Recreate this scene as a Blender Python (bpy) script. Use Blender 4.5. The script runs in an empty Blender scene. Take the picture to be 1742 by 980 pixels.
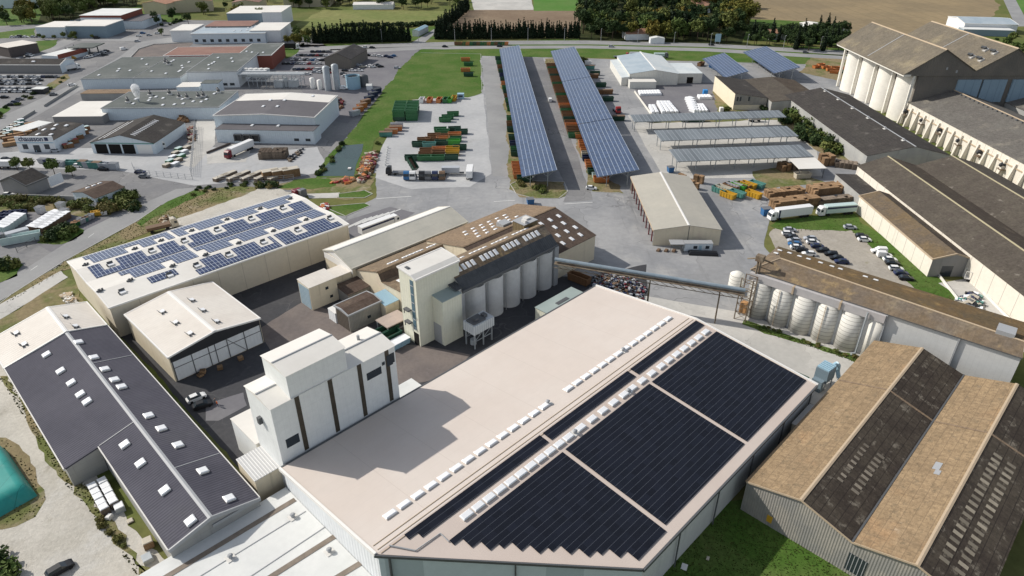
import bpy, bmesh, math, random
from mathutils import Vector, Matrix
R = math.radians
SC = bpy.context.scene
COL = SC.collection
# ------------------------------------------------------------------ camera, sky, sun, exposure
F, CX, CY, CAMH = 1162.0, 871.0, 490.0, 100.0
TH = math.atan(685.0 / 1162.0)
cd = bpy.data.cameras.new('camera'); cam = bpy.data.objects.new('camera', cd); COL.objects.link(cam)
cd.sensor_width = 36.0; cd.lens = 36.0 * F / 1742.0
cd.clip_start = 1.0; cd.clip_end = 9000.0
cam.location = (0, 0, CAMH); cam.rotation_euler = (math.pi / 2 - TH, 0, 0)
SC.camera = cam
SUN_EL = R(36.5); SUN_DIR = (-0.947, 0.321)          # horizontal direction towards the sun
w = bpy.data.worlds.new('World'); SC.world = w; w.use_nodes = True
wn = w.node_tree; bg = wn.nodes['Background']
sky = wn.nodes.new('ShaderNodeTexSky'); sky.sky_type = 'NISHITA'; sky.sun_disc = False
sky.sun_elevation = SUN_EL; sky.sun_rotation = math.atan2(SUN_DIR[0], SUN_DIR[1])
sky.altitude = 150; sky.air_density = 1.0; sky.dust_density = 1.2; sky.ozone_density = 1.0
hs = wn.nodes.new('ShaderNodeHueSaturation'); hs.inputs['Saturation'].default_value = 0.5
wn.links.new(sky.outputs[0], hs.inputs['Color']); wn.links.new(hs.outputs[0], bg.inputs[0]); bg.inputs[1].default_value = 0.122
ld = bpy.data.lights.new('sun', 'SUN'); ld.energy = 3.75; ld.angle = R(0.55); ld.color = (1.0, 0.945, 0.865)
sun = bpy.data.objects.new('sun', ld); COL.objects.link(sun)
sd = Vector((SUN_DIR[0] * math.cos(SUN_EL), SUN_DIR[1] * math.cos(SUN_EL), math.sin(SUN_EL)))
sun.rotation_euler = sd.to_track_quat('Z', 'Y').to_euler(); sun.location = (-300, 150, 300)
VS = SC.view_settings
VS.view_transform = 'Standard'; VS.look = 'None'; VS.gamma = 1.0; VS.exposure = 0.13; VS.use_curve_mapping = False
SC.cycles.max_bounces = 5; SC.cycles.diffuse_bounces = 2; SC.cycles.glossy_bounces = 2
SC.cycles.volume_bounces = 3; SC.cycles.transmission_bounces = 2; SC.cycles.transparent_max_bounces = 4
rnd = random.Random(7)

# ------------------------------------------------------------------ helpers
def at(px, py, z=0.0):
    """the point at height z seen at this pixel of the photograph"""
    a = (px - CX) / F; b = -(py - CY) / F
    d = Vector((a, math.cos(TH) + b * math.sin(TH), -math.sin(TH) + b * math.cos(TH)))
    t = (z - CAMH) / d.z
    return Vector((0, 0, CAMH)) + d * t
def a2(px, py, z=0.0):
    p = at(px, py, z); return Vector((p.x, p.y))
def az_of(p, q):
    return math.degrees(math.atan2(q[0] - p[0], q[1] - p[1]))
def uv_az(az):
    a = R(az); return Vector((math.sin(a), math.cos(a))), Vector((-math.cos(a), math.sin(a)))
class Fr:
    """a plan frame: x along azimuth az, y to the left of it"""
    def __init__(s, o, az):
        s.o = Vector((o[0], o[1])); s.az = az; s.u, s.v = uv_az(az); s.rz = R(90 - az)
    def w(s, x, y): return s.o + s.u * x + s.v * y
    def l(s, p):
        d = Vector((p[0], p[1])) - s.o; return d.dot(s.u), d.dot(s.v)
    def px(s, px, py, z=0.0): return s.l(at(px, py, z))
class MB:
    def __init__(s): s.v = []; s.f = []; s.m = []
    def poly(s, pts, mat=0):
        n = len(s.v); s.v += [tuple(p) for p in pts]; s.f.append(tuple(range(n, n + len(pts)))); s.m.append(mat); return s
    def prism(s, pts, z0, z1, mat=0, mtop=None, cap=True):
        n = len(pts); k = len(s.v)
        s.v += [(p[0], p[1], z0) for p in pts] + [(p[0], p[1], z1) for p in pts]
        for i in range(n):
            j = (i + 1) % n; s.f.append((k + i, k + j, k + n + j, k + n + i)); s.m.append(mat)
        if cap:
            s.f.append(tuple(range(k + n, k + 2 * n))); s.m.append(mat if mtop is None else mtop)
            s.f.append(tuple(range(k + n - 1, k - 1, -1))); s.m.append(mat)
        return s
    def box(s, x0, x1, y0, y1, z0, z1, mat=0, mtop=None):
        return s.prism([(x0, y0), (x1, y0), (x1, y1), (x0, y1)], z0, z1, mat, mtop)
    def hexa(s, b, t, mat=0):
        k = len(s.v); s.v += [tuple(p) for p in b] + [tuple(p) for p in t]
        for q in ((3, 2, 1, 0), (4, 5, 6, 7), (0, 1, 5, 4), (1, 2, 6, 5), (2, 3, 7, 6), (3, 0, 4, 7)):
            s.f.append(tuple(k + i for i in q)); s.m.append(mat)
        return s
    def tube(s, p0, p1, r0, r1=None, n=8, mat=0, cap=True):
        p0 = Vector(p0); p1 = Vector(p1); r1 = r0 if r1 is None else r1
        d = (p1 - p0).normalized(); a = d.orthogonal().normalized(); b = d.cross(a); k = len(s.v)
        for p, r in ((p0, r0), (p1, r1)):
            for i in range(n):
                t = 2 * math.pi * i / n; s.v.append(tuple(p + (a * math.cos(t) + b * math.sin(t)) * r))
        for i in range(n):
            j = (i + 1) % n; s.f.append((k + i, k + j, k + n + j, k + n + i)); s.m.append(mat)
        if cap:
            s.f.append(tuple(range(k + n - 1, k - 1, -1))); s.m.append(mat)
            s.f.append(tuple(range(k + n, k + 2 * n))); s.m.append(mat)
        return s
    def lathe(s, prof, n=20, mat=0, c=(0, 0)):
        k = len(s.v); m = len(prof)
        for r, z in prof:
            for i in range(n):
                t = 2 * math.pi * i / n; s.v.append((c[0] + r * math.cos(t), c[1] + r * math.sin(t), z))
        for a in range(m - 1):
            for i in range(n):
                j = (i + 1) % n; s.f.append((k + a * n + i, k + a * n + j, k + (a + 1) * n + j, k + (a + 1) * n + i)); s.m.append(mat)
        s.f.append(tuple(k + (m - 1) * n + i for i in range(n))); s.m.append(mat)
        return s
    def mesh(s, name, mats, smooth=False):
        me = bpy.data.meshes.new(name); me.from_pydata(s.v, [], s.f)
        for m in mats: me.materials.append(m)
        me.polygons.foreach_set('material_index', s.m)
        bm = bmesh.new(); bm.from_mesh(me)
        bmesh.ops.recalc_face_normals(bm, faces=bm.faces); bm.to_mesh(me); bm.free()
        if smooth: me.polygons.foreach_set('use_smooth', [True] * len(me.polygons))
        me.update(); return me
    def build(s, name, mats, parent=None, loc=(0, 0, 0), rz=0.0, smooth=False, **kw):
        if not isinstance(mats, (list, tuple)): mats = [mats]
        return put(name, s.mesh(name, mats, smooth), parent, loc, rz, **kw)
def put(name, me, parent=None, loc=(0, 0, 0), rz=0.0, **kw):
    o = bpy.data.objects.new(name, me); COL.objects.link(o); o.parent = parent
    o.location = loc; o.rotation_euler = rz if isinstance(rz, (tuple, list)) else (0, 0, rz)
    if kw: tag(o, **kw)
    return o
def tag(o, label=None, cat=None, group=None, kind=None):
    if label: o['label'] = label
    if cat: o['category'] = cat
    if group: o['group'] = group
    if kind: o['kind'] = kind
    return o
def thing(name, label, cat, loc, rz=0.0, group=None):
    o = bpy.data.objects.new(name, None); COL.objects.link(o)
    o.location = (loc[0], loc[1], loc[2] if len(loc) > 2 else 0.0); o.rotation_euler = (0, 0, rz)
    o.empty_display_size = 0.5
    return tag(o, label, cat, group)
def dup(o, loc=None, rz=None, label=None, group=None, scale=None, kids=None):
    c = o.copy(); COL.objects.link(c)
    if loc is not None: c.location = (loc[0], loc[1], loc[2] if len(loc) > 2 else 0.0)
    if rz is not None: c.rotation_euler = (0, 0, rz)
    if label: c['label'] = label
    if group: c['group'] = group
    if scale: c.scale = (scale, scale, scale) if not isinstance(scale, (tuple, list)) else scale
    for ch in (o.children if kids is None else kids):
        d = ch.copy(); COL.objects.link(d); d.parent = c
        for g in ch.children:
            h = g.copy(); COL.objects.link(h); h.parent = d
    return c
_U = ['first', 'second', 'third', 'fourth', 'fifth', 'sixth', 'seventh', 'eighth', 'ninth']
ORD = _U + ['tenth', 'eleventh', 'twelfth', 'thirteenth', 'fourteenth', 'fifteenth', 'sixteenth', 'seventeenth', 'eighteenth', 'nineteenth']
for t_ in ('twent', 'thirt', 'fort', 'fift', 'sixt', 'sevent', 'eight', 'ninet'): ORD += [t_ + 'ieth'] + [t_ + 'y-' + u_ for u_ in _U]

# ------------------------------------------------------------------ materials
def nodes(name):
    m = bpy.data.materials.new(name); m.use_nodes = True; nt = m.node_tree
    return m, nt, nt.nodes['Principled BSDF']
def nd(nt, t, **kw):
    n = nt.nodes.new(t)
    for k, v in kw.items():
        setattr(n, k, v)
    return n
def lk(nt, a, b): nt.links.new(a, b)
def mth(nt, op, a, b=None, clamp=False):
    n = nt.nodes.new('ShaderNodeMath'); n.operation = op; n.use_clamp = clamp
    for i, x in enumerate((a, b)):
        if x is None: continue
        if isinstance(x, (int, float)): n.inputs[i].default_value = x
        else: lk(nt, x, n.inputs[i])
    return n.outputs[0]
def noise(nt, vec, sc, det=4.0, rough=0.6):
    n = nt.nodes.new('ShaderNodeTexNoise'); n.inputs['Scale'].default_value = sc
    n.inputs['Detail'].default_value = det; n.inputs['Roughness'].default_value = rough
    lk(nt, vec, n.inputs['Vector']); return n.outputs[0]
def ramp(nt, fac, lo, hi):
    n = nt.nodes.new('ShaderNodeMapRange'); n.inputs[1].default_value = lo; n.inputs[2].default_value = hi
    n.interpolation_type = 'SMOOTHSTEP'; lk(nt, fac, n.inputs[0]); return n.outputs[0]
def mix(nt, fac, a, b, bt='MIX'):
    n = nt.nodes.new('ShaderNodeMix'); n.data_type = 'RGBA'; n.blend_type = bt
    if isinstance(fac, (int, float)): n.inputs[0].default_value = fac
    else: lk(nt, fac, n.inputs[0])
    for i, x in ((6, a), (7, b)):
        if isinstance(x, (tuple, list)): n.inputs[i].default_value = (x[0], x[1], x[2], 1)
        else: lk(nt, x, n.inputs[i])
    return n.outputs[2]
def objvec(nt, stretch=None):
    t = nt.nodes.new('ShaderNodeTexCoord'); v = t.outputs['Object']
    if stretch:
        mp = nt.nodes.new('ShaderNodeMapping'); mp.inputs['Scale'].default_value = stretch; lk(nt, v, mp.inputs[0]); v = mp.outputs[0]
    return v
def axis(nt, v, ax):
    s = nt.nodes.new('ShaderNodeSeparateXYZ'); lk(nt, v, s.inputs[0])
    if ax == 'x': return s.outputs[0]
    if ax == 'y': return s.outputs[1]
    if ax == 'z': return s.outputs[2]
    return mth(nt, 'ADD', s.outputs[0], s.outputs[1])
def lines(nt, c, pitch, wdt, off=0.0):
    """1 on lines of width wdt every pitch metres along coordinate c"""
    q = mth(nt, 'DIVIDE', c, pitch)
    if off: q = mth(nt, 'ADD', q, off)
    fr = mth(nt, 'FRACT', q); return mth(nt, 'LESS_THAN', fr, wdt / pitch)
def cellrnd(nt, c1, p1, c2=None, p2=1.0):
    a = mth(nt, 'FLOOR', mth(nt, 'DIVIDE', c1, p1)); cx = nt.nodes.new('ShaderNodeCombineXYZ'); lk(nt, a, cx.inputs[0])
    if c2 is not None: lk(nt, mth(nt, 'FLOOR', mth(nt, 'DIVIDE', c2, p2)), cx.inputs[1])
    wn_ = nt.nodes.new('ShaderNodeTexWhiteNoise'); wn_.noise_dimensions = '3D'; lk(nt, cx.outputs[0], wn_.inputs[0]); return wn_.outputs[0]
def surf(name, col, col2=None, sc=0.12, lo=0.35, hi=0.65, fine=1.5, famt=0.16, rough=0.85, spec=0.25, metal=0.0, ribs=None, grid=(), stains=(),
         streak=None, cells=None, cracks=None, streaks=None, bump=0.0, rnd_obj=0.0):
    """weathered surface: two colours in large patches, finer mottling, stains, sheet joints, bumped ribs"""
    m, nt, b = nodes(name); v = objvec(nt)
    c = mix(nt, ramp(nt, noise(nt, v, sc), lo, hi), col, col2) if col2 else mix(nt, 0.0, col, col)
    if cells:
        p1, p2, amt = cells
        r = cellrnd(nt, axis(nt, v, 'x'), p1, axis(nt, v, 'y'), p2)
        c = mix(nt, mth(nt, 'MULTIPLY', r, amt), c, tuple(x * 0.35 for x in col))
    for (sc_, scale, l_, h_, amt) in stains:
        vv = objvec(nt, scale) if isinstance(scale, (tuple, list)) else v
        f = ramp(nt, noise(nt, vv, 1.0 if isinstance(scale, (tuple, list)) else scale, 5.0, 0.65), l_, h_)
        c = mix(nt, mth(nt, 'MULTIPLY', f, amt), c, sc_)
    if famt:
        f = noise(nt, v, fine, 6.0, 0.7); g = nt.nodes.new('ShaderNodeMapRange')
        g.inputs[1].default_value = 0.25; g.inputs[2].default_value = 0.75; g.inputs[3].default_value = 1 - famt; g.inputs[4].default_value = 1 + famt
        lk(nt, f, g.inputs[0]); c = mix(nt, 1.0, c, g.outputs[0], 'MULTIPLY')
    for (ax, p, wd, gc, amt) in grid:
        c = mix(nt, mth(nt, 'MULTIPLY', lines(nt, axis(nt, v, ax), p, wd), amt), c, gc)
    if streaks:
        f = ramp(nt, noise(nt, objvec(nt, (2.6, 0.22, 0.22)), 1.0, 5.0, 0.7), .5, .72); c = mix(nt, mth(nt, 'MULTIPLY', f, streaks[1]), c, streaks[0])
        f = ramp(nt, noise(nt, v, 3.2, 4.0, 0.8), .54, .66); c = mix(nt, mth(nt, 'MULTIPLY', f, streaks[1] * .8), c, tuple(x * .8 for x in streaks[0]))
    if cracks:
        for (sc_, wd, cc, amt) in cracks:
            vo = nt.nodes.new('ShaderNodeTexVoronoi'); vo.feature = 'DISTANCE_TO_EDGE'; vo.inputs['Scale'].default_value = sc_
            wv = nt.nodes.new('ShaderNodeVectorMath'); wv.operation = 'ADD'; nn_ = nt.nodes.new('ShaderNodeTexNoise'); nn_.inputs['Scale'].default_value = sc_ * 3; lk(nt, v, nn_.inputs['Vector'])
            sv_ = nt.nodes.new('ShaderNodeVectorMath'); sv_.operation = 'SCALE'; sv_.inputs['Scale'].default_value = .5 / sc_; lk(nt, nn_.outputs[1], sv_.inputs[0]); lk(nt, v, wv.inputs[0]); lk(nt, sv_.outputs[0], wv.inputs[1]); lk(nt, wv.outputs[0], vo.inputs['Vector'])
            f = mth(nt, 'LESS_THAN', vo.outputs['Distance'], wd * sc_); f = mth(nt, 'MULTIPLY', f, ramp(nt, noise(nt, v, sc_ * .7), .4, .6)); c = mix(nt, mth(nt, 'MULTIPLY', f, amt), c, cc)
            r_ = nt.nodes.new('ShaderNodeTexVoronoi'); r_.inputs['Scale'].default_value = sc_; lk(nt, wv.outputs[0], r_.inputs['Vector']); c = mix(nt, mth(nt, 'MULTIPLY', ramp(nt, r_.outputs['Color'], .55, .6), .22), c, tuple(x * .6 for x in col))
    if rnd_obj:
        oi = nt.nodes.new('ShaderNodeObjectInfo'); g = nt.nodes.new('ShaderNodeMapRange')
        g.inputs[3].default_value = 1 - rnd_obj; g.inputs[4].default_value = 1 + rnd_obj
        lk(nt, oi.outputs['Random'], g.inputs[0]); c = mix(nt, 1.0, c, g.outputs[0], 'MULTIPLY')
    lk(nt, c, b.inputs['Base Color'])
    b.inputs['Roughness'].default_value = rough; b.inputs['Specular IOR Level'].default_value = spec; b.inputs['Metallic'].default_value = metal
    h = None
    if ribs:
        ax, p, dep = ribs
        h = mth(nt, 'MULTIPLY', mth(nt, 'SINE', mth(nt, 'MULTIPLY', axis(nt, v, ax), 2 * math.pi / p)), dep)
    if bump:
        q = mth(nt, 'MULTIPLY', noise(nt, v, fine * 1.3, 6.0, 0.7), bump); h = q if h is None else mth(nt, 'ADD', h, q)
    if h is not None:
        bp = nt.nodes.new('ShaderNodeBump'); bp.inputs['Strength'].default_value = 1.0; bp.inputs['Distance'].default_value = 1.0
        lk(nt, h, bp.inputs['Height']); lk(nt, bp.outputs[0], b.inputs['Normal'])
    return m
def paint(name, col, rough=0.45, spec=0.4, famt=0.08, metal=0.0, rnd_obj=0.0):
    return surf(name, col, fine=2.5, famt=famt, rough=rough, spec=spec, metal=metal, rnd_obj=rnd_obj)
def pv_mat(name, cell, frame, px_, py_, wx, wy, sub=None, rough=0.22, spec=0.5, dust=0.03):
    """photovoltaic glass: module frames every px_ by py_ metres"""
    m, nt, b = nodes(name); v = objvec(nt); X = axis(nt, v, 'x'); Y = axis(nt, v, 'y')
    r = cellrnd(nt, X, px_, Y, py_)
    c = mix(nt, r, tuple(x * 0.8 for x in cell), tuple(x * 1.25 for x in cell))
    if sub: c = mix(nt, mth(nt, 'MULTIPLY', lines(nt, X, sub, sub * 0.12), 0.35), c, frame)
    if wx: c = mix(nt, mth(nt, 'MULTIPLY', lines(nt, X, px_, wx), 0.9), c, frame)
    if wy: c = mix(nt, mth(nt, 'MULTIPLY', lines(nt, Y, py_, wy), 0.9), c, frame)
    c = mix(nt, mth(nt, 'MULTIPLY', ramp(nt, noise(nt, v, 0.07), 0.4, 0.75), dust), c, (0.35, 0.36, 0.38))
    lk(nt, c, b.inputs['Base Color']); b.inputs['Roughness'].default_value = rough; b.inputs['Specular IOR Level'].default_value = spec
    return m
def leaf_mat(name, a, b_, c_=None):
    m, nt, b = nodes(name); v = objvec(nt)
    oi = nt.nodes.new('ShaderNodeObjectInfo')
    f = noise(nt, v, 0.55, 3.0); c = mix(nt, ramp(nt, f, 0.35, 0.65), a, b_)
    c = mix(nt, mth(nt, 'MULTIPLY', oi.outputs['Random'], 0.8), c, c_ or tuple(x * 0.6 for x in a))
    g = nt.nodes.new('ShaderNodeMapRange'); g.inputs[3].default_value = 0.7; g.inputs[4].default_value = 1.35
    lk(nt, noise(nt, v, 3.0, 3.0), g.inputs[0]); c = mix(nt, 1.0, c, g.outputs[0], 'MULTIPLY')
    lk(nt, c, b.inputs['Base Color']); b.inputs['Roughness'].default_value = 0.75; b.inputs['Specular IOR Level'].default_value = 0.15
    return m
M = {}
# ground
M['field'] = surf('field grass', (0.10, 0.13, 0.035), (0.17, 0.16, 0.06), sc=0.012, fine=0.35, famt=0.25, rough=0.95, spec=0.1)
M['grass'] = surf('lush grass', (0.062, 0.126, 0.021), (0.105, 0.150, 0.040), sc=0.06, fine=0.9, famt=0.35, rough=0.95, spec=0.1, bump=0.1,
                  stains=(((0.17, 0.14, 0.07), 0.09, 0.58, 0.78, 0.7),))
M['drygrass'] = surf('dry grass', (0.25, 0.20, 0.115), (0.13, 0.15, 0.05), sc=0.07, lo=0.42, hi=0.62, fine=0.7, famt=0.3, rough=0.95, spec=0.1, bump=0.2,
                     stains=(((0.33, 0.28, 0.2), 0.12, 0.55, 0.7, 0.8),))
M['meadow'] = surf('pale meadow', (0.16, 0.19, 0.06), (0.22, 0.22, 0.085), sc=0.015, fine=0.2, famt=0.25, rough=0.95, spec=0.1)
M['brightfield'] = surf('young crop', (0.08, 0.19, 0.035), (0.11, 0.2, 0.05), sc=0.02, fine=0.2, famt=0.12, rough=0.95, spec=0.1)
M['plough'] = surf('ploughed earth', (0.20, 0.145, 0.10), (0.25, 0.19, 0.13), sc=0.02, fine=0.3, famt=0.15, rough=0.95, spec=0.1)
M['stubble'] = surf('stubble', (0.30, 0.23, 0.135), (0.235, 0.185, 0.115), sc=0.012, fine=0.15, famt=0.14, rough=0.95, spec=0.1,
                    grid=(('x', 14.0, 1.6, (0.21, 0.165, 0.10), 0.45),))
M['yard'] = surf('dusty asphalt', cracks=((0.035, 0.16, (0.15, 0.15, 0.155), 0.6),), col=(0.345, 0.345, 0.345), col2=(0.255, 0.26, 0.268), sc=0.035, fine=0.5, famt=0.13, rough=0.92, spec=0.2,
                 stains=(((0.43, 0.42, 0.40), 0.06, 0.52, 0.72, 0.7), ((0.17, 0.17, 0.175), (0.28, 0.018, 0.1), 0.56, 0.74, 0.5), ((0.2, 0.2, 0.205), (0.02, 0.3, 0.1), 0.58, 0.74, 0.45), ((0.42, 0.415, 0.40), (0.5, 0.03, 0.1), 0.6, 0.72, 0.5), ((0.2, 0.2, 0.205), 0.16, 0.62, 0.75, 0.5)))
M['asphalt'] = surf('worn asphalt', cracks=((0.05, 0.15, (0.1, 0.1, 0.105), 0.6),), col=(0.198, 0.198, 0.203), col2=(0.250, 0.246, 0.242), sc=0.05, fine=0.8, famt=0.13, rough=0.92, spec=0.2,
                    stains=(((0.14, 0.14, 0.145), 0.12, 0.58, 0.75, 0.5), ((0.33, 0.325, 0.32), (0.3, 0.02, 0.1), 0.56, 0.74, 0.5), ((0.13, 0.13, 0.135), (0.02, 0.3, 0.1), 0.58, 0.74, 0.5),))
M['road'] = surf('road asphalt', (0.31, 0.31, 0.305), (0.26, 0.26, 0.26), sc=0.05, fine=0.8, famt=0.1, rough=0.9, spec=0.2)
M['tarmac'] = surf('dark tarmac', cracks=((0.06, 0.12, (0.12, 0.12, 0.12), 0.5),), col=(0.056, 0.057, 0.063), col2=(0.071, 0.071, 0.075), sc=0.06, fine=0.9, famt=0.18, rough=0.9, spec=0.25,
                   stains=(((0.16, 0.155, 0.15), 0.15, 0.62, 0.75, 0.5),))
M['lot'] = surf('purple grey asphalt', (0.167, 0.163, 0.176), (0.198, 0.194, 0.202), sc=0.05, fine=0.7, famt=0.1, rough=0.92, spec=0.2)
M['concrete'] = surf('pale concrete', cracks=((0.09, 0.08, (0.3, 0.29, 0.27), 0.5),), col=(0.55, 0.53, 0.49), col2=(0.47, 0.46, 0.43), sc=0.05, fine=0.7, famt=0.1, rough=0.92, spec=0.2,
                     stains=(((0.36, 0.35, 0.33), 0.11, 0.58, 0.75, 0.6),))
M['hardstand'] = surf('crushed stone', (0.468, 0.468, 0.464), (0.387, 0.392, 0.396), sc=0.03, fine=0.5, famt=0.1, rough=0.95, spec=0.15,
                      stains=(((0.34, 0.335, 0.33), 0.08, 0.56, 0.74, 0.6),))
M['gravel'] = surf('gravel', (0.56, 0.53, 0.47), (0.45, 0.425, 0.37), sc=0.06, fine=1.2, famt=0.16, rough=0.95, spec=0.15,
                   stains=(((0.57, 0.56, 0.53), (0.05, 0.05, 0.05), 0.5, 0.7, 0.8), ((0.29, 0.265, 0.215), (0.18, 0.12, 0.1), 0.58, 0.72, 0.6), ((0.36, 0.25, 0.16), 0.06, 0.66, 0.74, 0.6)), bump=0.12)
M['mauve'] = surf('reddish worn concrete', (0.200, 0.170, 0.153), (0.157, 0.136, 0.128), sc=0.1, fine=0.9, famt=0.15, rough=0.92, spec=0.2,
                  stains=(((0.33, 0.31, 0.29), 0.13, 0.62, 0.75, 0.6),))
M['dirt'] = surf('bare earth', (0.27, 0.215, 0.155), (0.2, 0.165, 0.115), sc=0.1, fine=0.9, famt=0.2, rough=0.95, spec=0.1, bump=0.15)
M['water'] = surf('pond water', (0.030, 0.058, 0.056), (0.04, 0.075, 0.07), sc=0.03, fine=0.2, famt=0.08, rough=0.2, spec=0.22)
M['linew'] = paint('road paint', (0.62, 0.62, 0.6), 0.8, 0.2)
# walls
wl = lambda n, c, c2=None, **k: surf(n, c, c2, **dict(dict(fine=0.8, famt=0.07, rough=0.8, spec=0.25, sc=0.1), **k))
drip = lambda c, a=0.5: (c, (0.55, 0.55, 0.05), 0.55, 0.8, a)
M['w_cream'] = wl('cream precast wall', (0.66, 0.595, 0.475), grid=(('xy', 6.9, 0.14, (0.42, 0.37, 0.29), 0.8),), stains=(drip((0.5, 0.45, 0.36), .35),))
M['w_cream2'] = wl('cream painted wall', (0.70, 0.62, 0.47), stains=(drip((0.45, 0.39, 0.28), .6), ((0.62, 0.5, 0.4), 0.12, 0.55, 0.75, .5)))
M['w_cream3'] = wl('cream wall with pilaster joints', (0.72, 0.67, 0.58), grid=(('xy', 5.2, 0.2, (0.34, 0.31, 0.27), 0.8),), stains=(drip((0.45, 0.42, 0.36), .5),))
M['w_white'] = wl('white sheet wall', (0.74, 0.76, 0.77), stains=(drip((0.55, 0.56, 0.56), .4),), ribs=('xy', 0.9, 0.02))
M['w_tower'] = wl('white silo cladding', (0.77, 0.785, 0.77), stains=(drip((0.60, 0.62, 0.61), .6), ((0.55, 0.56, 0.54), (0.9, 0.9, 0.06), 0.64, 0.78, .5)), grid=(('xy', 1.15, 0.04, (0.6, 0.62, 0.62), 0.5), ('z', 6.2, 0.05, (0.6, 0.62, 0.62), 0.5)))
M['w_blue'] = wl('pale blue sheet wall', (0.62, 0.69, 0.735), ribs=('xy', 1.0, 0.02), stains=(drip((0.4, 0.45, 0.5), .4),))
M['w_bluegrey'] = wl('blue grey ribbed wall', (0.561, 0.634, 0.653), ribs=('xy', 0.55, 0.015), grid=(('xy', 0.55, 0.13, (0.366, 0.433, 0.451), 0.6),))
M['w_ribtan'] = wl('weathered fibre cement wall', (0.344, 0.320, 0.282), (0.266, 0.259, 0.243), sc=0.25, ribs=('xy', 0.45, 0.02), grid=(('xy', 0.45, 0.12, (0.212, 0.195, 0.172), 0.45),),
                   stains=(drip((0.188, 0.188, 0.188), .6),))
M['w_concrete'] = wl('raw concrete wall', (0.387, 0.383, 0.360), (0.324, 0.324, 0.315), sc=0.2, stains=(drip((0.234, 0.234, 0.225), .7),), grid=(('z', 1.4, 0.06, (0.270, 0.270, 0.261), 0.6),))
M['w_greyrib'] = wl('pale grey ribbed wall', (0.594, 0.594, 0.578), grid=(('xy', 1.1, 0.06, (0.479, 0.479, 0.475), 0.5), ('z', 2.0, 0.06, (0.495, 0.495, 0.487), 0.4)), stains=(drip((0.289, 0.298, 0.305), .4),))
M['w_dark'] = wl('dark brown cladding', (0.10, 0.085, 0.08), stains=(drip((0.06, 0.055, 0.05), .4),))
M['w_grey'] = wl('grey wall', (0.26, 0.255, 0.25), stains=(drip((0.18, 0.17, 0.16), .5),))
M['w_brick'] = wl('red brick', (0.26, 0.085, 0.06), grid=(('z', 0.8, 0.1, (0.2, 0.09, 0.07), 0.5),))
M['w_mint'] = wl('mint cream tower wall', (0.72, 0.71, 0.58), ribs=('xy', 0.8, 0.015), stains=(drip((0.58, 0.57, 0.42), .5), ((0.5, 0.5, 0.4), (0.3, 0.3, 0.08), 0.6, 0.8, .4)))
M['w_silo'] = surf('white banded silo concrete', (0.756, 0.734, 0.670), (0.626, 0.610, 0.562), sc=0.25, fine=1.0, famt=0.1, rough=0.85, spec=0.2,
                   grid=(('z', 1.1, 0.13, (0.292, 0.275, 0.243), 0.85),), stains=(drip((0.432, 0.410, 0.356), .6),))
M['w_silo2'] = surf('pale silo concrete', (0.62, 0.62, 0.61), (0.55, 0.55, 0.54), sc=0.2, fine=1.0, famt=0.07, rough=0.85, spec=0.2, stains=(drip((0.42, 0.42, 0.42), .5),))
M['w_silo3'] = surf('cream silo concrete', (0.80, 0.765, 0.69), (0.73, 0.70, 0.63), sc=0.2, fine=1.0, famt=0.06, rough=0.85, spec=0.2,
                    stains=(drip((0.52, 0.48, 0.41), .5),), grid=(('z', 3.0, 0.1, (0.55, 0.52, 0.46), 0.35),))
# roofs
M['r_pink'] = surf('pale pink membrane', (0.607, 0.535, 0.477), (0.628, 0.564, 0.509), sc=0.05, fine=0.35, famt=0.03, rough=0.8, spec=0.25,
                   grid=(('x', 10.5, 0.12, (0.525, 0.457, 0.404), 0.6), ('y', 2.1, 0.07, (0.541, 0.473, 0.420), 0.35)), stains=(((0.66, 0.58, 0.52), 0.08, 0.58, 0.8, .5), ((0.492, 0.433, 0.379), (0.09, 0.5, 0.1), 0.62, 0.8, .35), ((0.62, 0.56, 0.5), 0.5, 0.68, 0.76, .4)))
M['r_pink2'] = surf('pale pink membrane on the solar side', (0.577, 0.485, 0.420), (0.603, 0.516, 0.454), sc=0.05, fine=0.35, famt=0.03, rough=0.8, spec=0.25)
M['r_white'] = surf('white roof membrane', (0.75, 0.725, 0.67), (0.71, 0.68, 0.625), sc=0.08, fine=0.6, famt=0.04, rough=0.75, spec=0.25,
                    stains=(((0.62, 0.6, 0.55), 0.13, 0.62, 0.8, .4),))
M['r_warm'] = surf('warm white roof sheet', (0.70, 0.655, 0.59), (0.66, 0.61, 0.545), sc=0.09, fine=0.6, famt=0.05, rough=0.7, spec=0.3, ribs=('x', 0.9, 0.015))
M['r_low'] = surf('grey white slab roof', (0.72, 0.725, 0.70), (0.655, 0.665, 0.645), sc=0.1, fine=0.7, famt=0.05, rough=0.8, spec=0.2, stains=(((0.55, 0.55, 0.53), 0.2, 0.6, 0.75, .5),))
M['r_char'] = surf('charcoal ribbed roof', (0.074, 0.073, 0.092), (0.091, 0.089, 0.109), sc=0.06, fine=0.5, famt=0.1, rough=0.8, spec=0.12, ribs=('x', 0.62, 0.02),
                   grid=(('x', 0.62, 0.16, (0.048, 0.048, 0.060), 0.18),), stains=(((0.1, 0.1, 0.11), 0.07, 0.55, 0.75, .5),))
M['r_beige'] = surf('beige roof sheet', (0.450, 0.423, 0.360), (0.414, 0.392, 0.338), sc=0.08, fine=0.5, famt=0.06, rough=0.75, spec=0.3, ribs=('x', 0.8, 0.02),
                    stains=(((0.342, 0.324, 0.288), (0.03, 0.3, 0.1), 0.6, 0.8, .4),))
M['r_greybeige'] = surf('lichened beige roof', (0.48, 0.465, 0.40), (0.55, 0.525, 0.45), sc=0.1, fine=0.7, famt=0.07, rough=0.8, spec=0.2,
                        stains=(((0.36, 0.36, 0.32), (0.03, 0.4, 0.1), 0.55, 0.8, .5),))
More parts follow.
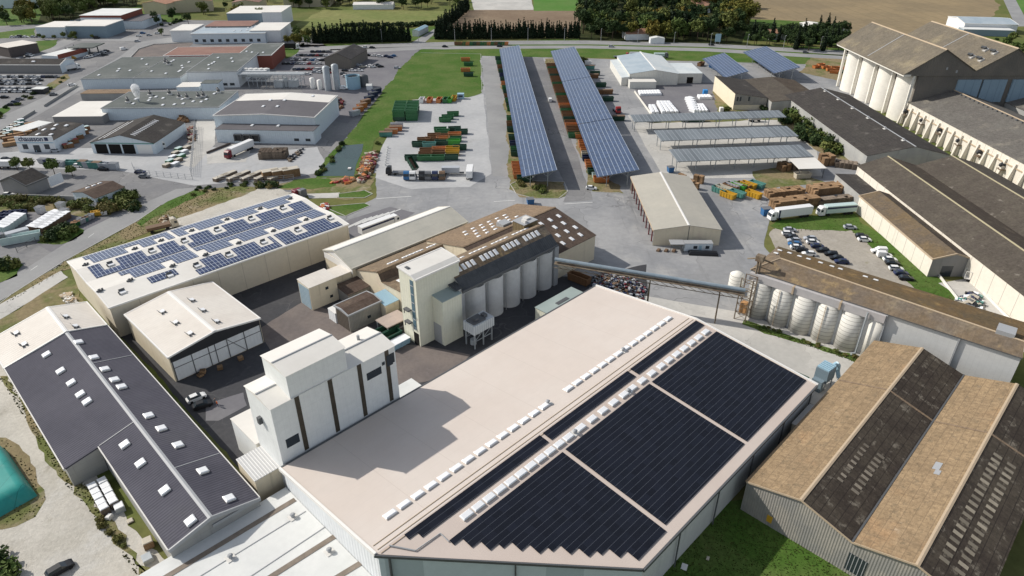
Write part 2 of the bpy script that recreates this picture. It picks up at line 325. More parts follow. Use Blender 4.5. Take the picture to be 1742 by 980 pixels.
fib = lambda n, a, b, st, jl=(0.12, 0.1, 0.085), ja=0.5, px_=1.1, py_=1.45, **k: surf(n, a, b, sc=0.13, fine=1.4, famt=0.34, rough=0.92, spec=0.12, cells=(1.1, 1.45, 0.24),
      streaks=(jl, 0.5), grid=(('y', py_, 0.13, jl, ja), ('x', px_, 0.10, jl, ja * 0.45)), stains=st, bump=0.1, **k)
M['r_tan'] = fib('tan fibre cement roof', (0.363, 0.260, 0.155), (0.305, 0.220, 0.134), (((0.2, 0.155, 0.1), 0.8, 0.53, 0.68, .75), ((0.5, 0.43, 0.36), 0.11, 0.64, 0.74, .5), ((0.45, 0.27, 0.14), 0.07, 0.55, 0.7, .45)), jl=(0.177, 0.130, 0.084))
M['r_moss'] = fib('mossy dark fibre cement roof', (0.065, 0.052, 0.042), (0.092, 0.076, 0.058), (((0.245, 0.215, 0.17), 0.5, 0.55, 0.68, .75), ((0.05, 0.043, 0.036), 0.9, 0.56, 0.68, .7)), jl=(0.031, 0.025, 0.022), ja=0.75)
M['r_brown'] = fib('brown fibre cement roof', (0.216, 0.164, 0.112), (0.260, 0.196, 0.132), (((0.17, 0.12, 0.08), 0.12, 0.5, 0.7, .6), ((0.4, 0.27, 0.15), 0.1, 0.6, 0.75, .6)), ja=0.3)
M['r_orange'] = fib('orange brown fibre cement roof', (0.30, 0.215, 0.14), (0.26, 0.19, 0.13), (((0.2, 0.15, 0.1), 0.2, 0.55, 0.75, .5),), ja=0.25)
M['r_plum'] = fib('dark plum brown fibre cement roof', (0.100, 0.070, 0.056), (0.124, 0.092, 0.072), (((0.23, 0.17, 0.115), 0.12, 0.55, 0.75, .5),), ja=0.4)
M['r_rust'] = fib('rusty ochre lichen roof', (0.191, 0.126, 0.061), (0.144, 0.108, 0.061), (((0.36, 0.24, 0.10), 0.16, 0.55, 0.72, .7), ((0.13, 0.105, 0.075), 0.3, 0.55, 0.7, .6)), ja=0.25)
M['r_ochre'] = fib('ochre silo house roof', (0.209, 0.155, 0.101), (0.184, 0.149, 0.116), (((0.42, 0.30, 0.14), 0.2, 0.55, 0.7, .6), ((0.24, 0.21, 0.165), 0.1, 0.5, 0.7, .6)), ja=0.15)
M['r_greymoss'] = fib('grey brown lichen roof', (0.092, 0.079, 0.065), (0.114, 0.099, 0.079), (((0.085, 0.07, 0.06), 0.55, 0.52, 0.66, .85), ((0.3, 0.27, 0.23), 0.3, 0.6, 0.75, .6)), ja=0.2)
M['r_greyfc'] = fib('grey fibre cement roof', (0.161, 0.152, 0.136), (0.140, 0.130, 0.118), (((0.33, 0.3, 0.24), 0.08, 0.55, 0.72, .6), ((0.16, 0.15, 0.14), 0.4, 0.58, 0.7, .5)), ja=0.2)
M['r_darkfc'] = fib('dark grey fibre cement roof', (0.054, 0.050, 0.048), (0.065, 0.061, 0.056), (((0.18, 0.165, 0.15), 0.15, 0.58, 0.72, .6), ((0.07, 0.065, 0.062), 0.5, 0.58, 0.7, .6)), ja=0.3)
M['r_flatgrey'] = surf('grey green felt roof', (0.112, 0.126, 0.119), (0.137, 0.148, 0.140), sc=0.05, fine=0.4, famt=0.12, rough=0.9, spec=0.2, stains=(((0.27, 0.28, 0.27), 0.06, 0.58, 0.75, .5),))
M['r_mauvegrey'] = surf('mauve grey roof sheet', (0.109, 0.103, 0.109), (0.123, 0.116, 0.123), sc=0.05, fine=0.4, famt=0.08, rough=0.7, spec=0.3, ribs=('x', 1.0, 0.02))
M['r_redbrown'] = surf('red brown roof', (0.24, 0.135, 0.11), (0.28, 0.165, 0.13), sc=0.08, fine=0.5, famt=0.12, rough=0.85, spec=0.2)
M['r_skyrefl'] = surf('translucent roof with painted sky reflection', (0.55, 0.60, 0.61), (0.62, 0.655, 0.65), sc=0.12, fine=0.5, famt=0.08, rough=0.6, spec=0.4, stains=(((0.72, 0.72, 0.7), 0.2, 0.56, 0.7, .7),))  # reflected sky is put into the pale base colour
M['r_tile'] = surf('clay tile roof', (0.42, 0.235, 0.155), (0.36, 0.21, 0.15), sc=0.2, fine=1.0, famt=0.15, rough=0.9, spec=0.1)
M['blackg'] = paint('near black metal', (0.028, 0.03, 0.034), 0.5, 0.4)
M['trim_w'] = paint('white metal trim', (0.80, 0.78, 0.74), 0.5, 0.3, 0.04)
M['trim_g'] = paint('grey metal trim', (0.36, 0.37, 0.38), 0.5, 0.4, 0.05)
M['trim_d'] = paint('dark metal trim', (0.10, 0.105, 0.11), 0.5, 0.4, 0.05)
M['trim_t'] = paint('tan ridge trim', (0.47, 0.37, 0.26), 0.8, 0.2, 0.1)
M['dome'] = paint('milky skylight', (0.82, 0.83, 0.84), 0.3, 0.5, 0.04)
M['curb'] = paint('skylight curb', (0.70, 0.68, 0.64), 0.6, 0.3, 0.05)
M['glass'] = paint('dark glass', (0.03, 0.04, 0.05), 0.12, 0.5, 0.0)
M['glassb'] = paint('blue glass', (0.10, 0.17, 0.21), 0.15, 0.5, 0.1)
M['opening'] = paint('dark interior', (0.02, 0.018, 0.017), 0.9, 0.1)  # near black stands in for the unlit space inside openings
M['steel'] = surf('galvanised steel', (0.42, 0.45, 0.47), (0.34, 0.37, 0.39), sc=0.5, fine=2.0, famt=0.1, rough=0.45, spec=0.5, metal=0.25)
M['bluepipe'] = surf('blue grey duct', (0.30, 0.36, 0.40), (0.25, 0.31, 0.35), sc=0.4, fine=2.0, famt=0.1, rough=0.4, spec=0.5, metal=0.2)
M['rustst'] = surf('rusty steelwork', (0.17, 0.12, 0.08), (0.24, 0.2, 0.15), sc=0.5, fine=2.0, famt=0.25, rough=0.85, spec=0.2)
M['pv_blue'] = pv_mat('blue solar glass', (0.020, 0.036, 0.10), (0.62, 0.68, 0.75), 1.02, 1.65, 0.10, 0.075, None, 0.2, 0.55)
M['pv_black'] = pv_mat('black solar glass', (0.0085, 0.0105, 0.018), (0.095, 0.105, 0.125), 1.75, 1.12, 0.0, 0.05, None, 0.4, 0.25, 0.004)
M['pv_canopy'] = pv_mat('solar canopy glass', (0.040, 0.068, 0.135), (0.50, 0.56, 0.64), 1.0, 1.68, 0.0, 0.13, None, 0.28, 0.5)
# vegetation
M['leaf_a'] = leaf_mat('broad leaves', (0.065, 0.109, 0.026), (0.109, 0.152, 0.041), (0.145, 0.152, 0.043))
M['leaf_y'] = leaf_mat('yellowing leaves', (0.16, 0.155, 0.03), (0.11, 0.125, 0.028), (0.19, 0.14, 0.03))
M['leaf_d'] = leaf_mat('dark conifer needles', (0.016, 0.028, 0.014), (0.028, 0.042, 0.018), (0.012, 0.022, 0.012))
M['leaf_p'] = leaf_mat('pine needles', (0.03, 0.065, 0.026), (0.05, 0.09, 0.035), (0.04, 0.07, 0.03))
M['leaf_b'] = leaf_mat('scrub leaves', (0.101, 0.128, 0.034), (0.155, 0.149, 0.047), (0.189, 0.149, 0.061))
M['bark'] = surf('bark', (0.10, 0.075, 0.055), fine=3.0, famt=0.3, rough=0.95, spec=0.1)
# paints of movable things
for n_, c_ in dict(green=(0.035, 0.15, 0.055), dkgreen=(0.022, 0.075, 0.045), ltgreen=(0.07, 0.36, 0.05), teal=(0.10, 0.27, 0.235), orange=(0.55, 0.20, 0.065), rust=(0.20, 0.105, 0.05),
                   yellow=(0.58, 0.33, 0.03), white=(0.78, 0.78, 0.77), silver=(0.42, 0.44, 0.47), grey=(0.16, 0.165, 0.175), black=(0.014, 0.015, 0.018), blue=(0.035, 0.14, 0.32), navy=(0.02, 0.03, 0.085),
                   red=(0.34, 0.03, 0.03), darkred=(0.17, 0.02, 0.03), beige=(0.52, 0.47, 0.38), brown=(0.17, 0.11, 0.07), ltblue=(0.33, 0.50, 0.60), brightblue=(0.03, 0.25, 0.62), mint=(0.50, 0.62, 0.60)).items():
    M[n_] = paint('paint ' + n_, c_, 0.42 if n_ not in ('rust', 'brown') else 0.85, 0.4, 0.10)
M['tyre'] = paint('tyre rubber', (0.022, 0.022, 0.023), 0.9, 0.2)
M['wood'] = surf('pallet wood', (0.338, 0.216, 0.122), (0.266, 0.173, 0.101), sc=0.6, fine=2.0, famt=0.25, rough=0.9, spec=0.1, grid=(('z', 0.3, 0.09, (0.072, 0.043, 0.025), 0.75),), rnd_obj=0.25)
M['wood2'] = surf('grey weathered wood', (0.25, 0.2, 0.155), (0.19, 0.155, 0.12), sc=0.6, fine=2.0, famt=0.25, rough=0.9, spec=0.1, grid=(('z', 0.3, 0.09, (0.06, 0.045, 0.035), 0.75),), rnd_obj=0.2)
M['wrap'] = paint('white plastic wrap', (0.83, 0.84, 0.85), 0.45, 0.4, 0.05)
M['tarp'] = surf('green bladder fabric', (0.012, 0.25, 0.215), (0.03, 0.31, 0.27), sc=0.1, fine=0.9, famt=0.1, rough=0.38, spec=0.45, grid=(('x', 3.4, 0.12, (0.005, 0.14, 0.12), 0.6),), stains=(((0.10, 0.30, 0.26), (0.1, 0.5, 0.1), 0.58, 0.75, .5),))
M['r_lowgreen'] = surf('pale green felt roof', (0.36, 0.42, 0.40), (0.31, 0.37, 0.355), sc=0.2, fine=0.8, famt=0.08, rough=0.8, spec=0.2)
M['rooflight'] = surf('brown translucent rooflight', (0.20, 0.165, 0.13), (0.25, 0.21, 0.17), sc=0.4, fine=2.0, famt=0.15, rough=0.6, spec=0.3)
M['w_porch'] = surf('white ribbed sheet', (0.74, 0.73, 0.70), fine=1.0, famt=0.05, rough=0.6, spec=0.3, grid=(('x', 0.55, 0.16, (0.42, 0.42, 0.43), 0.8),), ribs=('x', 0.55, 0.04))
M['slotbrown'] = surf('dark olive translucent slot', (0.055, 0.045, 0.032), (0.075, 0.062, 0.045), sc=0.5, fine=1.5, famt=0.2, rough=0.5, spec=0.3)
M['w_ochrebox'] = wl('olive brown sheet', (0.20, 0.155, 0.085), ribs=('xy', 0.6, 0.04), grid=(('xy', 0.6, 0.14, (0.13, 0.10, 0.055), 0.6),))
M['r_gallery'] = surf('dark slate sheet', (0.055, 0.06, 0.066), (0.075, 0.08, 0.085), sc=0.2, fine=0.8, famt=0.12, rough=0.6, spec=0.35, ribs=('x', 0.7, 0.03), grid=(('x', 3.3, 0.12, (0.04, 0.043, 0.047), 0.6),))
M['w_louvre'] = wl('pale louvred casing', (0.62, 0.64, 0.64), grid=(('xy', 0.7, 0.22, (0.33, 0.36, 0.38), 0.8),))
M['w_bluedoor'] = wl('faded blue ribbed door', (0.34, 0.44, 0.50), grid=(('y', 0.75, 0.2, (0.17, 0.24, 0.29), 0.8),))
M['w_darkdoor'] = wl('dark brown louvred gable', (0.075, 0.062, 0.05), grid=(('y', 0.7, 0.22, (0.14, 0.12, 0.10), 0.7),))
M['r_pinkish'] = surf('pinkish bitumen', (0.47, 0.385, 0.33), (0.41, 0.345, 0.30), sc=0.3, fine=1.5, famt=0.1, rough=0.9, spec=0.15)
M['rl_tan'] = paint('dusty rooflight', (0.27, 0.235, 0.18), 0.75, 0.2, 0.2, rnd_obj=0.35)
M['rl_tan2'] = paint('faint dusty rooflight', (0.215, 0.185, 0.145), 0.7, 0.2, 0.2, rnd_obj=0.3)
M['w_fascia'] = wl('pinkish grey fascia', (0.50, 0.47, 0.46), (0.44, 0.425, 0.42), sc=0.15)
M['tanbox'] = paint('faded orange steel', (0.55, 0.30, 0.13), 0.7, 0.25, 0.15)
M['bluegreym'] = paint('blue grey machine paint', (0.19, 0.25, 0.29), 0.5, 0.4, 0.1)
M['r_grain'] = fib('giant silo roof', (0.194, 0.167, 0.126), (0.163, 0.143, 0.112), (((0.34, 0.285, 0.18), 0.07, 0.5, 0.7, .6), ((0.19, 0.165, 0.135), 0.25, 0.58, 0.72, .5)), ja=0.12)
M['r_grain_shade'] = fib('giant silo roof with painted shade', (0.170, 0.146, 0.116), (0.143, 0.126, 0.102), (((0.32, 0.26, 0.16), 0.07, 0.55, 0.72, .6),), ja=0.12)  # darker copy of the giant silo roof, shade put into its colour
M['w_headhouse'] = wl('brown grey headhouse sheet', (0.192, 0.172, 0.148), (0.152, 0.140, 0.124), sc=0.1, ribs=('xy', 1.0, 0.05), stains=(drip((0.120, 0.112, 0.088), .6),))
M['bluewall'] = wl('slate blue panel', (0.25, 0.345, 0.42), grid=(('y', 4.0, 0.3, (0.17, 0.24, 0.30), 0.7),), stains=(drip((0.18, 0.25, 0.32), .5),))
M['r_shadebrown'] = fib('dark brown roof with painted shade', (0.081, 0.063, 0.049), (0.105, 0.084, 0.063), (((0.19, 0.155, 0.11), 0.2, 0.55, 0.72, .6),), ja=0.2)  # for slopes turned from the sun, their shade put into the brown
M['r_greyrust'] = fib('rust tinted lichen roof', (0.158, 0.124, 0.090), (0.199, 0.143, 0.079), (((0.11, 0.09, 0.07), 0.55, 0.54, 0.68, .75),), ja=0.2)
M['trim_y'] = paint('yellowed ridge tile', (0.42, 0.37, 0.24), 0.85, 0.2, 0.15)
M['r_skyrefl2'] = surf('blue grey translucent roof with painted sky reflection', (0.33, 0.40, 0.45), (0.40, 0.46, 0.50), sc=0.12, fine=0.5, famt=0.08, rough=0.6, spec=0.4)  # bluer tone, again with reflected sky put into the colour
M['w_white2'] = wl('off white sheet wall', (0.66, 0.65, 0.60), ribs=('xy', 1.0, 0.02), stains=(drip((0.5, 0.49, 0.45), .5),))
M['pv_row'] = pv_mat('row canopy solar glass', (0.165, 0.185, 0.195), (0.45, 0.48, 0.50), 1.9, 12.4, 0.16, 0.0, None, 0.3, 0.6, 0.15)
M['w_slate'] = wl('slate blue grey sheet wall', (0.22, 0.29, 0.34), ribs=('xy', 1.0, 0.02))
M['w_beige'] = wl('beige render', (0.52, 0.46, 0.33), stains=(drip((0.4, 0.35, 0.26), .4),))
M['w_brown'] = wl('brown grey boards', (0.19, 0.17, 0.145), grid=(('xy', 1.2, 0.12, (0.13, 0.115, 0.10), 0.5),))
M['r_darkfc2'] = fib('dark slate grey roof', (0.072, 0.069, 0.069), (0.084, 0.079, 0.078), (((0.19, 0.18, 0.17), 0.1, 0.6, 0.75, .5),), ja=0.1)
M['wooded'] = surf('woodland floor with painted shade', (0.03, 0.04, 0.016), (0.055, 0.06, 0.025), sc=0.1, fine=0.5, famt=0.3, rough=0.95, spec=0.05)  # shade beneath the trees is put into this dark ground colour
M['lotgravel'] = surf('tan gravel', (0.40, 0.365, 0.31), (0.34, 0.31, 0.265), sc=0.08, fine=1.0, famt=0.18, rough=0.95, spec=0.1, stains=(((0.47, 0.44, 0.39), 0.1, 0.52, 0.7, .7), ((0.2, 0.19, 0.1), 0.25, 0.6, 0.72, .6)))
M['kerb'] = surf('kerb stone', (0.5, 0.49, 0.46), fine=1.0, famt=0.1, rough=0.9, spec=0.15)
# ------------------------------------------------------------------ ground
SOFT = dict(lotgravel=.9, grass=.9, drygrass=1.0, gravel=.9, dirt=.9, hardstand=.25, concrete=.2, meadow=1.5, plough=1.0, stubble=1.0, lot=.25, mauve=.4, tarmac=.3, field=1.0, yard=.3, asphalt=.3)
def patch(name, pts, mat, z, kind='structure', **kw):
    c = sum((a2(*p) for p in pts), Vector((0, 0))) / len(pts)
    q = [a2(*p) - c for p in pts]; amp = SOFT.get(mat, 0)
    if amp:
        r = random.Random(len(pts) * 31 + int(pts[0][0])); o_ = []
        for a_, b_ in zip(q, q[1:] + q[:1]):
            L = (b_ - a_).length; n = max(1, min(60, int(L / 2.2))); t = (b_ - a_) / max(L, .01); nr = Vector((-t.y, t.x)); ph = r.uniform(0, 6)
            for i in range(n): s_ = i / n; o_.append(a_ + (b_ - a_) * s_ + nr * (0 if i == 0 else amp * (r.uniform(-.5, .5) + .8 * math.sin(ph + s_ * L / 6.5))) + t * (r.uniform(-.5, .5) * amp if i else 0))
        q = o_
    mb = MB(); mb.poly([(v.x, v.y, 0.0) for v in q])
    me = mb.mesh(name, [M[mat]])
    bm = bmesh.new(); bm.from_mesh(me)
    for f in bm.faces:
        if f.normal.z < 0: f.normal_flip()
    bmesh.ops.triangulate(bm, faces=bm.faces); bm.to_mesh(me); bm.free()
    o = put(name, me, None, (c.x, c.y, z)); o['kind'] = kind; tag(o, **kw); return o
mb = MB(); mb.poly([(-5000, -600, 0), (5000, -600, 0), (5000, 8000, 0), (-5000, 8000, 0)])
g = mb.build('terrain', M['field']); g['kind'] = 'structure'
# farmland beyond the main road
patch('field', [(500, 44), (548, 17), (770, 19), (748, 42), (700, 44), (600, 42)], 'meadow', .02)
patch('field', [(735, 58), (790, 17), (1010, 17), (985, 62)], 'plough', .02)
patch('field', [(905, -60), (1040, -60), (1004, 18.5), (908, 18.5)], 'brightfield', .03)
patch('gravel_ground', [(800, -8), (902, -8), (908, 17), (806, 17)], 'concrete', .03)
patch('field', [(1277, 32), (1282, -120), (1640, -120), (1684, -6), (1702, 10), (1655, 70), (1460, 72), (1392, 38)], 'stubble', .02)
patch('undergrowth', [(985, 70), (990, 22), (1030, 0), (1200, -12), (1278, 30), (1262, 74), (1440, 88), (1440, 96), (1260, 80), (1160, 74)], 'wooded', .04)
patch('undergrowth', [(64, 40), (80, 0), (236, -8), (232, 12), (150, 26), (120, 36)], 'wooded', .07)
patch('field', [(1255, 66), (1274, 33), (1392, 37), (1440, 62), (1440, 80), (1300, 70)], 'grass', .03)
patch('field', [(1640, -120), (1900, -120), (1900, 40), (1742, 22), (1700, -6), (1684, -6)], 'brightfield', .02)
patch('road', [(1693, -30), (1712, -30), (1752, 45), (1728, 45)], 'road', .05)
patch('field', [(640, 54), (748, 44), (742, 66), (690, 70)], 'grass', .03)
# main road and its verge
patch('ground', [(440, 79), (620, 74), (720, 74), (840, 70), (1000, 66), (1200, 71), (1480, 85), (1480, 128), (1200, 104), (1000, 98), (840, 97), (700, 96), (480, 100)], 'grass', .03)
patch('road', [(440, 83), (700, 73), (850, 69.5), (1000, 69), (1200, 74), (1480, 89), (1480, 96), (1200, 80), (1000, 75.5), (850, 76), (700, 79.5), (470, 90)], 'road', .06)
patch('road', [(560, 84), (700, 79.3), (850, 78), (1000, 77.5), (1200, 82), (1480, 98), (1480, 104), (1200, 87.5), (1000, 82.5), (850, 83), (715, 84.5), (575, 92)], 'road', .06)
patch('path', [(700, 73), (722, 73), (748, 50), (738, 50)], 'road', .07)
# asphalt of the whole industrial estate to the west
patch('yard_asphalt', [(-420, 30), (60, 22), (200, 40), (300, 34), (480, 36), (520, 60), (560, 80), (716, 84), (640, 170), (592, 235), (560, 300), (520, 330), (440, 330), (330, 322), (250, 350), (100, 455), (-60, 540), (-700, 540)], 'asphalt', .03)
patch('yard_asphalt', [(480, 88), (714, 85), (690, 107), (640, 168), (592, 210), (560, 205), (500, 140), (470, 118)], 'lot', .05)
patch('forecourt', [(-30, 262), (130, 252), (300, 255), (362, 250), (420, 262), (540, 250), (560, 290), (500, 303), (330, 316), (200, 290), (-60, 282)], 'hardstand', .06)
patch('forecourt', [(336, 200), (366, 196), (366, 246), (330, 285), (300, 280), (330, 240)], 'concrete', .07)
patch('loading_ramp', [(352, 263), (408, 240), (432, 240), (418, 276), (352, 279)], 'concrete', .08)
patch('road', [(-40, 242), (0, 200), (128, 141), (206, 95), (236, 72), (300, 62), (420, 66), (478, 74), (474, 84), (420, 74), (310, 71), (252, 82), (222, 104), (140, 152), (36, 213), (-20, 262)], 'road', .06)
patch('path', [(0, 116), (120, 62), (236, 62), (236, 70), (130, 70), (10, 122)], 'road', .05)
patch('lawn', [(46, 80), (62, 70), (100, 68), (90, 80), (60, 92)], 'grass', .07)
patch('lawn', [(0, 55), (60, 48), (58, 63), (-20, 66)], 'grass', .06)
patch('lawn', [(-200, 22), (0, 10), (240, 8), (240, 24), (130, 28), (120, 40), (0, 44), (-200, 60)], 'grass', .05)
patch('lawn', [(236, 18), (300, 20), (318, 33), (300, 40), (240, 30)], 'grass', .06)
patch('lawn', [(88, 140), (112, 126), (118, 132), (78, 162), (70, 156)], 'drygrass', .07)
patch('lawn', [(-30, 195), (12, 180), (18, 186), (-30, 216)], 'grass', .07)
patch('lawn', [(478, 82), (512, 84), (504, 92), (486, 100), (478, 96)], 'grass', .07)
patch('scrub_ground', [(-60, 340), (60, 338), (130, 350), (170, 352), (190, 366), (150, 372), (90, 360), (40, 362), (-60, 380)], 'drygrass', .07)
patch('forecourt', [(-60, 372), (60, 355), (150, 370), (200, 372), (250, 350), (262, 352), (150, 415), (104, 440), (60, 412), (0, 420), (-60, 420)], 'lot', .05)
patch('lawn', [(62, 413), (96, 390), (135, 388), (142, 398), (105, 416)], 'grass', .09)
patch('lawn', [(-40, 462), (12, 445), (40, 450), (30, 470), (-40, 490)], 'grass', .09)
# the field between the estate and the yard, its slope and the pond
patch('meadow', [(716, 84), (818, 84), (820, 158), (796, 166), (700, 168), (668, 208), (640, 236), (628, 262), (604, 302), (536, 304), (536, 292), (590, 232), (640, 170), (688, 108)], 'grass', .07)
patch('bare_ground', [(455, 318), (530, 303), (606, 300), (640, 294), (634, 322), (600, 340), (540, 336), (520, 326)], 'drygrass', .08)
patch('lawn', [(462, 322), (500, 306), (560, 304), (572, 316), (520, 322)], 'grass', .10)
patch('lawn', [(576, 330), (620, 324), (634, 330), (620, 337), (576, 337)], 'grass', .11)
patch('slab', [(522, 330), (578, 328), (574, 337), (526, 338)], 'concrete', .11)
mbw = patch('pond_water', [(539, 300), (560, 276), (584, 248), (618, 245), (616, 258), (606, 280), (602, 300)], 'water', .10)
# service road along the south-west side, verge, white concrete strip
patch('road', [(-60, 512), (0, 483), (52, 452), (106, 418), (150, 389), (196, 367), (250, 344), (300, 322), (345, 318), (300, 340), (272, 350), (234, 376), (152, 421), (108, 445), (20, 501), (-60, 548)], 'road', .09)
patch('verge', [(-60, 552), (20, 502), (108, 446), (152, 422), (234, 377), (272, 351), (330, 322), (430, 318), (470, 330), (300, 376), (104, 462), (-60, 566)], 'drygrass', .08)
patch('lawn', [(272, 352), (330, 324), (352, 326), (300, 352), (240, 385), (232, 380)], 'grass', .10)
patch('gravel_path', [(290, 376), (400, 338), (440, 320), (470, 318), (496, 328), (400, 372), (240, 440)], 'gravel', .10)
patch('gravel_path', [(-80, 560), (40, 497), (104, 461), (116, 472), (40, 520), (-80, 590)], 'concrete', .10)
patch('verge', [(-80, 592), (40, 521), (116, 473), (150, 520), (60, 545), (0, 572), (-80, 620)], 'drygrass', .09)
# gravel ground in front of the charcoal roofed hall
patch('gravel_ground', [(-200, 560), (0, 570), (60, 690), (150, 800), (290, 960), (280, 1100), (-260, 1100)], 'gravel', .06)
patch('verge', [(0, 640), (16, 640), (122, 790), (150, 830), (160, 845), (230, 960), (262, 985), (236, 985), (178, 900), (140, 850), (110, 820)], 'drygrass', .09)
patch('verge', [(-120, 745), (10, 745), (62, 808), (78, 850), (60, 880), (-120, 925)], 'drygrass', .08)
# the inner courtyard
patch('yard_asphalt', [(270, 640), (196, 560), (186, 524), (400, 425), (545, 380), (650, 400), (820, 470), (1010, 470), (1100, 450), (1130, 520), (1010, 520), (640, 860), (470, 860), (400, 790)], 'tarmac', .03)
patch('slab', [(440, 560), (520, 512), (640, 560), (620, 620), (480, 640)], 'mauve', .05)
patch('slab', [(660, 590), (716, 588), (800, 604), (770, 630), (740, 645), (672, 660)], 'mauve', .05)
patch('slab', [(350, 690), (414, 668), (420, 690), (372, 716), (350, 716)], 'lot', .05)  # paler patch paints the sunlit part of the courtyard asphalt
# the big yard
patch('yard_asphalt', [(640, 300), (690, 190), (818, 95), (1480, 112), (1500, 300), (1462, 340), (1310, 360), (1300, 420), (1480, 600), (1400, 690), (1100, 520), (1100, 450), (820, 470), (600, 410), (560, 372), (640, 336)], 'yard', .04)
patch('yard_asphalt', [(780, 440), (1120, 430), (1160, 530), (1000, 520), (1012, 474), (800, 490)], 'yard', .028)
patch('yard_asphalt', [(560, 384), (664, 352), (706, 362), (640, 400), (600, 404)], 'lot', .06)
patch('lawn', [(550, 352), (620, 346), (630, 350), (588, 368), (572, 366)], 'grass', .09)
patch('hardstand', [(636, 302), (640, 270), (672, 208), (702, 170), (796, 166), (822, 160), (836, 296), (800, 318), (700, 322)], 'hardstand', .06)
patch('path', [(820, 98), (846, 98), (868, 200), (874, 300), (838, 300)], 'road', .06)
patch('verge', [(846, 98), (858, 98), (896, 300), (912, 338), (884, 336), (866, 322), (862, 200)], 'drygrass', .07)
patch('verge', [(926, 100), (946, 100), (1000, 240), (1018, 300), (1056, 318), (1062, 330), (1008, 326), (966, 200)], 'drygrass', .07)
patch('traffic_island', [(868, 314), (884, 306), (960, 310), (966, 326), (950, 338), (910, 338), (878, 330)], 'drygrass', .13)
patch('lane', [(880, 98), (924, 98), (1008, 340), (958, 344), (966, 320), (950, 290)], 'asphalt', .07)
patch('slab', [(1068, 196), (1350, 186), (1380, 226), (1400, 300), (1200, 304), (1130, 304)], 'concrete', .07)
patch('yard_asphalt', [(1078, 150), (1190, 140), (1242, 142), (1300, 196), (1108, 197)], 'lot', .06)
patch('lawn', [(1212, 158), (1222, 152), (1256, 184), (1300, 194), (1228, 196), (1216, 178)], 'drygrass', .09)
patch('lawn', [(1096, 198), (1250, 192), (1340, 194), (1348, 204), (1110, 210)], 'drygrass', .09)
patch('lawn', [(1318, 196), (1400, 200), (1468, 284), (1400, 262), (1340, 220)], 'drygrass', .08)
patch('lawn', [(1280, 292), (1330, 285), (1410, 312), (1300, 322), (1290, 310)], 'drygrass', .08)
patch('lawn', [(1380, 98), (1442, 102), (1442, 140), (1360, 124)], 'drygrass', .08)
patch('yard_asphalt', [(1308, 400), (1320, 388), (1470, 384), (1560, 460), (1630, 540), (1560, 540), (1420, 460), (1320, 425)], 'lotgravel', .07)
patch('lawn', [(1308, 384), (1330, 374), (1450, 362), (1462, 376), (1600, 474), (1650, 520), (1640, 545), (1580, 520), (1490, 430), (1448, 392), (1330, 392)], 'grass', .09)
patch('slab', [(1596, 482), (1670, 470), (1800, 560), (1800, 640), (1742, 600), (1680, 540)], 'concrete', .10)
patch('lane', [(1000, 505), (1080, 500), (1250, 530), (1480, 605), (1480, 660), (1400, 700), (1160, 540)], 'concrete', .06)
patch('verge', [(1266, 544), (1290, 552), (1410, 592), (1480, 612), (1476, 626), (1400, 598), (1300, 568), (1262, 552)], 'grass', .09)
patch('lawn', [(1060, 1040), (1150, 900), (1196, 858), (1290, 840), (1700, 1000), (1700, 1100), (1060, 1100)], 'grass', .07)

def kerb(pts, w=.22, h=.17, close=True):
    q = [a2(*p) for p in pts]; mb = MB(); o = q[0]
    for a_, b_ in (zip(q, q[1:] + q[:1]) if close else zip(q, q[1:])):
        d = (b_ - a_).normalized(); n = Vector((-d.y, d.x)) * w / 2; a_ = a_ - o - d * .1; b_ = b_ - o + d * .1; mb.prism([a_ + n, b_ + n, b_ - n, a_ - n], 0, h)
    k = mb.build('kerb', M['kerb'], None, (o.x, o.y, 0.0)); k['kind'] = 'structure'
kerb([(868, 314), (884, 306), (960, 310), (966, 326), (950, 338), (910, 338), (878, 330)])
kerb([(820, 158), (818, 92), (716, 90)], close=False); kerb([(1002, 326), (1062, 330)], close=False)
kerb([(550, 352), (620, 346), (630, 350), (588, 368)]); kerb([(576, 330), (620, 324), (634, 330), (620, 337), (576, 337)])
kerb([(222, 99), (236, 84), (262, 76), (330, 73)], .3, .6, False); kerb([(0, 516), (20, 501), (108, 445), (152, 421), (234, 376), (272, 350)], .2, .15, False)
for k_ in range(7):
    f = k_ * 12.5; patch('road_marking', [(578 + f, 392 - k_ * 4.2), (580 + f, 392.6 - k_ * 4.2), (624 + f * .78, 372 - k_ * 2.6), (622 + f * .78, 371.4 - k_ * 2.6)], 'linew', .10)
for a_, b_ in (((1008, 344), (960, 347)), ((840, 343), (876, 341)), ((640, 338), (700, 334)), ((52, 460), (64, 452)), ((150, 404), (160, 397))):
    patch('road_marking', [a_, b_, (b_[0], b_[1] + .9), (a_[0], a_[1] + .9)], 'linew', .10)

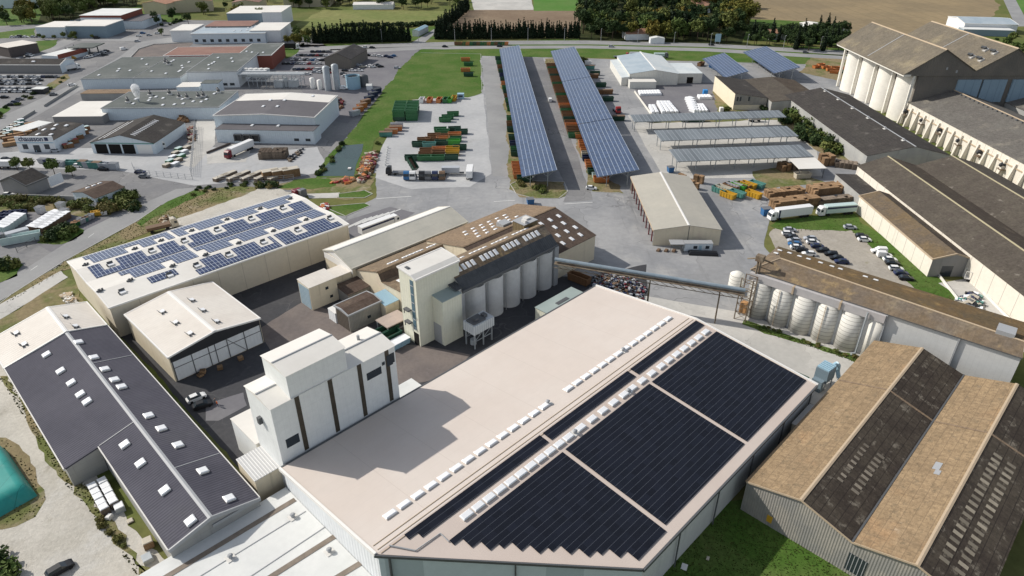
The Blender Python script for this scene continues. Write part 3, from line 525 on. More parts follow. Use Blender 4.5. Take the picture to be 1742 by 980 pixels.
# ------------------------------------------------------------------ buildings
class Hall:
    """A building whose roof is one profile (y, z) run along x. Keeps its frame, so that things can be laid on the roof."""
    def __init__(s, name, label, cat, o, az, L, prof, roofs, wall, x0=0.0, over=0.3, th=0.16, trim=None, rparts=None, group=None, base=0.0, wallname='wall', rname='roof', openside=None):
        s.fr = Fr(o, az); s.prof = prof; s.th = th; n = len(prof)
        s.x0 = x0 if isinstance(x0, (list, tuple)) else [x0] * n
        s.x1 = L if isinstance(L, (list, tuple)) else [L] * n; s.L = max(s.x1); s.W = prof[-1][0]
        s.e = thing(name, label, cat, (o[0], o[1], 0), s.fr.rz, group)
        if wall:
            mb = MB(); N = [(s.x0[i], y, z) for i, (y, z) in enumerate(prof)]; Fp = [(s.x1[i], y, z) for i, (y, z) in enumerate(prof)]
            g = lambda p: (p[0], p[1], base)
            if openside != 'right': mb.poly([g(N[0]), g(Fp[0]), Fp[0], N[0]])
            if openside != 'left': mb.poly([g(Fp[-1]), g(N[-1]), N[-1], Fp[-1]])
            for i in range(n - 1):
                mb.poly([g(N[i + 1]), g(N[i]), N[i], N[i + 1]]); mb.poly([g(Fp[i]), g(Fp[i + 1]), Fp[i + 1], Fp[i]])
            me = mb.mesh(wallname, [M[wall]])
            bm = bmesh.new(); bm.from_mesh(me); bmesh.ops.remove_doubles(bm, verts=bm.verts, dist=0.001); bmesh.ops.recalc_face_normals(bm, faces=bm.faces); bm.to_mesh(me); bm.free()
            put(wallname, me, s.e)
        # roof slab
        P = list(prof)
        a, b = P[0], P[1]; sl = (b[1] - a[1]) / (b[0] - a[0]); lo_ = (a[0] - over, a[1] - over * sl)
        a, b = P[-1], P[-2]; sl = (b[1] - a[1]) / (b[0] - a[0]); hi_ = (a[0] + over, a[1] + over * sl)
        P = [lo_] + P[1:-1] + [hi_]
        mats = [M[r] for r in (roofs if isinstance(roofs, (list, tuple)) else [roofs])]
        mb = MB()
        for i in range(n - 1):
            (y0, z0), (y1, z1) = P[i], P[i + 1]; mi = min(i, len(mats) - 1)
            xa0, xa1, xb0, xb1 = s.x0[i] - over, s.x1[i] + over, s.x0[i + 1] - over, s.x1[i + 1] + over
            mb.poly([(xa0, y0, z0 + th), (xa1, y0, z0 + th), (xb1, y1, z1 + th), (xb0, y1, z1 + th)], mi)
            mb.poly([(xa0, y0, z0 + .01), (xb0, y1, z1 + .01), (xb1, y1, z1 + .01), (xa1, y0, z0 + .01)], mi)
            mb.poly([(xa0, y0, z0 + .01), (xa0, y0, z0 + th), (xb0, y1, z1 + th), (xb0, y1, z1 + .01)], mi)
            mb.poly([(xa1, y0, z0 + .01), (xb1, y1, z1 + .01), (xb1, y1, z1 + th), (xa1, y0, z0 + th)], mi)
        for i, m_ in ((0, 0), (n - 1, len(mats) - 1)):
            y, z = P[i]; mb.poly([(s.x0[i] - over, y, z + .01), (s.x1[i] + over, y, z + .01), (s.x1[i] + over, y, z + th), (s.x0[i] - over, y, z + th)], m_)
        me = mb.mesh(rname, mats)
        bm = bmesh.new(); bm.from_mesh(me); bmesh.ops.remove_doubles(bm, verts=bm.verts, dist=0.001); bmesh.ops.recalc_face_normals(bm, faces=bm.faces); bm.to_mesh(me); bm.free()
        s.roof = put(rname, me, s.e)
        if trim:
            mb = MB(); q = 0.16
            for i in range(n - 1):
                (y0, z0), (y1, z1) = P[i], P[i + 1]
                for xs, d in ((s.x0, -over - .03), (s.x1, over + .03)):
                    xa, xb = xs[i] + d, xs[i + 1] + d
                    mb.hexa([(xa - q, y0, z0 - .2), (xb - q, y1, z1 - .2), (xb + q, y1, z1 - .2), (xa + q, y0, z0 - .2)],
                            [(xa - q, y0, z0 + th + .06), (xb - q, y1, z1 + th + .06), (xb + q, y1, z1 + th + .06), (xa + q, y0, z0 + th + .06)])
            for i in (0, n - 1):
                y, z = P[i]; mb.box(s.x0[i] - over - q, s.x1[i] + over + q, y - q, y + q, z - .2, z + th + .065)
            mb.build('roof_edging', M[trim], s.e)
    def z(s, y):
        for (y0, z0), (y1, z1) in zip(s.prof, s.prof[1:]):
            if y <= y1 or (y1 == s.prof[-1][0]):
                return z0 + (z1 - z0) * (y - y0) / (y1 - y0) + s.th
    def tilt(s, y):
        for (y0, z0), (y1, z1) in zip(s.prof, s.prof[1:]):
            if y <= y1 or (y1 == s.prof[-1][0]): return math.atan2(z1 - z0, y1 - y0)
    def hit(s, px, py):
        z = s.prof[0][1]
        for _ in range(30):
            x, y = s.fr.px(px, py, z); z = z * .4 + s.z(min(max(y, s.prof[0][0]), s.W)) * .6
        return x, y
    def on(s, name, me, x, y, dz=0.0, rz=0.0):
        o = put(name, me, s.e, (x, y, s.z(y) + dz)); o.rotation_euler = (s.tilt(y), 0, rz); return o
    def slab(s, name, mat, rects, dz=0.1, th=0.05):
        """flat plates lying on the roof, each x0, x1, y0, y1"""
        mb = MB()
        for (x0, x1, y0, y1) in rects:
            t = 1e-3; za, zb = s.z(y0 + t) + dz, s.z(y1 - t) + dz
            mb.hexa([(x0, y0, za), (x1, y0, za), (x1, y1, zb), (x0, y1, zb)], [(x0, y0, za + th), (x1, y0, za + th), (x1, y1, zb + th), (x0, y1, zb + th)])
        return mb.build(name, M[mat], s.e)
    def ridge(s, y, mat='trim_w', w=0.28, h=0.1, x0=None, x1=None, name='ridge_cap'):
        z = s.z(y); mb = MB(); k = min(range(len(s.prof)), key=lambda i: abs(s.prof[i][0] - y))
        xa = (s.x0[k] - .3) if x0 is None else x0; xb = (s.x1[k] + .3) if x1 is None else x1
        sl = abs(math.tan(s.tilt(y - .5)))
        for d in (-1, 1):
            mb.hexa([(xa, y, z + .02), (xb, y, z + .02), (xb, y + d * w, z - w * sl + .02), (xa, y + d * w, z - w * sl + .02)], [(xa, y, z + h), (xb, y, z + h), (xb, y + d * w, z - w * sl + h), (xa, y + d * w, z - w * sl + h)])
        return mb.build(name, M[mat], s.e)
    def wallbox(s, name, side, c, w, z0, z1, mat, d=0.06, parent=None):
        """a plate on a wall: side near/far at y = c, right/left at x = c"""
        mb = MB()
        if side == 'near': x = min(s.x0) if isinstance(s.x0, list) else s.x0; mb.box(x - d, x + .02, c - w / 2, c + w / 2, z0, z1)
        elif side == 'far': mb.box(s.L - .02, s.L + d, c - w / 2, c + w / 2, z0, z1)
        elif side == 'right': mb.box(c - w / 2, c + w / 2, s.prof[0][0] - d, s.prof[0][0] + .02, z0, z1)
        else: mb.box(c - w / 2, c + w / 2, s.W - .02, s.W + d, z0, z1)
        return mb.build(name, M[mat], s.e if parent is None else parent)
def quick(name, label, cat, A, B, C, h, rise, roofs, wall, axis='d', az=None, ridge=0.5, drop=0.0, L=None, **k):
    """building from three eave corners in the photograph: A, B the facing edge, C the far corner beyond B"""
    pA, pB, pC = a2(*A, h), a2(*B, h), a2(*C, h)
    if axis == 'd':
        a = (az_of(pA, pB) - 90) if az is None else az; fr = Fr(pB, a); Lx = fr.l(pC)[0] if L is None else L; W = fr.l(pA)[1]
        o = pB
    else:
        a = az_of(pA, pB) if az is None else az; fr = Fr(pA, a); Lx = fr.l(pB)[0]; W = fr.l(pC)[1] if L is None else L; o = pA
    if rise == 0: prof = [(0, h), (W, h + drop)]
    else: prof = [(0, h), (W * ridge, h + rise), (W, h + drop)]
    return Hall(name, label, cat, o, a, Lx, prof, roofs, wall, **k)
def boxmesh(name, L, W, Hh, mats, dome=True):
    mb = MB(); mb.box(-L / 2, L / 2, -W / 2, W / 2, -0.1, Hh, 0)
    if dome: mb.hexa([(-L / 2 - .05, -W / 2 - .05, Hh), (L / 2 + .05, -W / 2 - .05, Hh), (L / 2 + .05, W / 2 + .05, Hh), (-L / 2 - .05, W / 2 + .05, Hh)],
                     [(-L * .42, -W * .42, Hh + .16), (L * .42, -W * .42, Hh + .16), (L * .42, W * .42, Hh + .16), (-L * .42, W * .42, Hh + .16)], 1)
    return mb.mesh(name, mats)
SKY_SQ = boxmesh('skylight', 1.7, 1.7, 0.32, [M['curb'], M['dome']])
SKY_SM = boxmesh('skylight', 1.4, 1.0, 0.2, [M['curb'], M['dome']])
SKY_P = boxmesh('skylight', 1.0, 1.7, 0.03, [M['curb'], M['dome']])
SKY_Q = boxmesh('skylight', 1.15, .85, 0.02, [M['curb'], M['dome']])
SKY_BIG = boxmesh('skylight', 2.2, 1.15, 0.27, [M['curb'], M['dome']])
mb = MB(); mb.box(-.75, .75, -.55, .55, -.1, .3, 0); mb.box(-.68, .68, -.5, .5, .3, .36, 1); mb.hexa([(-.75, .6, .2), (.75, .6, .2), (.75, .68, .2), (-.75, .68, .2)], [(-.75, .9, .85), (.75, .9, .85), (.75, .98, .85), (-.75, .98, .85)], 2)
mb.box(-1.05, -.8, -.5, -.15, -.05, .5, 2); mb.box(-1.05, -.8, .25, .6, -.05, .5, 2)
VENT_A = mb.mesh('smoke_vent', [M['curb'], M['dome'], M['trim_d']])
mb = MB(); mb.box(-.8, .8, -.12, .12, -.05, .35, 2); mb.box(-.35, .35, -.5, .5, -.05, .42, 2); mb.tube((0, 0, 0), (0, 0, .7), .3, .25, 8, 2); mb.box(.5, .95, .1, .5, -.05, .5, 2)
VENT_B = mb.mesh('roof_ventilator', [M['curb'], M['dome'], M['trim_d']])
mb = MB(); mb.box(-.75, .75, -.75, .75, -.1, .12, 0); mb.tube((0, 0, .1), (0, 0, .75), .3, .3, 10, 1); mb.tube((0, 0, .7), (0, 0, .95), .5, .25, 10, 1)
VENT_C = mb.mesh('roof_ventilator', [M['curb'], M['trim_g']])

mb = MB(); mb.box(-1.1, 1.1, -1.1, 1.1, -.2, .8, 0); mb.tube((0, 0, .8), (0, 0, 1.9), .8, .8, 10, 2); mb.tube((0, 0, 1.5), (1.2, .9, 2.2), .55, .7, 8, 2)
VENT_BIG = mb.mesh('roof_ventilator', [M['curb'], M['dome'], M['trim_d']])

# --- the big pale pink hall with the black solar arrays
PK = Fr((0.397, 48.87), 44.4)
pink = Hall('warehouse', 'largest warehouse, pale pink roof with black solar arrays and rows of skylights', 'warehouse', PK.o, 44.4, 90.9, [(0, 9.0), (29.3, 12.0), (58.6, 9.0)],
            ['r_pink2', 'r_pink'], None, x0=[28.4, 0.0, 0.0], over=0.35)
def wallpart(name, pts, mat, parent, h=None):
    mb = MB(); mb.poly(pts); return mb.build(name, M[mat], parent)
e = pink.e
mb = MB(); mb.poly([(0, 29.3, 0), (0, 58.6, 0), (0, 58.6, 9), (0, 29.3, 12)]); mb.poly([(0, 58.6, 0), (90.9, 58.6, 0), (90.9, 58.6, 9), (0, 58.6, 9)])
mb.build('end_wall', M['w_white'], e)
mb = MB(); mb.poly([(0, 29.3, 0), (28.4, 0, 0), (28.4, 0, 9), (0, 29.3, 12)]); mb.build('corrugated_wall', M['w_bluegrey'], e)
mb = MB(); mb.poly([(28.4, 0, 0), (90.9, 0, 0), (90.9, 0, 9), (28.4, 0, 9)]); mb.poly([(90.9, 0, 0), (90.9, 58.6, 0), (90.9, 58.6, 9), (90.9, 29.3, 12), (90.9, 0, 9)]); mb.build('side_wall', M['w_greyrib'], e)
for (xa, ya, za, xb, yb, zb) in ((-.4, 29.3, 12, -.4, 59, 9), (91.3, -.4, 9, 91.3, 29.3, 12), (91.3, 29.3, 12, 91.3, 59, 9)):
    mb = MB(); mb.hexa([(xa - .22, ya, za - .3), (xb - .22, yb, zb - .3), (xb + .22, yb, zb - .3), (xa + .22, ya, za - .3)], [(xa - .22, ya, za + .4), (xb - .22, yb, zb + .4), (xb + .22, yb, zb + .4), (xa + .22, ya, za + .4)]); mb.build('parapet_capping', M['trim_w'], e)
mb = MB(); mb.box(28, 91.2, -.55, -.2, 8.6, 9.2); mb.box(0, 91.2, 58.9, 59.25, 8.6, 9.2)
mb.hexa([(-.75, 29.2, 11.7), (-.4, 29.2, 11.7), (28.2, -.3, 8.75), (27.8, -.3, 8.75)], [(-.75, 29.2, 12.2), (-.4, 29.2, 12.2), (28.2, -.3, 9.25), (27.8, -.3, 9.25)])
mb.build('gutter', M['trim_d'], e)
for xx in (38.5, 51, 63.5, 76, 88.5):
    mb = MB(); mb.tube((xx, -.42, 0), (xx, -.42, 8.8), .14, .14, 8); mb.build('downpipe', M['trim_d'], e)
mb = MB(); mb.tube((1.0, 27.8, 0), (1.0, 27.8, 11.4), .22, .22, 8); mb.build('downpipe', M['trim_d'], e)
mb = MB(); mb.tube((14.5, 14.0, 0), (14.5, 14.0, 10), .13, .13, 8); mb.build('downpipe', M['trim_d'], e)
for yy in (29.75, 28.85, 30.9):
    mb = MB(); zz = pink.z(yy); mb.box(.3, 90.6, yy - .05, yy + .05, zz + .02, zz + .10); mb.build('ridge_rail', M['trim_t'], e)
def stair(x0, step, y0, y1, x1, px_=1.75, py_=1.12):
    r = []; y = y1; i = 0
    while y - py_ >= y0 - 1e-3:
        r.append((x0[min(i, len(x0) - 1)] if isinstance(x0, list) else x0, x1, y - py_, y)); y -= py_; i += 1
    return r
pink.slab('solar_array', 'pv_black', stair([4.9, 6.65], 0, 26.7, 29.0, 36.4))
pink.slab('solar_array', 'pv_black', [(37.2, 63.6, 26.75, 28.98)]); pink.slab('solar_array', 'pv_black', [(64.6, 90.6, 26.75, 28.98)])
y = 23.5; rr = []; i = 0
while y > 2.0:
    rr.append((9.4 + round((23.5 - y) * 0.93 / 1.75) * 1.75, 36.5, y - 1.12, y)); y -= 1.12; i += 1
pink.slab('solar_array', 'pv_black', rr)
pink.slab('solar_array', 'pv_black', [(37.4, 63.9, 1.9, 23.6)]); pink.slab('solar_array', 'pv_black', [(64.8, 90.7, 1.9, 23.6)])
for (a, b, n_, yy) in ((6.0, 43.4, 14, 34.2), (51.0, 87.2, 14, 34.4)):
    for k_ in range(n_): pink.on('skylight', SKY_BIG, a + (b - a) * k_ / (n_ - 1), yy)
for (a, b, n_) in ((14.6, 40.0, 11), (43.6, 57.2, 5), (60.0, 70.4, 4), (73.4, 88.4, 6)):
    for k_ in range(n_): pink.on('skylight', SKY_BIG, a + (b - a) * k_ / (n_ - 1), 25.15)
for xx in (44.6, 69.4): pink.on('roof_ventilator', VENT_C, xx, 34.3)
pink.on('roof_ventilator', VENT_C, 58.6, 25.1); pink.on('roof_ventilator', VENT_C, 41.8, 25.1)
mb = MB(); mb.tube((2.0, 29.0, 12.3), (4.4, 25.6, 11.95), .12, .12, 6); mb.tube((4.4, 25.6, 11.95), (9.2, 25.4, 11.9), .1, .1, 6); mb.tube((9.2, 25.4, 11.9), (9.2, 23.4, 11.7), .1, .1, 6); mb.build('cable_tray', M['trim_g'], e)
# low annexes on the far gable, with green walls
q = Hall('shed', 'low dark roofed lean-to with green edge against the far gable of the pink hall', 'shed', PK.w(91.4, 4.0), 44.4, 7.5, [(0, 4.2), (26.0, 4.2)], 'r_mauvegrey', 'dkgreen', over=.1)
mb = MB(); mb.box(-.1, 7.8, -.16, 0, 3.4, 4.5); mb.box(7.5, 7.8, 0, 26, 3.4, 4.5); mb.build('roof_edging', M['dkgreen'], q.e)
q = Hall('shed', 'small pale green flat roofed shed squeezed between silos and the pink hall', 'shed', PK.w(77.0, 61.2), 44.4, 14.5, [(0, 5.0), (6.2, 5.0)], 'r_lowgreen', 'w_mint', over=.15)
q.slab('skylight', 'trim_d', [(5.0, 9.5, 2.6, 3.8)], .02, .06)
q = Hall('shed', 'cream flat roofed link shed beside the pink hall and the tan gabled hall', 'shed', PK.w(80.5, -6.6), 44.4, 8.4, [(0, 5.4), (6.0, 5.4)], 'r_white', 'w_cream2', over=.1)

# --- white low slab roof in the foreground
lowb = Hall('low_building', 'low flat grey white building with brown rooflight strips under the pink hall', 'building', PK.w(-33.0, 29.3), 44.4, 32.8, [(0, 4.0), (29.6, 4.0)], 'r_low', 'w_cream2', over=.12)
def strip(b, p, q_, w_, mat, name, dz=.03, th=.05):
    z = b.prof[0][1] + b.th; A_, B_ = Vector((*b.fr.px(*p, z), 0)), Vector((*b.fr.px(*q_, z), 0)); d = (B_ - A_).normalized(); n_ = Vector((-d.y, d.x, 0)) * w_ / 2; zz = Vector((0, 0, z + dz))
    mb = MB(); mb.hexa([A_ + n_ + zz, B_ + n_ + zz, B_ - n_ + zz, A_ - n_ + zz], [v + zz + Vector((0, 0, th)) for v in (A_ + n_, B_ + n_, B_ - n_, A_ - n_)]); return mb.build(name, M[mat], b.e)
for p_, q_ in (((277, 985), (502, 850)), ((452, 987), (572, 911)), ((566, 987), (617, 956))): strip(lowb, p_, q_, 1.0, 'rooflight', 'rooflight')
for p_, q_ in (((417, 987), (560, 892)), ((330, 987), (520, 870))): strip(lowb, p_, q_, .14, 'trim_g', 'roof_seam')
for p_ in ((498.5, 880), (560.5, 939), (392.6, 949.6)):
    x, y = lowb.hit(*p_); lowb.on('roof_ventilator', VENT_C, x, y)
x, y = lowb.hit(597, 932); lowb.slab('rooflight', 'trim_g', [(x - .6, x + .6, y - 1.6, y + .2)], .3, .1); lowb.slab('access_hatch', 'trim_w', [(x - .5, x + .9, y + .5, y + 1.8)], .05, .5)

# --- charcoal roofed hall
od = a2(440, 848, 6.0)
dark = Hall('warehouse', 'long warehouse with charcoal ribbed roof, pale ridge and square white skylights', 'warehouse', od, -45.0, 78.2, [(0, 6.0), (8.4, 8.0), (15.6, 6.15)], 'r_char', 'w_concrete', over=.15)
mb = MB(); mb.hexa([(33.8, 15.6, 5.95), (78.2, 15.6, 5.95), (78.2, 22.0, 4.6), (33.8, 22.0, 4.6)], [(33.8, 15.6, 6.31), (78.2, 15.6, 6.31), (78.2, 22.2, 4.9), (33.8, 22.2, 4.9)]); mb.build('roof_extension', M['r_char'], dark.e)
mb = MB(); mb.poly([(33.8, 15.7, 0), (33.8, 21.9, 0), (33.8, 21.9, 4.6), (33.8, 15.7, 5.95)]); mb.poly([(33.8, 21.9, 0), (94, 21.9, 0), (94, 21.9, 4.6), (33.8, 21.9, 4.6)]); mb.build('side_wall', M['w_concrete'], dark.e)
dark.ridge(8.4, 'trim_g', .42, .1)
mb = MB(); mb.box(-.25, -.05, -.2, 8.4, 5.7, 6.3)
for (y0, z0, y1, z1) in ((-.2, 6.05, 8.4, 8.15), (8.4, 8.15, 15.8, 6.3)): mb.hexa([(-.42, y0, z0 - .5), (-.16, y0, z0 - .5), (-.16, y1, z1 - .5), (-.42, y1, z1 - .5)], [(-.42, y0, z0 + .25), (-.16, y0, z0 + .25), (-.16, y1, z1 + .25), (-.42, y1, z1 + .25)])
mb.build('verge_trim', M['trim_g'], dark.e)
mb = MB(); mb.box(0, 78.2, -.32, -.14, 5.75, 6.2); mb.box(0, 33.8, 15.76, 15.95, 5.9, 6.35); mb.box(33.8, 78.2, 22.2, 22.4, 4.4, 4.95); mb.build('gutter', M['curb'], dark.e)
for xx in (33.8, 60.5, 15.5): mb = MB(); mb.hexa([(xx, 8.8, 8.08), (xx + .16, 8.8, 8.08), (xx + .16, 15.6, 6.35), (xx, 15.6, 6.35)], [(xx, 8.8, 8.14), (xx + .16, 8.8, 8.14), (xx + .16, 15.6, 6.4), (xx, 15.6, 6.4)]) if xx == 33.8 else mb.hexa([(xx, 0, 6.18), (xx + .16, 0, 6.18), (xx + .16, 8, 8.08), (xx, 8, 8.08)], [(xx, 0, 6.24), (xx + .16, 0, 6.24), (xx + .16, 8, 8.14), (xx, 8, 8.14)]); mb.build('roof_seam', M['trim_g'], dark.e)
for p_ in ((80, 604), (104, 632), (122, 652), (137.5, 671.5), (149, 684), (134, 583), (160, 609), (178.5, 629), (195, 647), (207, 659), (253, 708), (274.5, 730), (303, 758), (345, 802), (390, 849), (213, 757), (240, 789), (281, 835), (325, 887)):
    x, y = dark.hit(*p_); dark.on('skylight', SKY_SQ, x, y)
dark2 = Hall('warehouse', 'warm white roofed end hall joined to the charcoal roofed hall', 'warehouse', dark.fr.w(78.4, 0), -45.0, 15.0, [(0, 6.15), (8.4, 8.2), (22.2, 4.75)], 'r_warm', 'w_concrete', over=.12, trim='trim_w')
dark2.ridge(8.4, 'trim_w', .45, .12)
for p_ in ((112, 539), (128.5, 555.5), (29, 567), (42.5, 586)):
    x, y = dark2.hit(*p_); dark2.on('smoke_vent', VENT_A, x, y)
porch = Hall('porch', 'small white ribbed porch between the charcoal roof and the white tower', 'porch', PK.w(-4.4, 61.3), 44.4, 5.0, [(0, 7.2), (6.6, 7.9)], 'w_porch', 'w_cream2', over=.12)

# --- cream hall with blue solar arrays
os_ = a2(186, 522.6, 9.2)
sol = Hall('warehouse', 'long cream warehouse whose white roof is checkered with blue solar arrays', 'warehouse', os_, 45.4, 69.5, [(0, 9.0), (9.0, 9.75), (17.2, 9.15), (25.4, 9.75), (34.0, 9.0)], ['r_white'], 'w_cream', over=.15, trim='trim_w')
RIDGES = (9.0, 25.4)
def pvfield(b, name, lo_y, rd_y, vents, xr, notch=1.7, skip=()):
    """modules from the low edge of a slope up towards its ridge, left out round each vent"""
    d = 1 if rd_y > lo_y else -1; rows = 5; ph = 1.45; rects = []
    for r in range(rows):
        y0 = lo_y + d * (0.35 + r * ph); y1 = y0 + d * ph; run = None; x = xr[0]
        while x <= xr[1] + .01:
            bad = x + 1.02 > xr[1] or any(a <= x <= b_ for a, b_ in skip) or (r >= 2 and any(abs(x + .5 - v_) < notch for v_ in vents))
            if not bad and run is None: run = x
            if bad and run is not None: rects.append((run, x, min(y0, y1), max(y0, y1))); run = None
            x += 1.02
        if run is not None: rects.append((run, x - 1.02, min(y0, y1), max(y0, y1)))
    return b.slab(name, 'pv_blue', rects, .09, .04)
vb = {'4': [], '3': [], '2': [], '1': []}
z4 = lambda X, Y: (80 + X / 4.9, 330 + Y / 4.9); z5 = lambda X, Y: (340 + X / 5.763, 330 + Y / 5.763)
v4 = [z4(320, 595), z4(730, 462), z4(950, 393), z4(1205, 310), z5(265, 255), z5(590, 150), z5(885, 52)]
v3 = [z4(535, 595), z4(880, 482), z4(1150, 398), z4(1425, 305), z5(510, 250), z5(820, 145)]
v2 = [z4(440, 812), z4(690, 725), z4(1045, 605), z4(1320, 512), z5(380, 487), z5(720, 368), z5(1040, 258)]
v1 = [z4(635, 825), z4(1030, 685), z4(1255, 605), z5(290, 605), z5(630, 480), z5(965, 360), z5(1285, 245)]
vx = {}
for key, lst, me, nm in (('4', v4, VENT_B, 'roof_ventilator'), ('3', v3, VENT_A, 'smoke_vent'), ('2', v2, VENT_B, 'roof_ventilator'), ('1', v1, VENT_A, 'smoke_vent')):
    vx[key] = []
    for p_ in lst:
        x, y = sol.hit(*p_); vx[key].append(x); sol.on(nm, me, x, y)
pvfield(sol, 'solar_array', 34.0, 25.4, vx['4'], (3.5, 68.3), skip=((26.4, 27.2),))
pvfield(sol, 'solar_array', 17.2, 25.4, vx['3'], (2.4, 68.3), skip=((26.4, 27.6),))
pvfield(sol, 'solar_array', 17.2, 9.0, vx['2'], (7.5, 68.3), skip=((26.4, 27.6),))
pvfield(sol, 'solar_array', 0.0, 9.0, vx['1'], (23.0, 68.3), skip=((47.0, 48.1),))
sol.slab('solar_array', 'pv_blue', [(11.8, 19.0, 4.1, 7.4)], .09, .04)
# --- the annex with glazed front
an = Hall('warehouse', 'white gabled annex with dark fascia and glazed front facing the courtyard', 'warehouse', a2(440.5, 542, 7.2), -46.0, 25.6, [(0, 7.2), (11.2, 8.9), (22.4, 7.2)], 'r_warm', 'w_cream2', over=.2, trim='trim_w')
an.ridge(11.2, 'trim_w', .5, .14)
for p_ in ((326.5, 511), (345, 528), (368.5, 547), (277, 530.5), (299.5, 549), (324, 567.5)):
    x, y = an.hit(*p_); an.on('smoke_vent', VENT_A, x, y)
mb = MB()
for (y0, z0, y1, z1) in ((0.2, 7.1, 11.2, 8.8), (11.2, 8.8, 22.2, 7.1)): mb.hexa([(-.3, y0, 5.6), (-.05, y0, 5.6), (-.05, y1, 5.6), (-.3, y1, 5.6)], [(-.3, y0, z0), (-.05, y0, z0), (-.05, y1, z1), (-.3, y1, z1)])
mb.build('fascia', M['blackg'], an.e)
mb = MB(); mb.box(-.12, -.03, .3, 22.1, .2, 5.6); gl = mb.build('window', M['w_white'], an.e)
mb = MB()
for yy in (.3, 4.6, 9.0, 12.0, 13.6, 17.6, 22.0): mb.box(-.22, -.13, yy - .1, yy + .1, .1, 5.6)
mb.box(-.21, -.13, .3, 22.1, 3.7, 3.85); mb.build('frame', M['trim_d'], gl)
mb = MB(); mb.tube((-.24, 4.8, .3), (-.24, 8.8, 5.3), .07, .07, 6); mb.build('brace', M['trim_d'], gl)

# --- white silo tower
tw = thing('silo_tower', 'tall white clad silo tower with dark vertical slots beside the pink hall', 'tower', PK.w(0, 59.6), PK.rz)
mb = MB(); mb.box(.6, 27.2, 0, 9.2, 0, 22.0); mb.build('wall', M['w_tower'], tw)
def gable_cap(name, x0, x1, y0, y1, z, rise, mat, parent, ov=.2):
    ym = (y0 + y1) / 2; mb = MB()
    mb.poly([(x0 - ov, y0 - ov, z), (x1 + ov, y0 - ov, z), (x1 + ov, ym, z + rise), (x0 - ov, ym, z + rise)]); mb.poly([(x1 + ov, y1 + ov, z), (x0 - ov, y1 + ov, z), (x0 - ov, ym, z + rise), (x1 + ov, ym, z + rise)])
    for x in (x0 - ov, x1 + ov): mb.poly([(x, y0 - ov, z), (x, ym, z + rise), (x, y1 + ov, z)])
    return mb.build(name, M[mat], parent)
gable_cap('roof', .6, 27.2, 0, 9.2, 22.02, .8, 'r_white', tw)
mb = MB(); mb.box(4.5, 16.4, .05, 8.6, 22.0, 27.0); ph = mb.build('penthouse', M['w_tower'], tw)
gable_cap('penthouse_roof', 4.5, 16.4, .05, 8.6, 27.02, .7, 'r_white', ph)
for b_ in ((4.3, 16.6, 4.2, 4.45, 27.68, 27.84), (17.2, 27.4, 4.45, 4.75, 22.78, 22.95), (.4, 4.3, 4.45, 4.75, 22.78, 22.95)): mb = MB(); mb.box(*b_); mb.build('ridge_cap', M['trim_g'], tw)
for xx in (5.6, 12.4, 18.8, 25.2):
    mb = MB(); mb.box(xx - .45, xx + .45, -.07, .02, 9.3, 21.9); mb.build('slot', M['slotbrown'], tw)
mb = MB(); mb.box(20.2, 23.6, -.06, .01, 17.2, 18.9); mb.build('window', M['glass'], tw); mb = MB(); mb.box(25.0, 26.4, -.11, .01, 18.0, 20.6); mb.build('window', M['glass'], tw)
mb = MB(); mb.box(26.0, 26.9, -.06, .01, 18.3, 20.6) ; mb.build('window', M['glass'], tw)
for xx in (24.2, 24.75 + .9): mb = MB(); mb.box(xx - .3, xx + .3, -.12, .01, 18.9, 19.6); mb.build('window', M['glass'], tw)
mb = MB(); mb.box(2.0, 4.6, -.06, .01, 12.0, 14.0); mb.build('window', M['glass'], tw)
mb = MB(); mb.tube((23, 6, 22.4), (23, 6, 23.6), .3, .3, 8); mb.build('roof_ventilator', M['trim_g'], tw)
mb = MB(); mb.box(.0, 7.0, 9.3, 19.6, 0, 8.0); lob = mb.build('lower_block', M['w_tower'], tw); mb = MB(); mb.box(-.1, 7.1, 9.25, 19.75, 8.02, 8.2); mb.build('lower_roof', M['r_white'], lob)
mb = MB(); mb.box(-.12, .58, 4.6, 5.4, 16.0, 17.4); mb.build('wall_vent', M['trim_d'], tw)
tl = Hall('shed', 'low white roofed shed between the white tower and the courtyard', 'shed', PK.w(27.6, 60.4), 44.4, 8.0, [(0, 5.0), (6.5, 5.0)], 'r_low', 'w_white', over=.1)
# --- long cream gabled hall and the mill with its silos (frame MF: x along the halls, y to the north-west)
MF = Fr((-45.13, 168.88), 44.8)
h6 = Hall('warehouse', 'long cream hall with lichened pale gabled roof behind the brown mill', 'warehouse', MF.w(0, 0), 44.8, 43.6, [(0, 6.8), (8.6, 9.4), (14.5, 7.4)], ['r_greybeige', 'r_white'], 'w_cream2', over=.15, trim='r_greybeige')  # white left slope has its strong sunlight put into the colour
h6.ridge(8.6, 'trim_w', .3, .1)
mb = MB(); mb.box(-.12, .02, -.1, 14.6, 5.0, 6.95); mb.poly([(-.1, 0, 6.9), (-.1, 14.5, 7.4), (-.1, 8.6, 9.35)]); mb.build('gable_cladding', M['trim_w'], h6.e)
mb = MB(); mb.box(38.5, 41.5, -.5, .2, 4, 6.5); mb.build('duct', M['trim_g'], h6.e)
mill = Hall('mill', 'brown roofed mill hall with rows of white skylights between cream hall and silos', 'mill', MF.w(1.2, -24.2), 44.8, 41.0, [(0, 7.6), (11.6, 7.0), (13.0, 9.6), (24.0, 6.0)], ['r_brown', 'r_plum', 'r_brown'], 'w_cream2', over=.2)  # plum slope faces away from the sun, shade put into its colour
mill.ridge(13.0, 'r_orange', .35, .12)
gp = [3.0 + i * 1.28 for i in range(28)]
for i, x in enumerate(gp):
    if i % 7 in (3,): continue
    mill.on('skylight', SKY_Q, x + 3, 16.2)
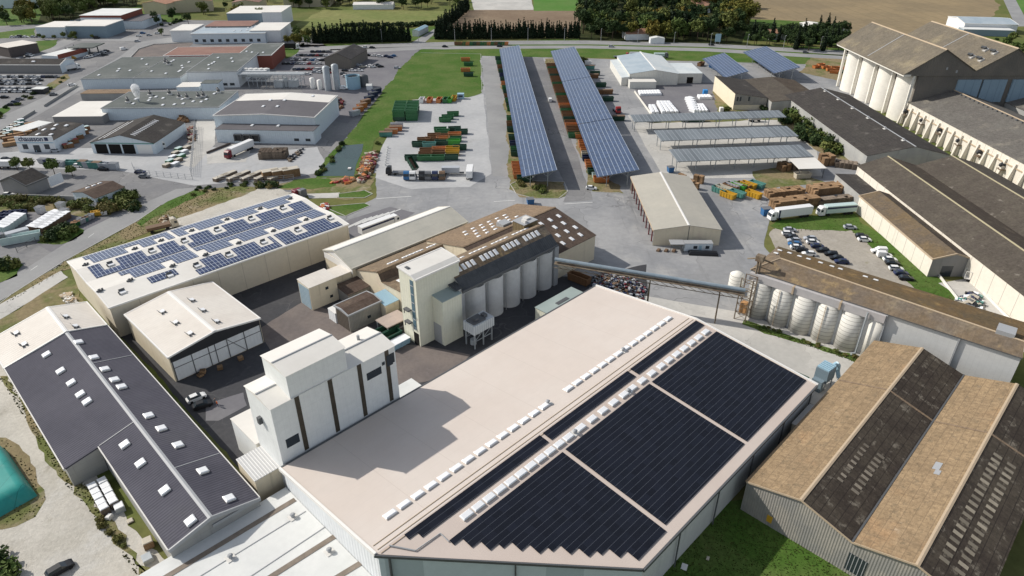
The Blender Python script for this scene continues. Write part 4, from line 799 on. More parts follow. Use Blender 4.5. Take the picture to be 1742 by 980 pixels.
for k_ in range(6):
    for j_ in range(3): mill.on('skylight', SKY_P, 22.5 + k_ * 3.0 + j_ * .95, 8.4 - j_ * .0)
for k_ in range(3): mill.on('skylight', SKY_P, 3.5 + k_ * 1.5, 8.4)
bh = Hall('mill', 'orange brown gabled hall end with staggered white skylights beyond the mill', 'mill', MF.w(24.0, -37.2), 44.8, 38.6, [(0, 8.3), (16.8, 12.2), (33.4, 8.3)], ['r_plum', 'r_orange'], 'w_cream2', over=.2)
bh.ridge(16.8, 'r_orange', .4, .12)
for r_ in range(4):
    for k_ in range(4): bh.on('skylight', SKY_P, 22.5 + k_ * 4.0 + (r_ % 2) * 1.6, 2.6 + r_ * 3.4)
for r_ in range(4):
    for k_ in range(6): bh.on('skylight', SKY_Q, 8.5 + k_ * 3.4 + (r_ % 2) * 1.6, 19.5 + r_ * 2.7)
mb = MB(); mb.box(17.5, 21, 18.5, 21.5, 10.6, 12.6); mb.build('roof_opening', M['trim_g'], bh.e)
tu = Hall('stair_turret', 'small dark brown box turret with grey roof standing on the brown roofs', 'turret', MF.w(39.6, -29.2), 44.8, 5.4, [(0, 16.6), (4.6, 16.6)], 'trim_g', 'w_ochrebox', over=.15, base=8.5)
mb = MB(); mb.box(1.0, 1.9, .6, 2.2, 16.75, 17.5); mb.box(2.8, 4.4, 1.8, 3.6, 16.75, 17.2); mb.build('vent_cowl', M['curb'], tu.e)
# silo house: cylinders, dark overhanging gallery, ochre roof
sh = Hall('silo_house', 'silo house with dark overhanging gallery and ochre roof above five concrete cylinders', 'silo house', MF.w(7.6, -38.8), 44.8, 35.4, [(0, 12.6), (2.6, 15.0), (5.8, 16.9), (13.5, 13.6)], ['r_gallery', 'r_ochre', 'r_brown'], 'w_silo2', over=.25, base=11.6)
sh.ridge(5.8, 'r_orange', .35, .12)
mb = MB(); mb.box(.3, 35.2, 2.2, 13.3, 0, 11.6); mb.build('core_wall', M['w_silo2'], sh.e)
for k_ in range(5):
    mb = MB(); mb.tube((5.6 + k_ * 6.55, 2.6, 0), (5.6 + k_ * 6.55, 2.6, 11.8), 3.2, 3.2, 28, cap=False)
    me = mb.mesh('silo', [M['w_silo2']], True); put('silo', me, sh.e)
for k_ in range(4): mb = MB(); mb.tube((8.9 + k_ * 6.55, 0.3, 0), (8.9 + k_ * 6.55, .3, 11.6), .12, .12, 6); mb.build('downpipe', M['trim_g'], sh.e)
mb = MB(); mb.box(34.0, 35.6, -.6, 1.8, 0, 12.4); mb.build('leg_casing', M['trim_g'], sh.e)
mb = MB(); mb.box(-.35, 35.7, -.35, -.05, 12.0, 12.75); mb.build('eaves_band', M['trim_d'], sh.e)
n1, g1 = 0, 0
for k_ in range(19):
    if k_ % 5 == 4: continue
    sh.on('skylight', SKY_P, 2.6 + k_ * 1.62, 4.3); sh.on('skylight', SKY_Q, 3.2 + k_ * 1.62, 9.2)
# tall mint cream tower with stair strip
t2 = Hall('mill_tower', 'tall pale mint tower with a dark stair window strip at the head of the silos', 'tower', MF.w(-4.5, -35.8), 44.8, 13.6, [(0, 19.4), (1.5, 20.0), (6.6, 20.4)], ['r_white'], 'w_mint', over=.12, trim='trim_w')
mb = MB(); mb.box(-.09, .02, 1.1, 2.3, 4.5, 18.6); sw = mb.build('stair_window', M['glassb'], t2.e)
mb = MB()
for zz in range(6): mb.box(-.12, -.09, 1.1, 2.3, 5 + zz * 2.4, 5.25 + zz * 2.4)
mb.build('frame', M['trim_g'], sw)
mb = MB(); mb.box(-.08, .02, .5, 2.4, 0, 3.6); mb.build('doorway', M['opening'], t2.e)
for zz in (9.6, 6.0): mb = MB(); mb.box(-1.1, .02, 2.6, 4.6, zz, zz + .35); mb.box(-1.0, -.85, 4.3, 4.55, zz - 1, zz); mb.build('canopy', M['trim_d'], t2.e)
x, y = 1.0, 4.2; mb = MB(); mb.box(.8, 1.6, 4.0, 5.2, 20.35, 20.6); mb.build('roof_hatch', M['trim_d'], t2.e)
a3 = Hall('stair_annex', 'lower mint annex with grey flat roof at the foot of the tower', 'annex', MF.w(.0, -39.8), 44.8, 6.2, [(0, 12.8), (4.2, 13.2)], 'r_lowgreen', 'w_mint', over=.05)
mb = MB(); mb.box(-.06, .02, 1.0, 3.9, 0, 5.6); mb.build('doorway', M['trim_g'], a3.e)
gal2 = Hall('gallery_end', 'black lean-to roof box between mint tower and the silo gallery', 'gallery', MF.w(5.6, -38.4), 44.8, 2.6, [(0, 13.4), (5.6, 14.6)], 'r_gallery', 'w_greyrib', over=.35, base=11.5)
# raised filter box on steel legs
lb = thing('filter_house', 'grey louvred filter box raised on steel legs beside the mint tower', 'filter', MF.w(4.2, -46.4), MF.rz)
mb = MB(); mb.box(-.2, 6.6, -.2, 3.9, 4.4, 7.0, 0); mb.build('casing', M['w_louvre'], lb)
mb = MB(); mb.box(.2, 4.2, .3, 3.3, 7.02, 7.4); mb.box(1.2, 2.2, .8, 2.0, 7.4, 8.1); mb.box(4.3, 5.4, 1.0, 2.4, 7.02, 7.8); mb.build('roof_plant', M['trim_d'], lb)
for xx in (.2, 3.1, 6.0):
    for yy in (.2, 3.4): mb = MB(); mb.box(xx - .14, xx + .14, yy - .14, yy + .14, 0, 4.4); mb.build('leg', M['steel'], lb)
mb = MB()
for yy in (.2, 3.4):
    mb.tube((.2, yy, 2.2), (3.1, yy, 4.3), .07, .07, 5); mb.tube((3.1, yy, 2.2), (6.0, yy, 4.3), .07, .07, 5); mb.box(.2, 6.0, yy - .06, yy + .06, 2.1, 2.3)
mb.build('bracing', M['steel'], lb)
mb = MB(); mb.tube((3, 1.8, 4.4), (3, 1.8, 2.6), 1.3, .35, 8); mb.tube((.6, 1.2, 1.0), (.6, 1.2, 2.4), .8, .8, 10); mb.build('hopper', M['steel'], lb)
# yard sheds by the mill
s1 = Hall('shed', 'cream shed with blue ribbed doors standing in front of the cream hall', 'shed', MF.w(-14.6, -1.5), 44.8, 8.4, [(0, 7.0), (5.9, 7.4)], 'r_warm', 'w_cream2', over=.12)
mb = MB(); mb.box(-.08, .02, .3, 5.6, .2, 6.6); mb.build('door', M['w_bluedoor'], s1.e)
for xx, zz in ((5.2, 4.6), (6.2, 1.6)): s1.wallbox('window', 'right', xx, .9, zz, zz + .8, 'glass')
s1b = Hall('shed', 'small cream link block between the blue doored shed and the cream hall', 'shed', MF.w(-6.0, .6), 44.8, 5.9, [(0, 5.6), (5.6, 5.6)], 'r_warm', 'w_cream2', over=.08)
s1c = Hall('shed', 'soot stained low lean-to tucked beside the blue doored shed', 'shed', MF.w(-6.1, -6.4), 44.8, 8.0, [(0, 3.2), (6.2, 3.8)], 'r_plum', 'w_ribtan', over=.1)
s2 = Hall('shed', 'shed with dark plum ribbed roof and brown louvred gable', 'shed', MF.w(-13.3, -17.9), 44.8, 9.8, [(0, 5.3), (3.0, 5.9), (6.2, 5.5)], 'r_plum', 'w_ribtan', over=.2, trim='trim_g')
mb = MB(); mb.box(-.07, .02, .4, 5.8, .2, 4.8); mb.build('louvre', M['w_darkdoor'], s2.e)
s2.wallbox('window', 'right', 6.0, 1.0, 1.8, 2.6, 'glass')
s2b = Hall('shed', 'white lean-to kiosk against the plum roofed shed', 'shed', MF.w(-13.6, -11.6), 44.8, 3.0, [(0, 3.0), (3.4, 3.2)], 'trim_w', 'w_white', over=.06)
s2c = Hall('shed', 'cream block with pale blue lean-to roof behind the plum roofed shed', 'shed', MF.w(-3.4, -20.0), 44.8, 4.4, [(0, 4.6), (6.0, 5.4)], 'ltblue', 'w_cream2', over=.06)
cn = thing('canopy', 'flat pinkish canopy on posts at the foot of the mint tower', 'canopy', MF.w(-8.0, -27.0), MF.rz)
mb = MB(); mb.box(0, 7.0, 0, 5.2, 3.0, 3.3); mb.build('roof', M['r_pinkish'], cn)
for xx in (.3, 6.7):
    for yy in (.3, 4.9): mb = MB(); mb.box(xx - .1, xx + .1, yy - .1, yy + .1, 0, 3.0); mb.build('post', M['trim_g'], cn)

# --- tan and mossy twin gabled shed at the near right
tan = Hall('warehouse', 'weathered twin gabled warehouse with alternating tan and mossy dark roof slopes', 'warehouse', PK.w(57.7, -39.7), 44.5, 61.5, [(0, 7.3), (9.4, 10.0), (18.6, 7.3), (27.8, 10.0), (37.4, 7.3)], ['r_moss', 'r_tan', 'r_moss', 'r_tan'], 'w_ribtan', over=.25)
for y in (9.4, 27.8): tan.ridge(y, 'trim_t', .35, .1)
mb = MB(); mb.box(-.3, 61.8, 18.45, 18.75, 7.45, 7.6); mb.build('valley_gutter', M['trim_d'], tan.e)
mb = MB()
for (y0, z0, y1, z1) in ((0, 7.3, 9.4, 10), (9.4, 10, 18.6, 7.3), (18.6, 7.3, 27.8, 10), (27.8, 10, 37.4, 7.3)):
    mb.hexa([(-.36, y0, z0 - .15), (-.27, y0, z0 - .15), (-.27, y1, z1 - .15), (-.36, y1, z1 - .15)], [(-.36, y0, z0 + .2), (-.27, y0, z0 + .2), (-.27, y1, z1 + .2), (-.36, y1, z1 + .2)])
mb.build('barge_board', M['trim_t'], tan.e)
for y0, y1 in ((18.7, 27.7), (27.9, 37.4), (9.5, 18.5), (.1, 9.3)): tan.slab('joint_strip', 'r_orange', [(40.5, 41.0, y0, y1)], .02, .05)
for r_, yy in enumerate((3.6, 6.0)):
    for k_ in range(19): tan.slab('rooflight', 'rl_tan', [(4.0 + k_ * 1.75, 4.8 + k_ * 1.75, yy, yy + 1.5)], .02, .04)
for k_ in range(9): tan.slab('rooflight', 'rl_tan2', [(9.5 + k_ * 1.5, 10.2 + k_ * 1.5, 21.6 + (k_ % 2) * .1, 23.0), (9.5 + k_ * 1.5, 10.1 + k_ * 1.5, 24.6, 25.6)], .02, .04)
tan.slab('repair_patch', 'trim_g', [(25, 27.4, 13.4, 14.5), (23.6, 25.0, 13.0, 13.9)], .02, .03)
tw_ = tan.wallbox('window', 'near', 17.0, 3.0, 0.9, 4.8, 'glass'); mb = MB(); [mb.box(-.1, -.07, 15.7 + k_ * .6, 15.82 + k_ * .6, .9, 4.8) for k_ in range(5)]; mb.build('frame', M['trim_g'], tw_); tan.wallbox('notice_board', 'near', 32.0, 1.0, 1.0, 2.6, 'yellow')

# --- silo house at the right: custom roof, fascia, banded cylinders
rs = thing('silo_house', 'long ochre roofed silo house with banded white cylinders along its concrete lane', 'silo house', a2(1280, 458, 13.2), R(90 - 129.5))
mb = MB()
E0, E1, K0, K1, B0, B1 = (-.3, -.5, 13.2), (60.2, -1.2, 13.2), (4.5, 6.6, 15.2), (59.5, 2.0, 15.4), (-.3, 19.0, 12.4), (60, 17.2, 12.4)
up = lambda p, d: (p[0], p[1], p[2] + d)
mb.poly([E0, E1, K1, K0], 0); mb.poly([K0, K1, B1, B0], 1); mb.poly([E0, K0, B0], 0)
mb.poly([up(E0, -.25), up(E1, -.25), E1, E0], 2); mb.poly([up(B0, -.25), up(B1, -.25), B1, B0], 2)
mb.build('roof', [M['r_ochre'], M['r_rust'], M['trim_d']], rs)
mb = MB(); d = .22
for (a, b) in ((K0, K1), (E0, K0)): mb.tube(up(a, .05), up(b, .05), d, d, 6)
mb.build('ridge_cap', M['trim_t'], rs)
mb = MB(); mb.poly([(0, 0, 0), (60, -.7, 0), (60, -.7, 12.9), (0, 0, 12.9)]); mb.poly([(60, -.7, 0), (60, 17.0, 0), (60, 17.0, 12.2), (59.4, 2.0, 15.0), (60, -.7, 12.9)]); mb.poly([(0, 0, 0), (0, 0, 12.9), (0, 18.8, 12.2), (0, 18.8, 0)]); mb.poly([(0, 18.8, 0), (0, 18.8, 12.2), (60, 17.0, 12.2), (60, 17.0, 0)])
mb.build('wall', M['w_greyrib'], rs)
for x0, x1 in ((.1, 11.3), (11.8, 22.8), (23.3, 33.2)): mb = MB(); mb.box(x0, x1, -1.6, -.05, 10.9, 12.88); mb.build('fascia', M['w_fascia'], rs)
for k_ in range(5):
    mb = MB(); mb.tube((3.3 + k_ * 5.72, .9, 0), (3.3 + k_ * 5.72, .9, 10.75), 2.84, 2.84, 32); put('silo', mb.mesh('silo', [M['w_silo']], True), rs)
mb = MB(); mb.tube((31.9, .6, 0), (31.7, .6, 10.7), 2.0, 2.0, 24); put('silo', mb.mesh('silo', [M['w_silo3']], True), rs)
for xx in (11.55, 23.05): mb = MB(); mb.box(xx - .22, xx + .22, -1.9, -.05, 10.8, 12.9); mb.tube((xx - 2.9, -2.1, 0), (xx - 2.9, -2.1, 10.9), .09, .09, 6); mb.build('downpipe', M['trim_t'], rs)
mb = MB(); mb.tube((29.4, -2.0, .6), (29.4, -2.0, 12.6), .22, .22, 8); mb.tube((29.4, -2.0, .6), (28.6, -2.6, .6), .4, .4, 8); mb.build('elevator_pipe', M['steel'], rs)
mb = MB(); mb.box(33.2, 33.5, -1.2, 0, 0, 12.9); mb.box(48.2, 48.5, -1.1, -.6, 0, 12.9); mb.build('pilaster', M['trim_g'], rs)
mb = MB(); mb.box(54.0, 57.5, 2.0, 5.5, 15.0, 16.3); mb.build('roof_hatch', M['trim_g'], rs)
def rz_(x, y):
    f = x / 60; ky = 6.6 + (2.0 - 6.6) * f; return 15.3 + (12.4 - 15.3) * (y - ky) / (19.0 - 1.8 * f - ky)
for k_, (xx, yy) in enumerate(((1.6, 15.5), (4.2, 15.8), (7.0, 15.6), (9.4, 15.6), (12.6, 15.6), (15.6, 15.5), (17.8, 15.4), (24.0, 15.4), (26.6, 15.2), (2.0, 11.2))):
    put('skylight', SKY_Q, rs, (xx, yy - .6, rz_(xx, yy - .6) + .02), (-.25, 0, 0))
# elevator lattice tower, tanks and bridge
el = thing('elevator_tower', 'rusty lattice elevator tower with pipes at the head of the ochre silo house', 'elevator', a2(1262, 542, 0), R(90 - 129.5))
for xx in (-1.6, 1.4):
    for yy in (-1.4, 1.6): mb = MB(); mb.box(xx - .12, xx + .12, yy - .12, yy + .12, 0, 12.5); mb.build('post', M['rustst'], el)
mb = MB()
for k_ in range(5):
    z0 = k_ * 2.5
    for yy in (-1.4, 1.6): mb.tube((-1.6, yy, z0), (1.4, yy, z0 + 2.5), .07, .07, 5); mb.box(-1.6, 1.4, yy - .06, yy + .06, z0 + 2.4, z0 + 2.55)
    for xx in (-1.6, 1.4): mb.tube((xx, -1.4, z0 + 2.5), (xx, 1.6, z0), .07, .07, 5)
mb.build('lattice', M['rustst'], el)
mb = MB(); mb.box(-.9, .8, -.9, .8, 2.0, 5.2); mb.build('hopper', M['tanbox'], el)
mb = MB(); mb.tube((.4, 2.6, 0), (.4, 2.6, 17.0), .28, .28, 8); mb.tube((1.0, 3.0, 0), (1.0, 3.0, 17.0), .22, .22, 8); mb.box(-.3, 1.7, 2.0, 3.6, 16.6, 18.2); mb.tube((.6, 2.8, 17.4), (3.4, 5.4, 15.6), .25, .25, 8); mb.tube((.6, 2.8, 17.4), (-3.0, 4.4, 15.4), .2, .2, 8); mb.build('elevator_leg', M['rustst'], el)
for k_, (px_, py_, r_, h_) in enumerate(((1249, 496, 2.0, 5.6),)):
    t = thing('tank', 'short white banded tank beside the rusty elevator tower', 'tank', a2(px_, py_)); mb = MB(); mb.lathe([(r_, 0), (r_, h_), (r_ * .5, h_ + .7), (.1, h_ + .9)], 20); put('shell', mb.mesh('shell', [M['w_silo']], True), t)
    mb = MB(); mb.tube((r_ + .1, 0, 0), (r_ + .1, 0, h_ + .6), .08, .08, 5); mb.build('ladder', M['steel'], t)
br = thing('conveyor_bridge', 'long blue grey conveyor bridge spanning from the mill silos to the elevator tower', 'conveyor', (0, 0, 0))
Pa, Pb = at(944, 441, 11.6), at(1268, 494, 10.6); dd = (Pb - Pa).normalized(); nn = Vector((-dd.y, dd.x, 0))
br.location = (Pa.x, Pa.y, 0); o_ = Vector((Pa.x, Pa.y, 0))
mb = MB(); mb.tube(Pa - o_, Pb - o_, .55, .55, 12); mb.build('duct', M['bluepipe'], br)
mb = MB()
for s_ in (-1.1, 1.1):
    mb.tube(Pa - o_ + nn * s_ - Vector((0, 0, .9)), Pb - o_ + nn * s_ - Vector((0, 0, .9)), .11, .11, 5); mb.tube(Pa - o_ + nn * s_ - Vector((0, 0, 2.0)), Pb - o_ + nn * s_ - Vector((0, 0, 2.0)), .11, .11, 5)
    Ls = (Pb - Pa).length; k = 0
    while k * 2.4 < Ls - 2.4:
        a_ = Pa - o_ + dd * k * 2.4 + nn * s_; b_ = a_ + dd * 2.4; mb.tube(a_ - Vector((0, 0, .9)), b_ - Vector((0, 0, 2.0)), .06, .06, 4); k += 1
mb.build('truss', M['rustst'], br)
mb = MB(); mb.hexa([Pa - o_ + nn * s_ + Vector((0, 0, -1.05)) for s_ in (-1.1, 1.1)] + [Pb - o_ + nn * s_ + Vector((0, 0, -1.05)) for s_ in (1.1, -1.1)], [Pa - o_ + nn * s_ + Vector((0, 0, -.95)) for s_ in (-1.1, 1.1)] + [Pb - o_ + nn * s_ + Vector((0, 0, -.95)) for s_ in (1.1, -1.1)]); mb.build('walkway', M['rustst'], br)
for f_ in (.52, .88):
    c_ = Pa - o_ + dd * Ls * f_; mb = MB()
    for s_ in (-1.0, 1.0): mb.tube((c_.x + nn.x * s_ * 1.2, c_.y + nn.y * s_ * 1.2, 0), c_ + nn * s_ - Vector((0, 0, 2.0)), .16, .16, 6)
    for zz in (3, 6): mb.tube(c_ + nn - Vector((0, 0, c_.z - zz)), c_ - nn - Vector((0, 0, c_.z - zz - 2.5)), .07, .07, 5)
    mb.build('trestle', M['rustst'], br)
# dust filter with blue cyclone pipe between the pink hall and the ochre silos
df = thing('dust_filter', 'blue grey dust filter with curved pale duct beside the banded silos', 'filter', a2(1398, 655), R(40))
mb = MB(); mb.box(-2.0, 1.6, -1.5, 1.5, 2.2, 5.4); mb.build('casing', M['bluegreym'], df)
mb = MB()
for k_ in range(5): mb.box(-1.8 + k_ * .7, -1.4 + k_ * .7, -1.4, 1.4, 5.42, 5.75)
mb.build('louvre', M['ltblue'], df)
mb = MB(); mb.hexa([(-.5, -.4, .8), (.3, -.4, .8), (.3, .4, .8), (-.5, .4, .8)], [(-2.0, -1.5, 2.18), (1.6, -1.5, 2.18), (1.6, 1.5, 2.18), (-2.0, 1.5, 2.18)]); mb.build('hopper', M['bluegreym'], df)
for xx in (-1.8, 1.4):
    for yy in (-1.3, 1.3): mb = MB(); mb.box(xx - .1, xx + .1, yy - .1, yy + .1, 0, 2.2); mb.build('leg', M['steel'], df)
mb = MB(); pts_ = [(1.4, -.6, 5.0), (2.4, -.9, 5.6), (3.2, -1.2, 4.8), (3.3, -1.3, 3.2), (2.7, -2.2, 2.0), (2.6, -3.6, 1.4), (3.6, -4.3, 1.0)]
for a_, b_ in zip(pts_, pts_[1:]): mb.tube(a_, b_, .48, .48, 10)
mb.build('duct', M['ltblue'], df)
mb = MB(); mb.box(-3.4, -2.1, -1.2, 1.2, 0, 3.0); mb.build('fan_box', M['bluegreym'], df)

# ------------------------------------------------------------------ east cluster (axes run due north)
NA = -1.0
hp = Hall('warehouse', 'broad dark grey roofed warehouse with a line of pale roof vents along its ridge', 'warehouse', (176.0, 263.5), NA, 92, [(0, 6.5), (15.0, 10.2), (33.5, 6.5)], ['r_darkfc'], 'w_concrete', over=.2)
hp.ridge(15.0, 'trim_g', .3, .1)
for k_ in range(6): hp.on('roof_ventilator', VENT_C, 8 + k_ * 15.5, 15.8)
hq = Hall('buttressed_hall', 'white buttressed hall with broad grey roof below the giant concrete silos', 'warehouse', (232.0, 235.0), NA, 101, [(0, 10.2), (20.0, 16.0), (40.0, 10.2)], 'r_greyfc', 'w_cream3', over=.3)
hq.ridge(20.0, 'trim_t', .4, .15)
for k_ in range(30):
    mb = MB(); mb.box(2 + k_ * 3.3, 2.7 + k_ * 3.3, 21.2, 21.8, 15.6, 16.25); mb.build('roof_vent', M['trim_d'], hq.e)
BT = []
for k_ in range(17):
    xx = 100.0 - k_ * 5.8; mb = MB(); mb.hexa([(xx - .45, 40.0, 0), (xx + .45, 40.0, 0), (xx + .45, 42.4, 0), (xx - .45, 42.4, 0)], [(xx - .45, 40.0, 8.8), (xx + .45, 40.0, 8.8), (xx + .45, 40.7, 8.8), (xx - .45, 40.7, 8.8)])
    mb.build('buttress', M['w_cream3'], hq.e)
mb = MB(); mb.box(0, 100.5, 40.0, 40.4, 7.0, 7.35); mb.build('string_course', M['trim_t'], hq.e)
for k_ in range(6):
    xx = 92.0 - k_ * 14.6; mb = MB(); mb.tube((xx, 40.0, 6.3), (xx, 41.3, 6.6), .8, .8, 10); mb.tube((xx, 41.3, 6.6), (xx, 41.9, 5.8), .8, .5, 10); fb = mb.build('aeration_fan', M['blackg'], hq.e)
    mb = MB(); mb.box(xx - 1.7, xx - 1.5, 40, 42.0, 4.8, 5.0); mb.box(xx - 1.8, xx + 1.2, 40.0, 42.0, 4.6, 4.8); mb.tube((xx - 1.6, 41.9, 0), (xx - 1.6, 41.9, 4.6), .1, .1, 5); mb.tube((xx + .9, 41.9, 0), (xx + .9, 41.9, 4.6), .1, .1, 5); mb.build('fan_platform', M['rustst'], hq.e)
hq2 = Hall('warehouse', 'plain grey roofed hall beyond the buttressed hall', 'warehouse', (281.0, 225.0), NA, 105, [(0, 10.0), (21.0, 16.0), (42.0, 10.2)], 'r_greyfc', 'w_concrete', over=.3)
hq2.ridge(21, 'trim_t', .4, .15)
# giant silos with twin gabled headhouse
gs = Hall('silo_house', 'giant concrete silo house with twin gabled grey brown roofs and four tall cream cylinders', 'silo house', (250.4, 328.0), NA, 73, [(0, 24.0), (16.6, 35.0), (33.2, 25.0), (49.8, 34.6), (66.4, 23.6)], ['r_grain_shade', 'r_grain', 'r_grain_shade', 'r_grain'], 'w_headhouse', over=.5, th=.3, base=22.8)
for y in (16.6, 49.8): gs.ridge(y, 'trim_t', .5, .15)
for y0, y1 in ((50.0, 66.2), (33.4, 49.6), (17, 33), (.3, 16.4)): gs.slab('joint_strip', 'trim_g', [(37.5, 38.0, y0, y1)], .03, .08)
for xx, yy in ((6, 20.6), (13, 20.6), (6, 26.0), (13, 26.0)): gs.on('roof_ventilator', VENT_BIG, xx, yy + 2)
mb = MB(); mb.box(.5, 72.5, 1.0, 59.0, 0, 22.8); mb.build('lower_wall', M['w_headhouse'], gs.e)
for k_ in range(4):
    mb = MB(); mb.tube((9.2 + k_ * 18.0, 54.5, 0), (9.2 + k_ * 18.0, 54.5, 23.6), 8.6, 8.6, 40, cap=False); put('silo', mb.mesh('silo', [M['w_silo3']], True), gs.e)
for k_ in range(5):
    mb = MB(); mb.box(k_ * 18.0 - .1, k_ * 18.0 + .9, 60.6, 61.8, 0, 23.6) if k_ else mb.box(.3, 1.0, 60.6, 61.6, 0, 23.6); mb.build('pilaster', M['w_silo3'], gs.e)
mb = MB(); mb.box(-.2, 73.2, 63.2, 66.6, 22.6, 23.5); mb.build('cornice', M['w_silo3'], gs.e)
for yc in (22.0, 34.2, 8.0): mb = MB(); mb.box(-.25, .5, yc - 5.6, yc + 5.6, 10.5, 21.0); mb.build('end_panel', M['bluewall'], gs.e)
for yc, zc in ((47.0, 25.6), (42.0, 24.2)): mb = MB(); mb.box(-.08, .02, yc - .4, yc + .4, zc, zc + 1.2); mb.build('window', M['trim_g'], gs.e)
# brown grey twin gable warehouse and its small companion
sA = Hall('warehouse', 'long twin gabled warehouse with grey brown lichen roofs and panelled cream wall', 'warehouse', (182.5, 120.0), NA, 129.6, [(0, 7.5), (12.5, 11.2), (25.4, 7.5), (37.2, 11.2), (48.0, 7.6)], ['r_greymoss', 'r_greymoss', 'r_shadebrown', 'r_greymoss'], 'w_cream3', over=.25)
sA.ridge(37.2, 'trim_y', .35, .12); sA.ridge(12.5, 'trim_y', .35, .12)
tB = Hall('warehouse', 'small gabled warehouse with rusty brown roof and white panelled wall by the car lot', 'warehouse', (134.6, 176.4), NA, 46.8, [(0, 6.0), (5.2, 7.7), (11.6, 6.0)], ['r_shadebrown', 'r_greyrust'], 'w_cream3', over=.2, trim='trim_t')
tB.wallbox('doorway', 'near', 6.4, 3.4, 0, 3.6, 'glass')
mb = MB(); mb.poly([(-.04, -.1, 0), (-.04, 11.6, 0), (-.04, 11.6, 6), (-.04, 5.2, 7.65), (-.04, -.1, 6)]); mb.build('gable_wall', M['w_grey'], tB.e)
lk1 = Hall('shed', 'low grey lean-to between the dark warehouse and the twin gabled warehouse', 'shed', (134.0, 226.0), NA, 22, [(0, 4.2), (9.5, 4.6)], 'r_darkfc', 'w_concrete', over=.1)
# shaded brown link roofs and white walled store
nA = Hall('warehouse', 'white walled store with dark sloping roof at the edge of the purple asphalt lot', 'warehouse', (131.0, 351.0), NA, 38, [(0, 6.0), (17.0, 8.4)], 'r_darkfc', 'w_cream2', over=.2)
mb = MB(); mb.poly([(-.05, 0, 2.6), (-.05, 17, 2.6), (-.05, 17, 8.3), (-.05, 0, 5.9)]); mb.build('ribbed_gable', M['w_ribtan'], nA.e)
for yy in (15.4, 13.9, 9.5): nA.wallbox('window', 'near', yy, .9, 4.6, 6.8, 'glass')
oA = Hall('warehouse', 'low shed with brown grey roof between the white store and the dark warehouse', 'warehouse', (160.0, 346.0), NA, 46, [(0, 5.2), (13, 7.0), (28.5, 5.6)], ['r_shadebrown', 'r_greymoss'], 'w_concrete', over=.2)
# beige open sided shed
bs = Hall('shed', 'beige gabled shed with one open side on red posts in the middle of the yard', 'shed', (66.6, 196.6), NA + .6, 46.0, [(0, 5.6), (10.6, 7.2), (21.4, 5.6)], 'r_beige', 'w_cream2', over=.3, openside='left')
bs.ridge(10.6, 'trim_w', .35, .1)
for k_ in range(9): mb = MB(); mb.box(3 + k_ * 5.0, 3.35 + k_ * 5.0, 21.0, 21.35, 0, 5.5); mb.build('post', M['darkred'], bs.e)
mb = MB(); mb.box(-.35, 46.3, 21.5, 21.75, 5.2, 5.7); mb.build('gutter', M['trim_t'], bs.e)
mb = MB(); mb.box(-.05, .02, 10.2, 10.4, 0, 6.8); mb.build('wall_joint', M['trim_d'], bs.e)
of = thing('site_office', 'pale blue site cabin with awning against the beige shed', 'cabin', (59.0, 193.2), 0)
mb = MB(); mb.box(-4.6, 4.2, -1.2, 1.2, .3, 2.9); mb.build('body', M['w_blue'], of)
mb = MB(); mb.box(-4.7, 4.3, -1.3, 1.3, 2.92, 3.05); mb.build('roof', M['trim_g'], of)
for xx in (-1.2, 2.6): mb = MB(); mb.box(xx - .6, xx + .6, -1.25, -1.18, 1.2, 2.2); mb.build('window', M['glass'], of)
mb = MB(); mb.box(-.1, .8, -1.24, -1.18, .3, 2.3); mb.build('door', M['ltblue'], of)
mb = MB(); mb.box(-9.2, -4.8, -1.8, 1.6, 2.9, 3.05); aw = mb.build('awning', M['trim_g'], of)
mb = MB()
for xx in (-9.0, -5.0): mb.box(xx - .06, xx + .06, -1.7, -1.55, 0, 2.9)
mb.build('post', M['trim_d'], aw)
# hall in the middle distance
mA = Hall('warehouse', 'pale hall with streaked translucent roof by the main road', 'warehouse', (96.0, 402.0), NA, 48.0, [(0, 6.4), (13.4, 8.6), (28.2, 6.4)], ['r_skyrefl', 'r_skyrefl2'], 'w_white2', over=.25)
mA.ridge(13.4, 'trim_w', .5, .12)
mA2 = Hall('shed', 'low lean-to strip along the pale hall with the streaked roof', 'shed', (67.6, 400.0), NA, 46, [(0, 5.0), (4.5, 4.6)], 'r_skyrefl', 'w_white2', over=.1)
mA3 = Hall('shed', 'white flat roofed box office in front of the streaked roofed hall', 'shed', (82.0, 393.5), NA, 7.5, [(0, 3.8), (15.0, 3.8)], 'r_white', 'w_white2', over=.1)
mA4 = Hall('shed', 'white annex with a black doorway beside the streaked roofed hall', 'shed', (111.0, 406.0), NA, 27, [(0, 5.6), (14.5, 5.6)], 'r_skyrefl', 'w_white2', over=.1)
mA4.wallbox('doorway', 'near', 7.0, 3.6, 0, 3.6, 'opening')
# small white roof over pallets
wr = thing('canopy', 'small white sloping roof on posts sheltering pallets near the row canopies', 'canopy', (113.0, 254.0), R(4))
mb = MB(); mb.hexa([(-.6, 0, 4.2), (10.6, 0, 4.2), (10.4, 12.5, 5.0), (-.6, 12.5, 5.0)], [(-.6, 0, 4.4), (10.6, 0, 4.4), (10.4, 12.5, 5.2), (-.6, 12.5, 5.2)]); mb.build('roof', M['r_white'], wr)
for xx in (0, 9.8):
    for yy in (.4, 12): mb = MB(); mb.box(xx - .1, xx + .1, yy - .1, yy + .1, 0, 4.3 + yy * .05); mb.build('post', M['trim_d'], wr)

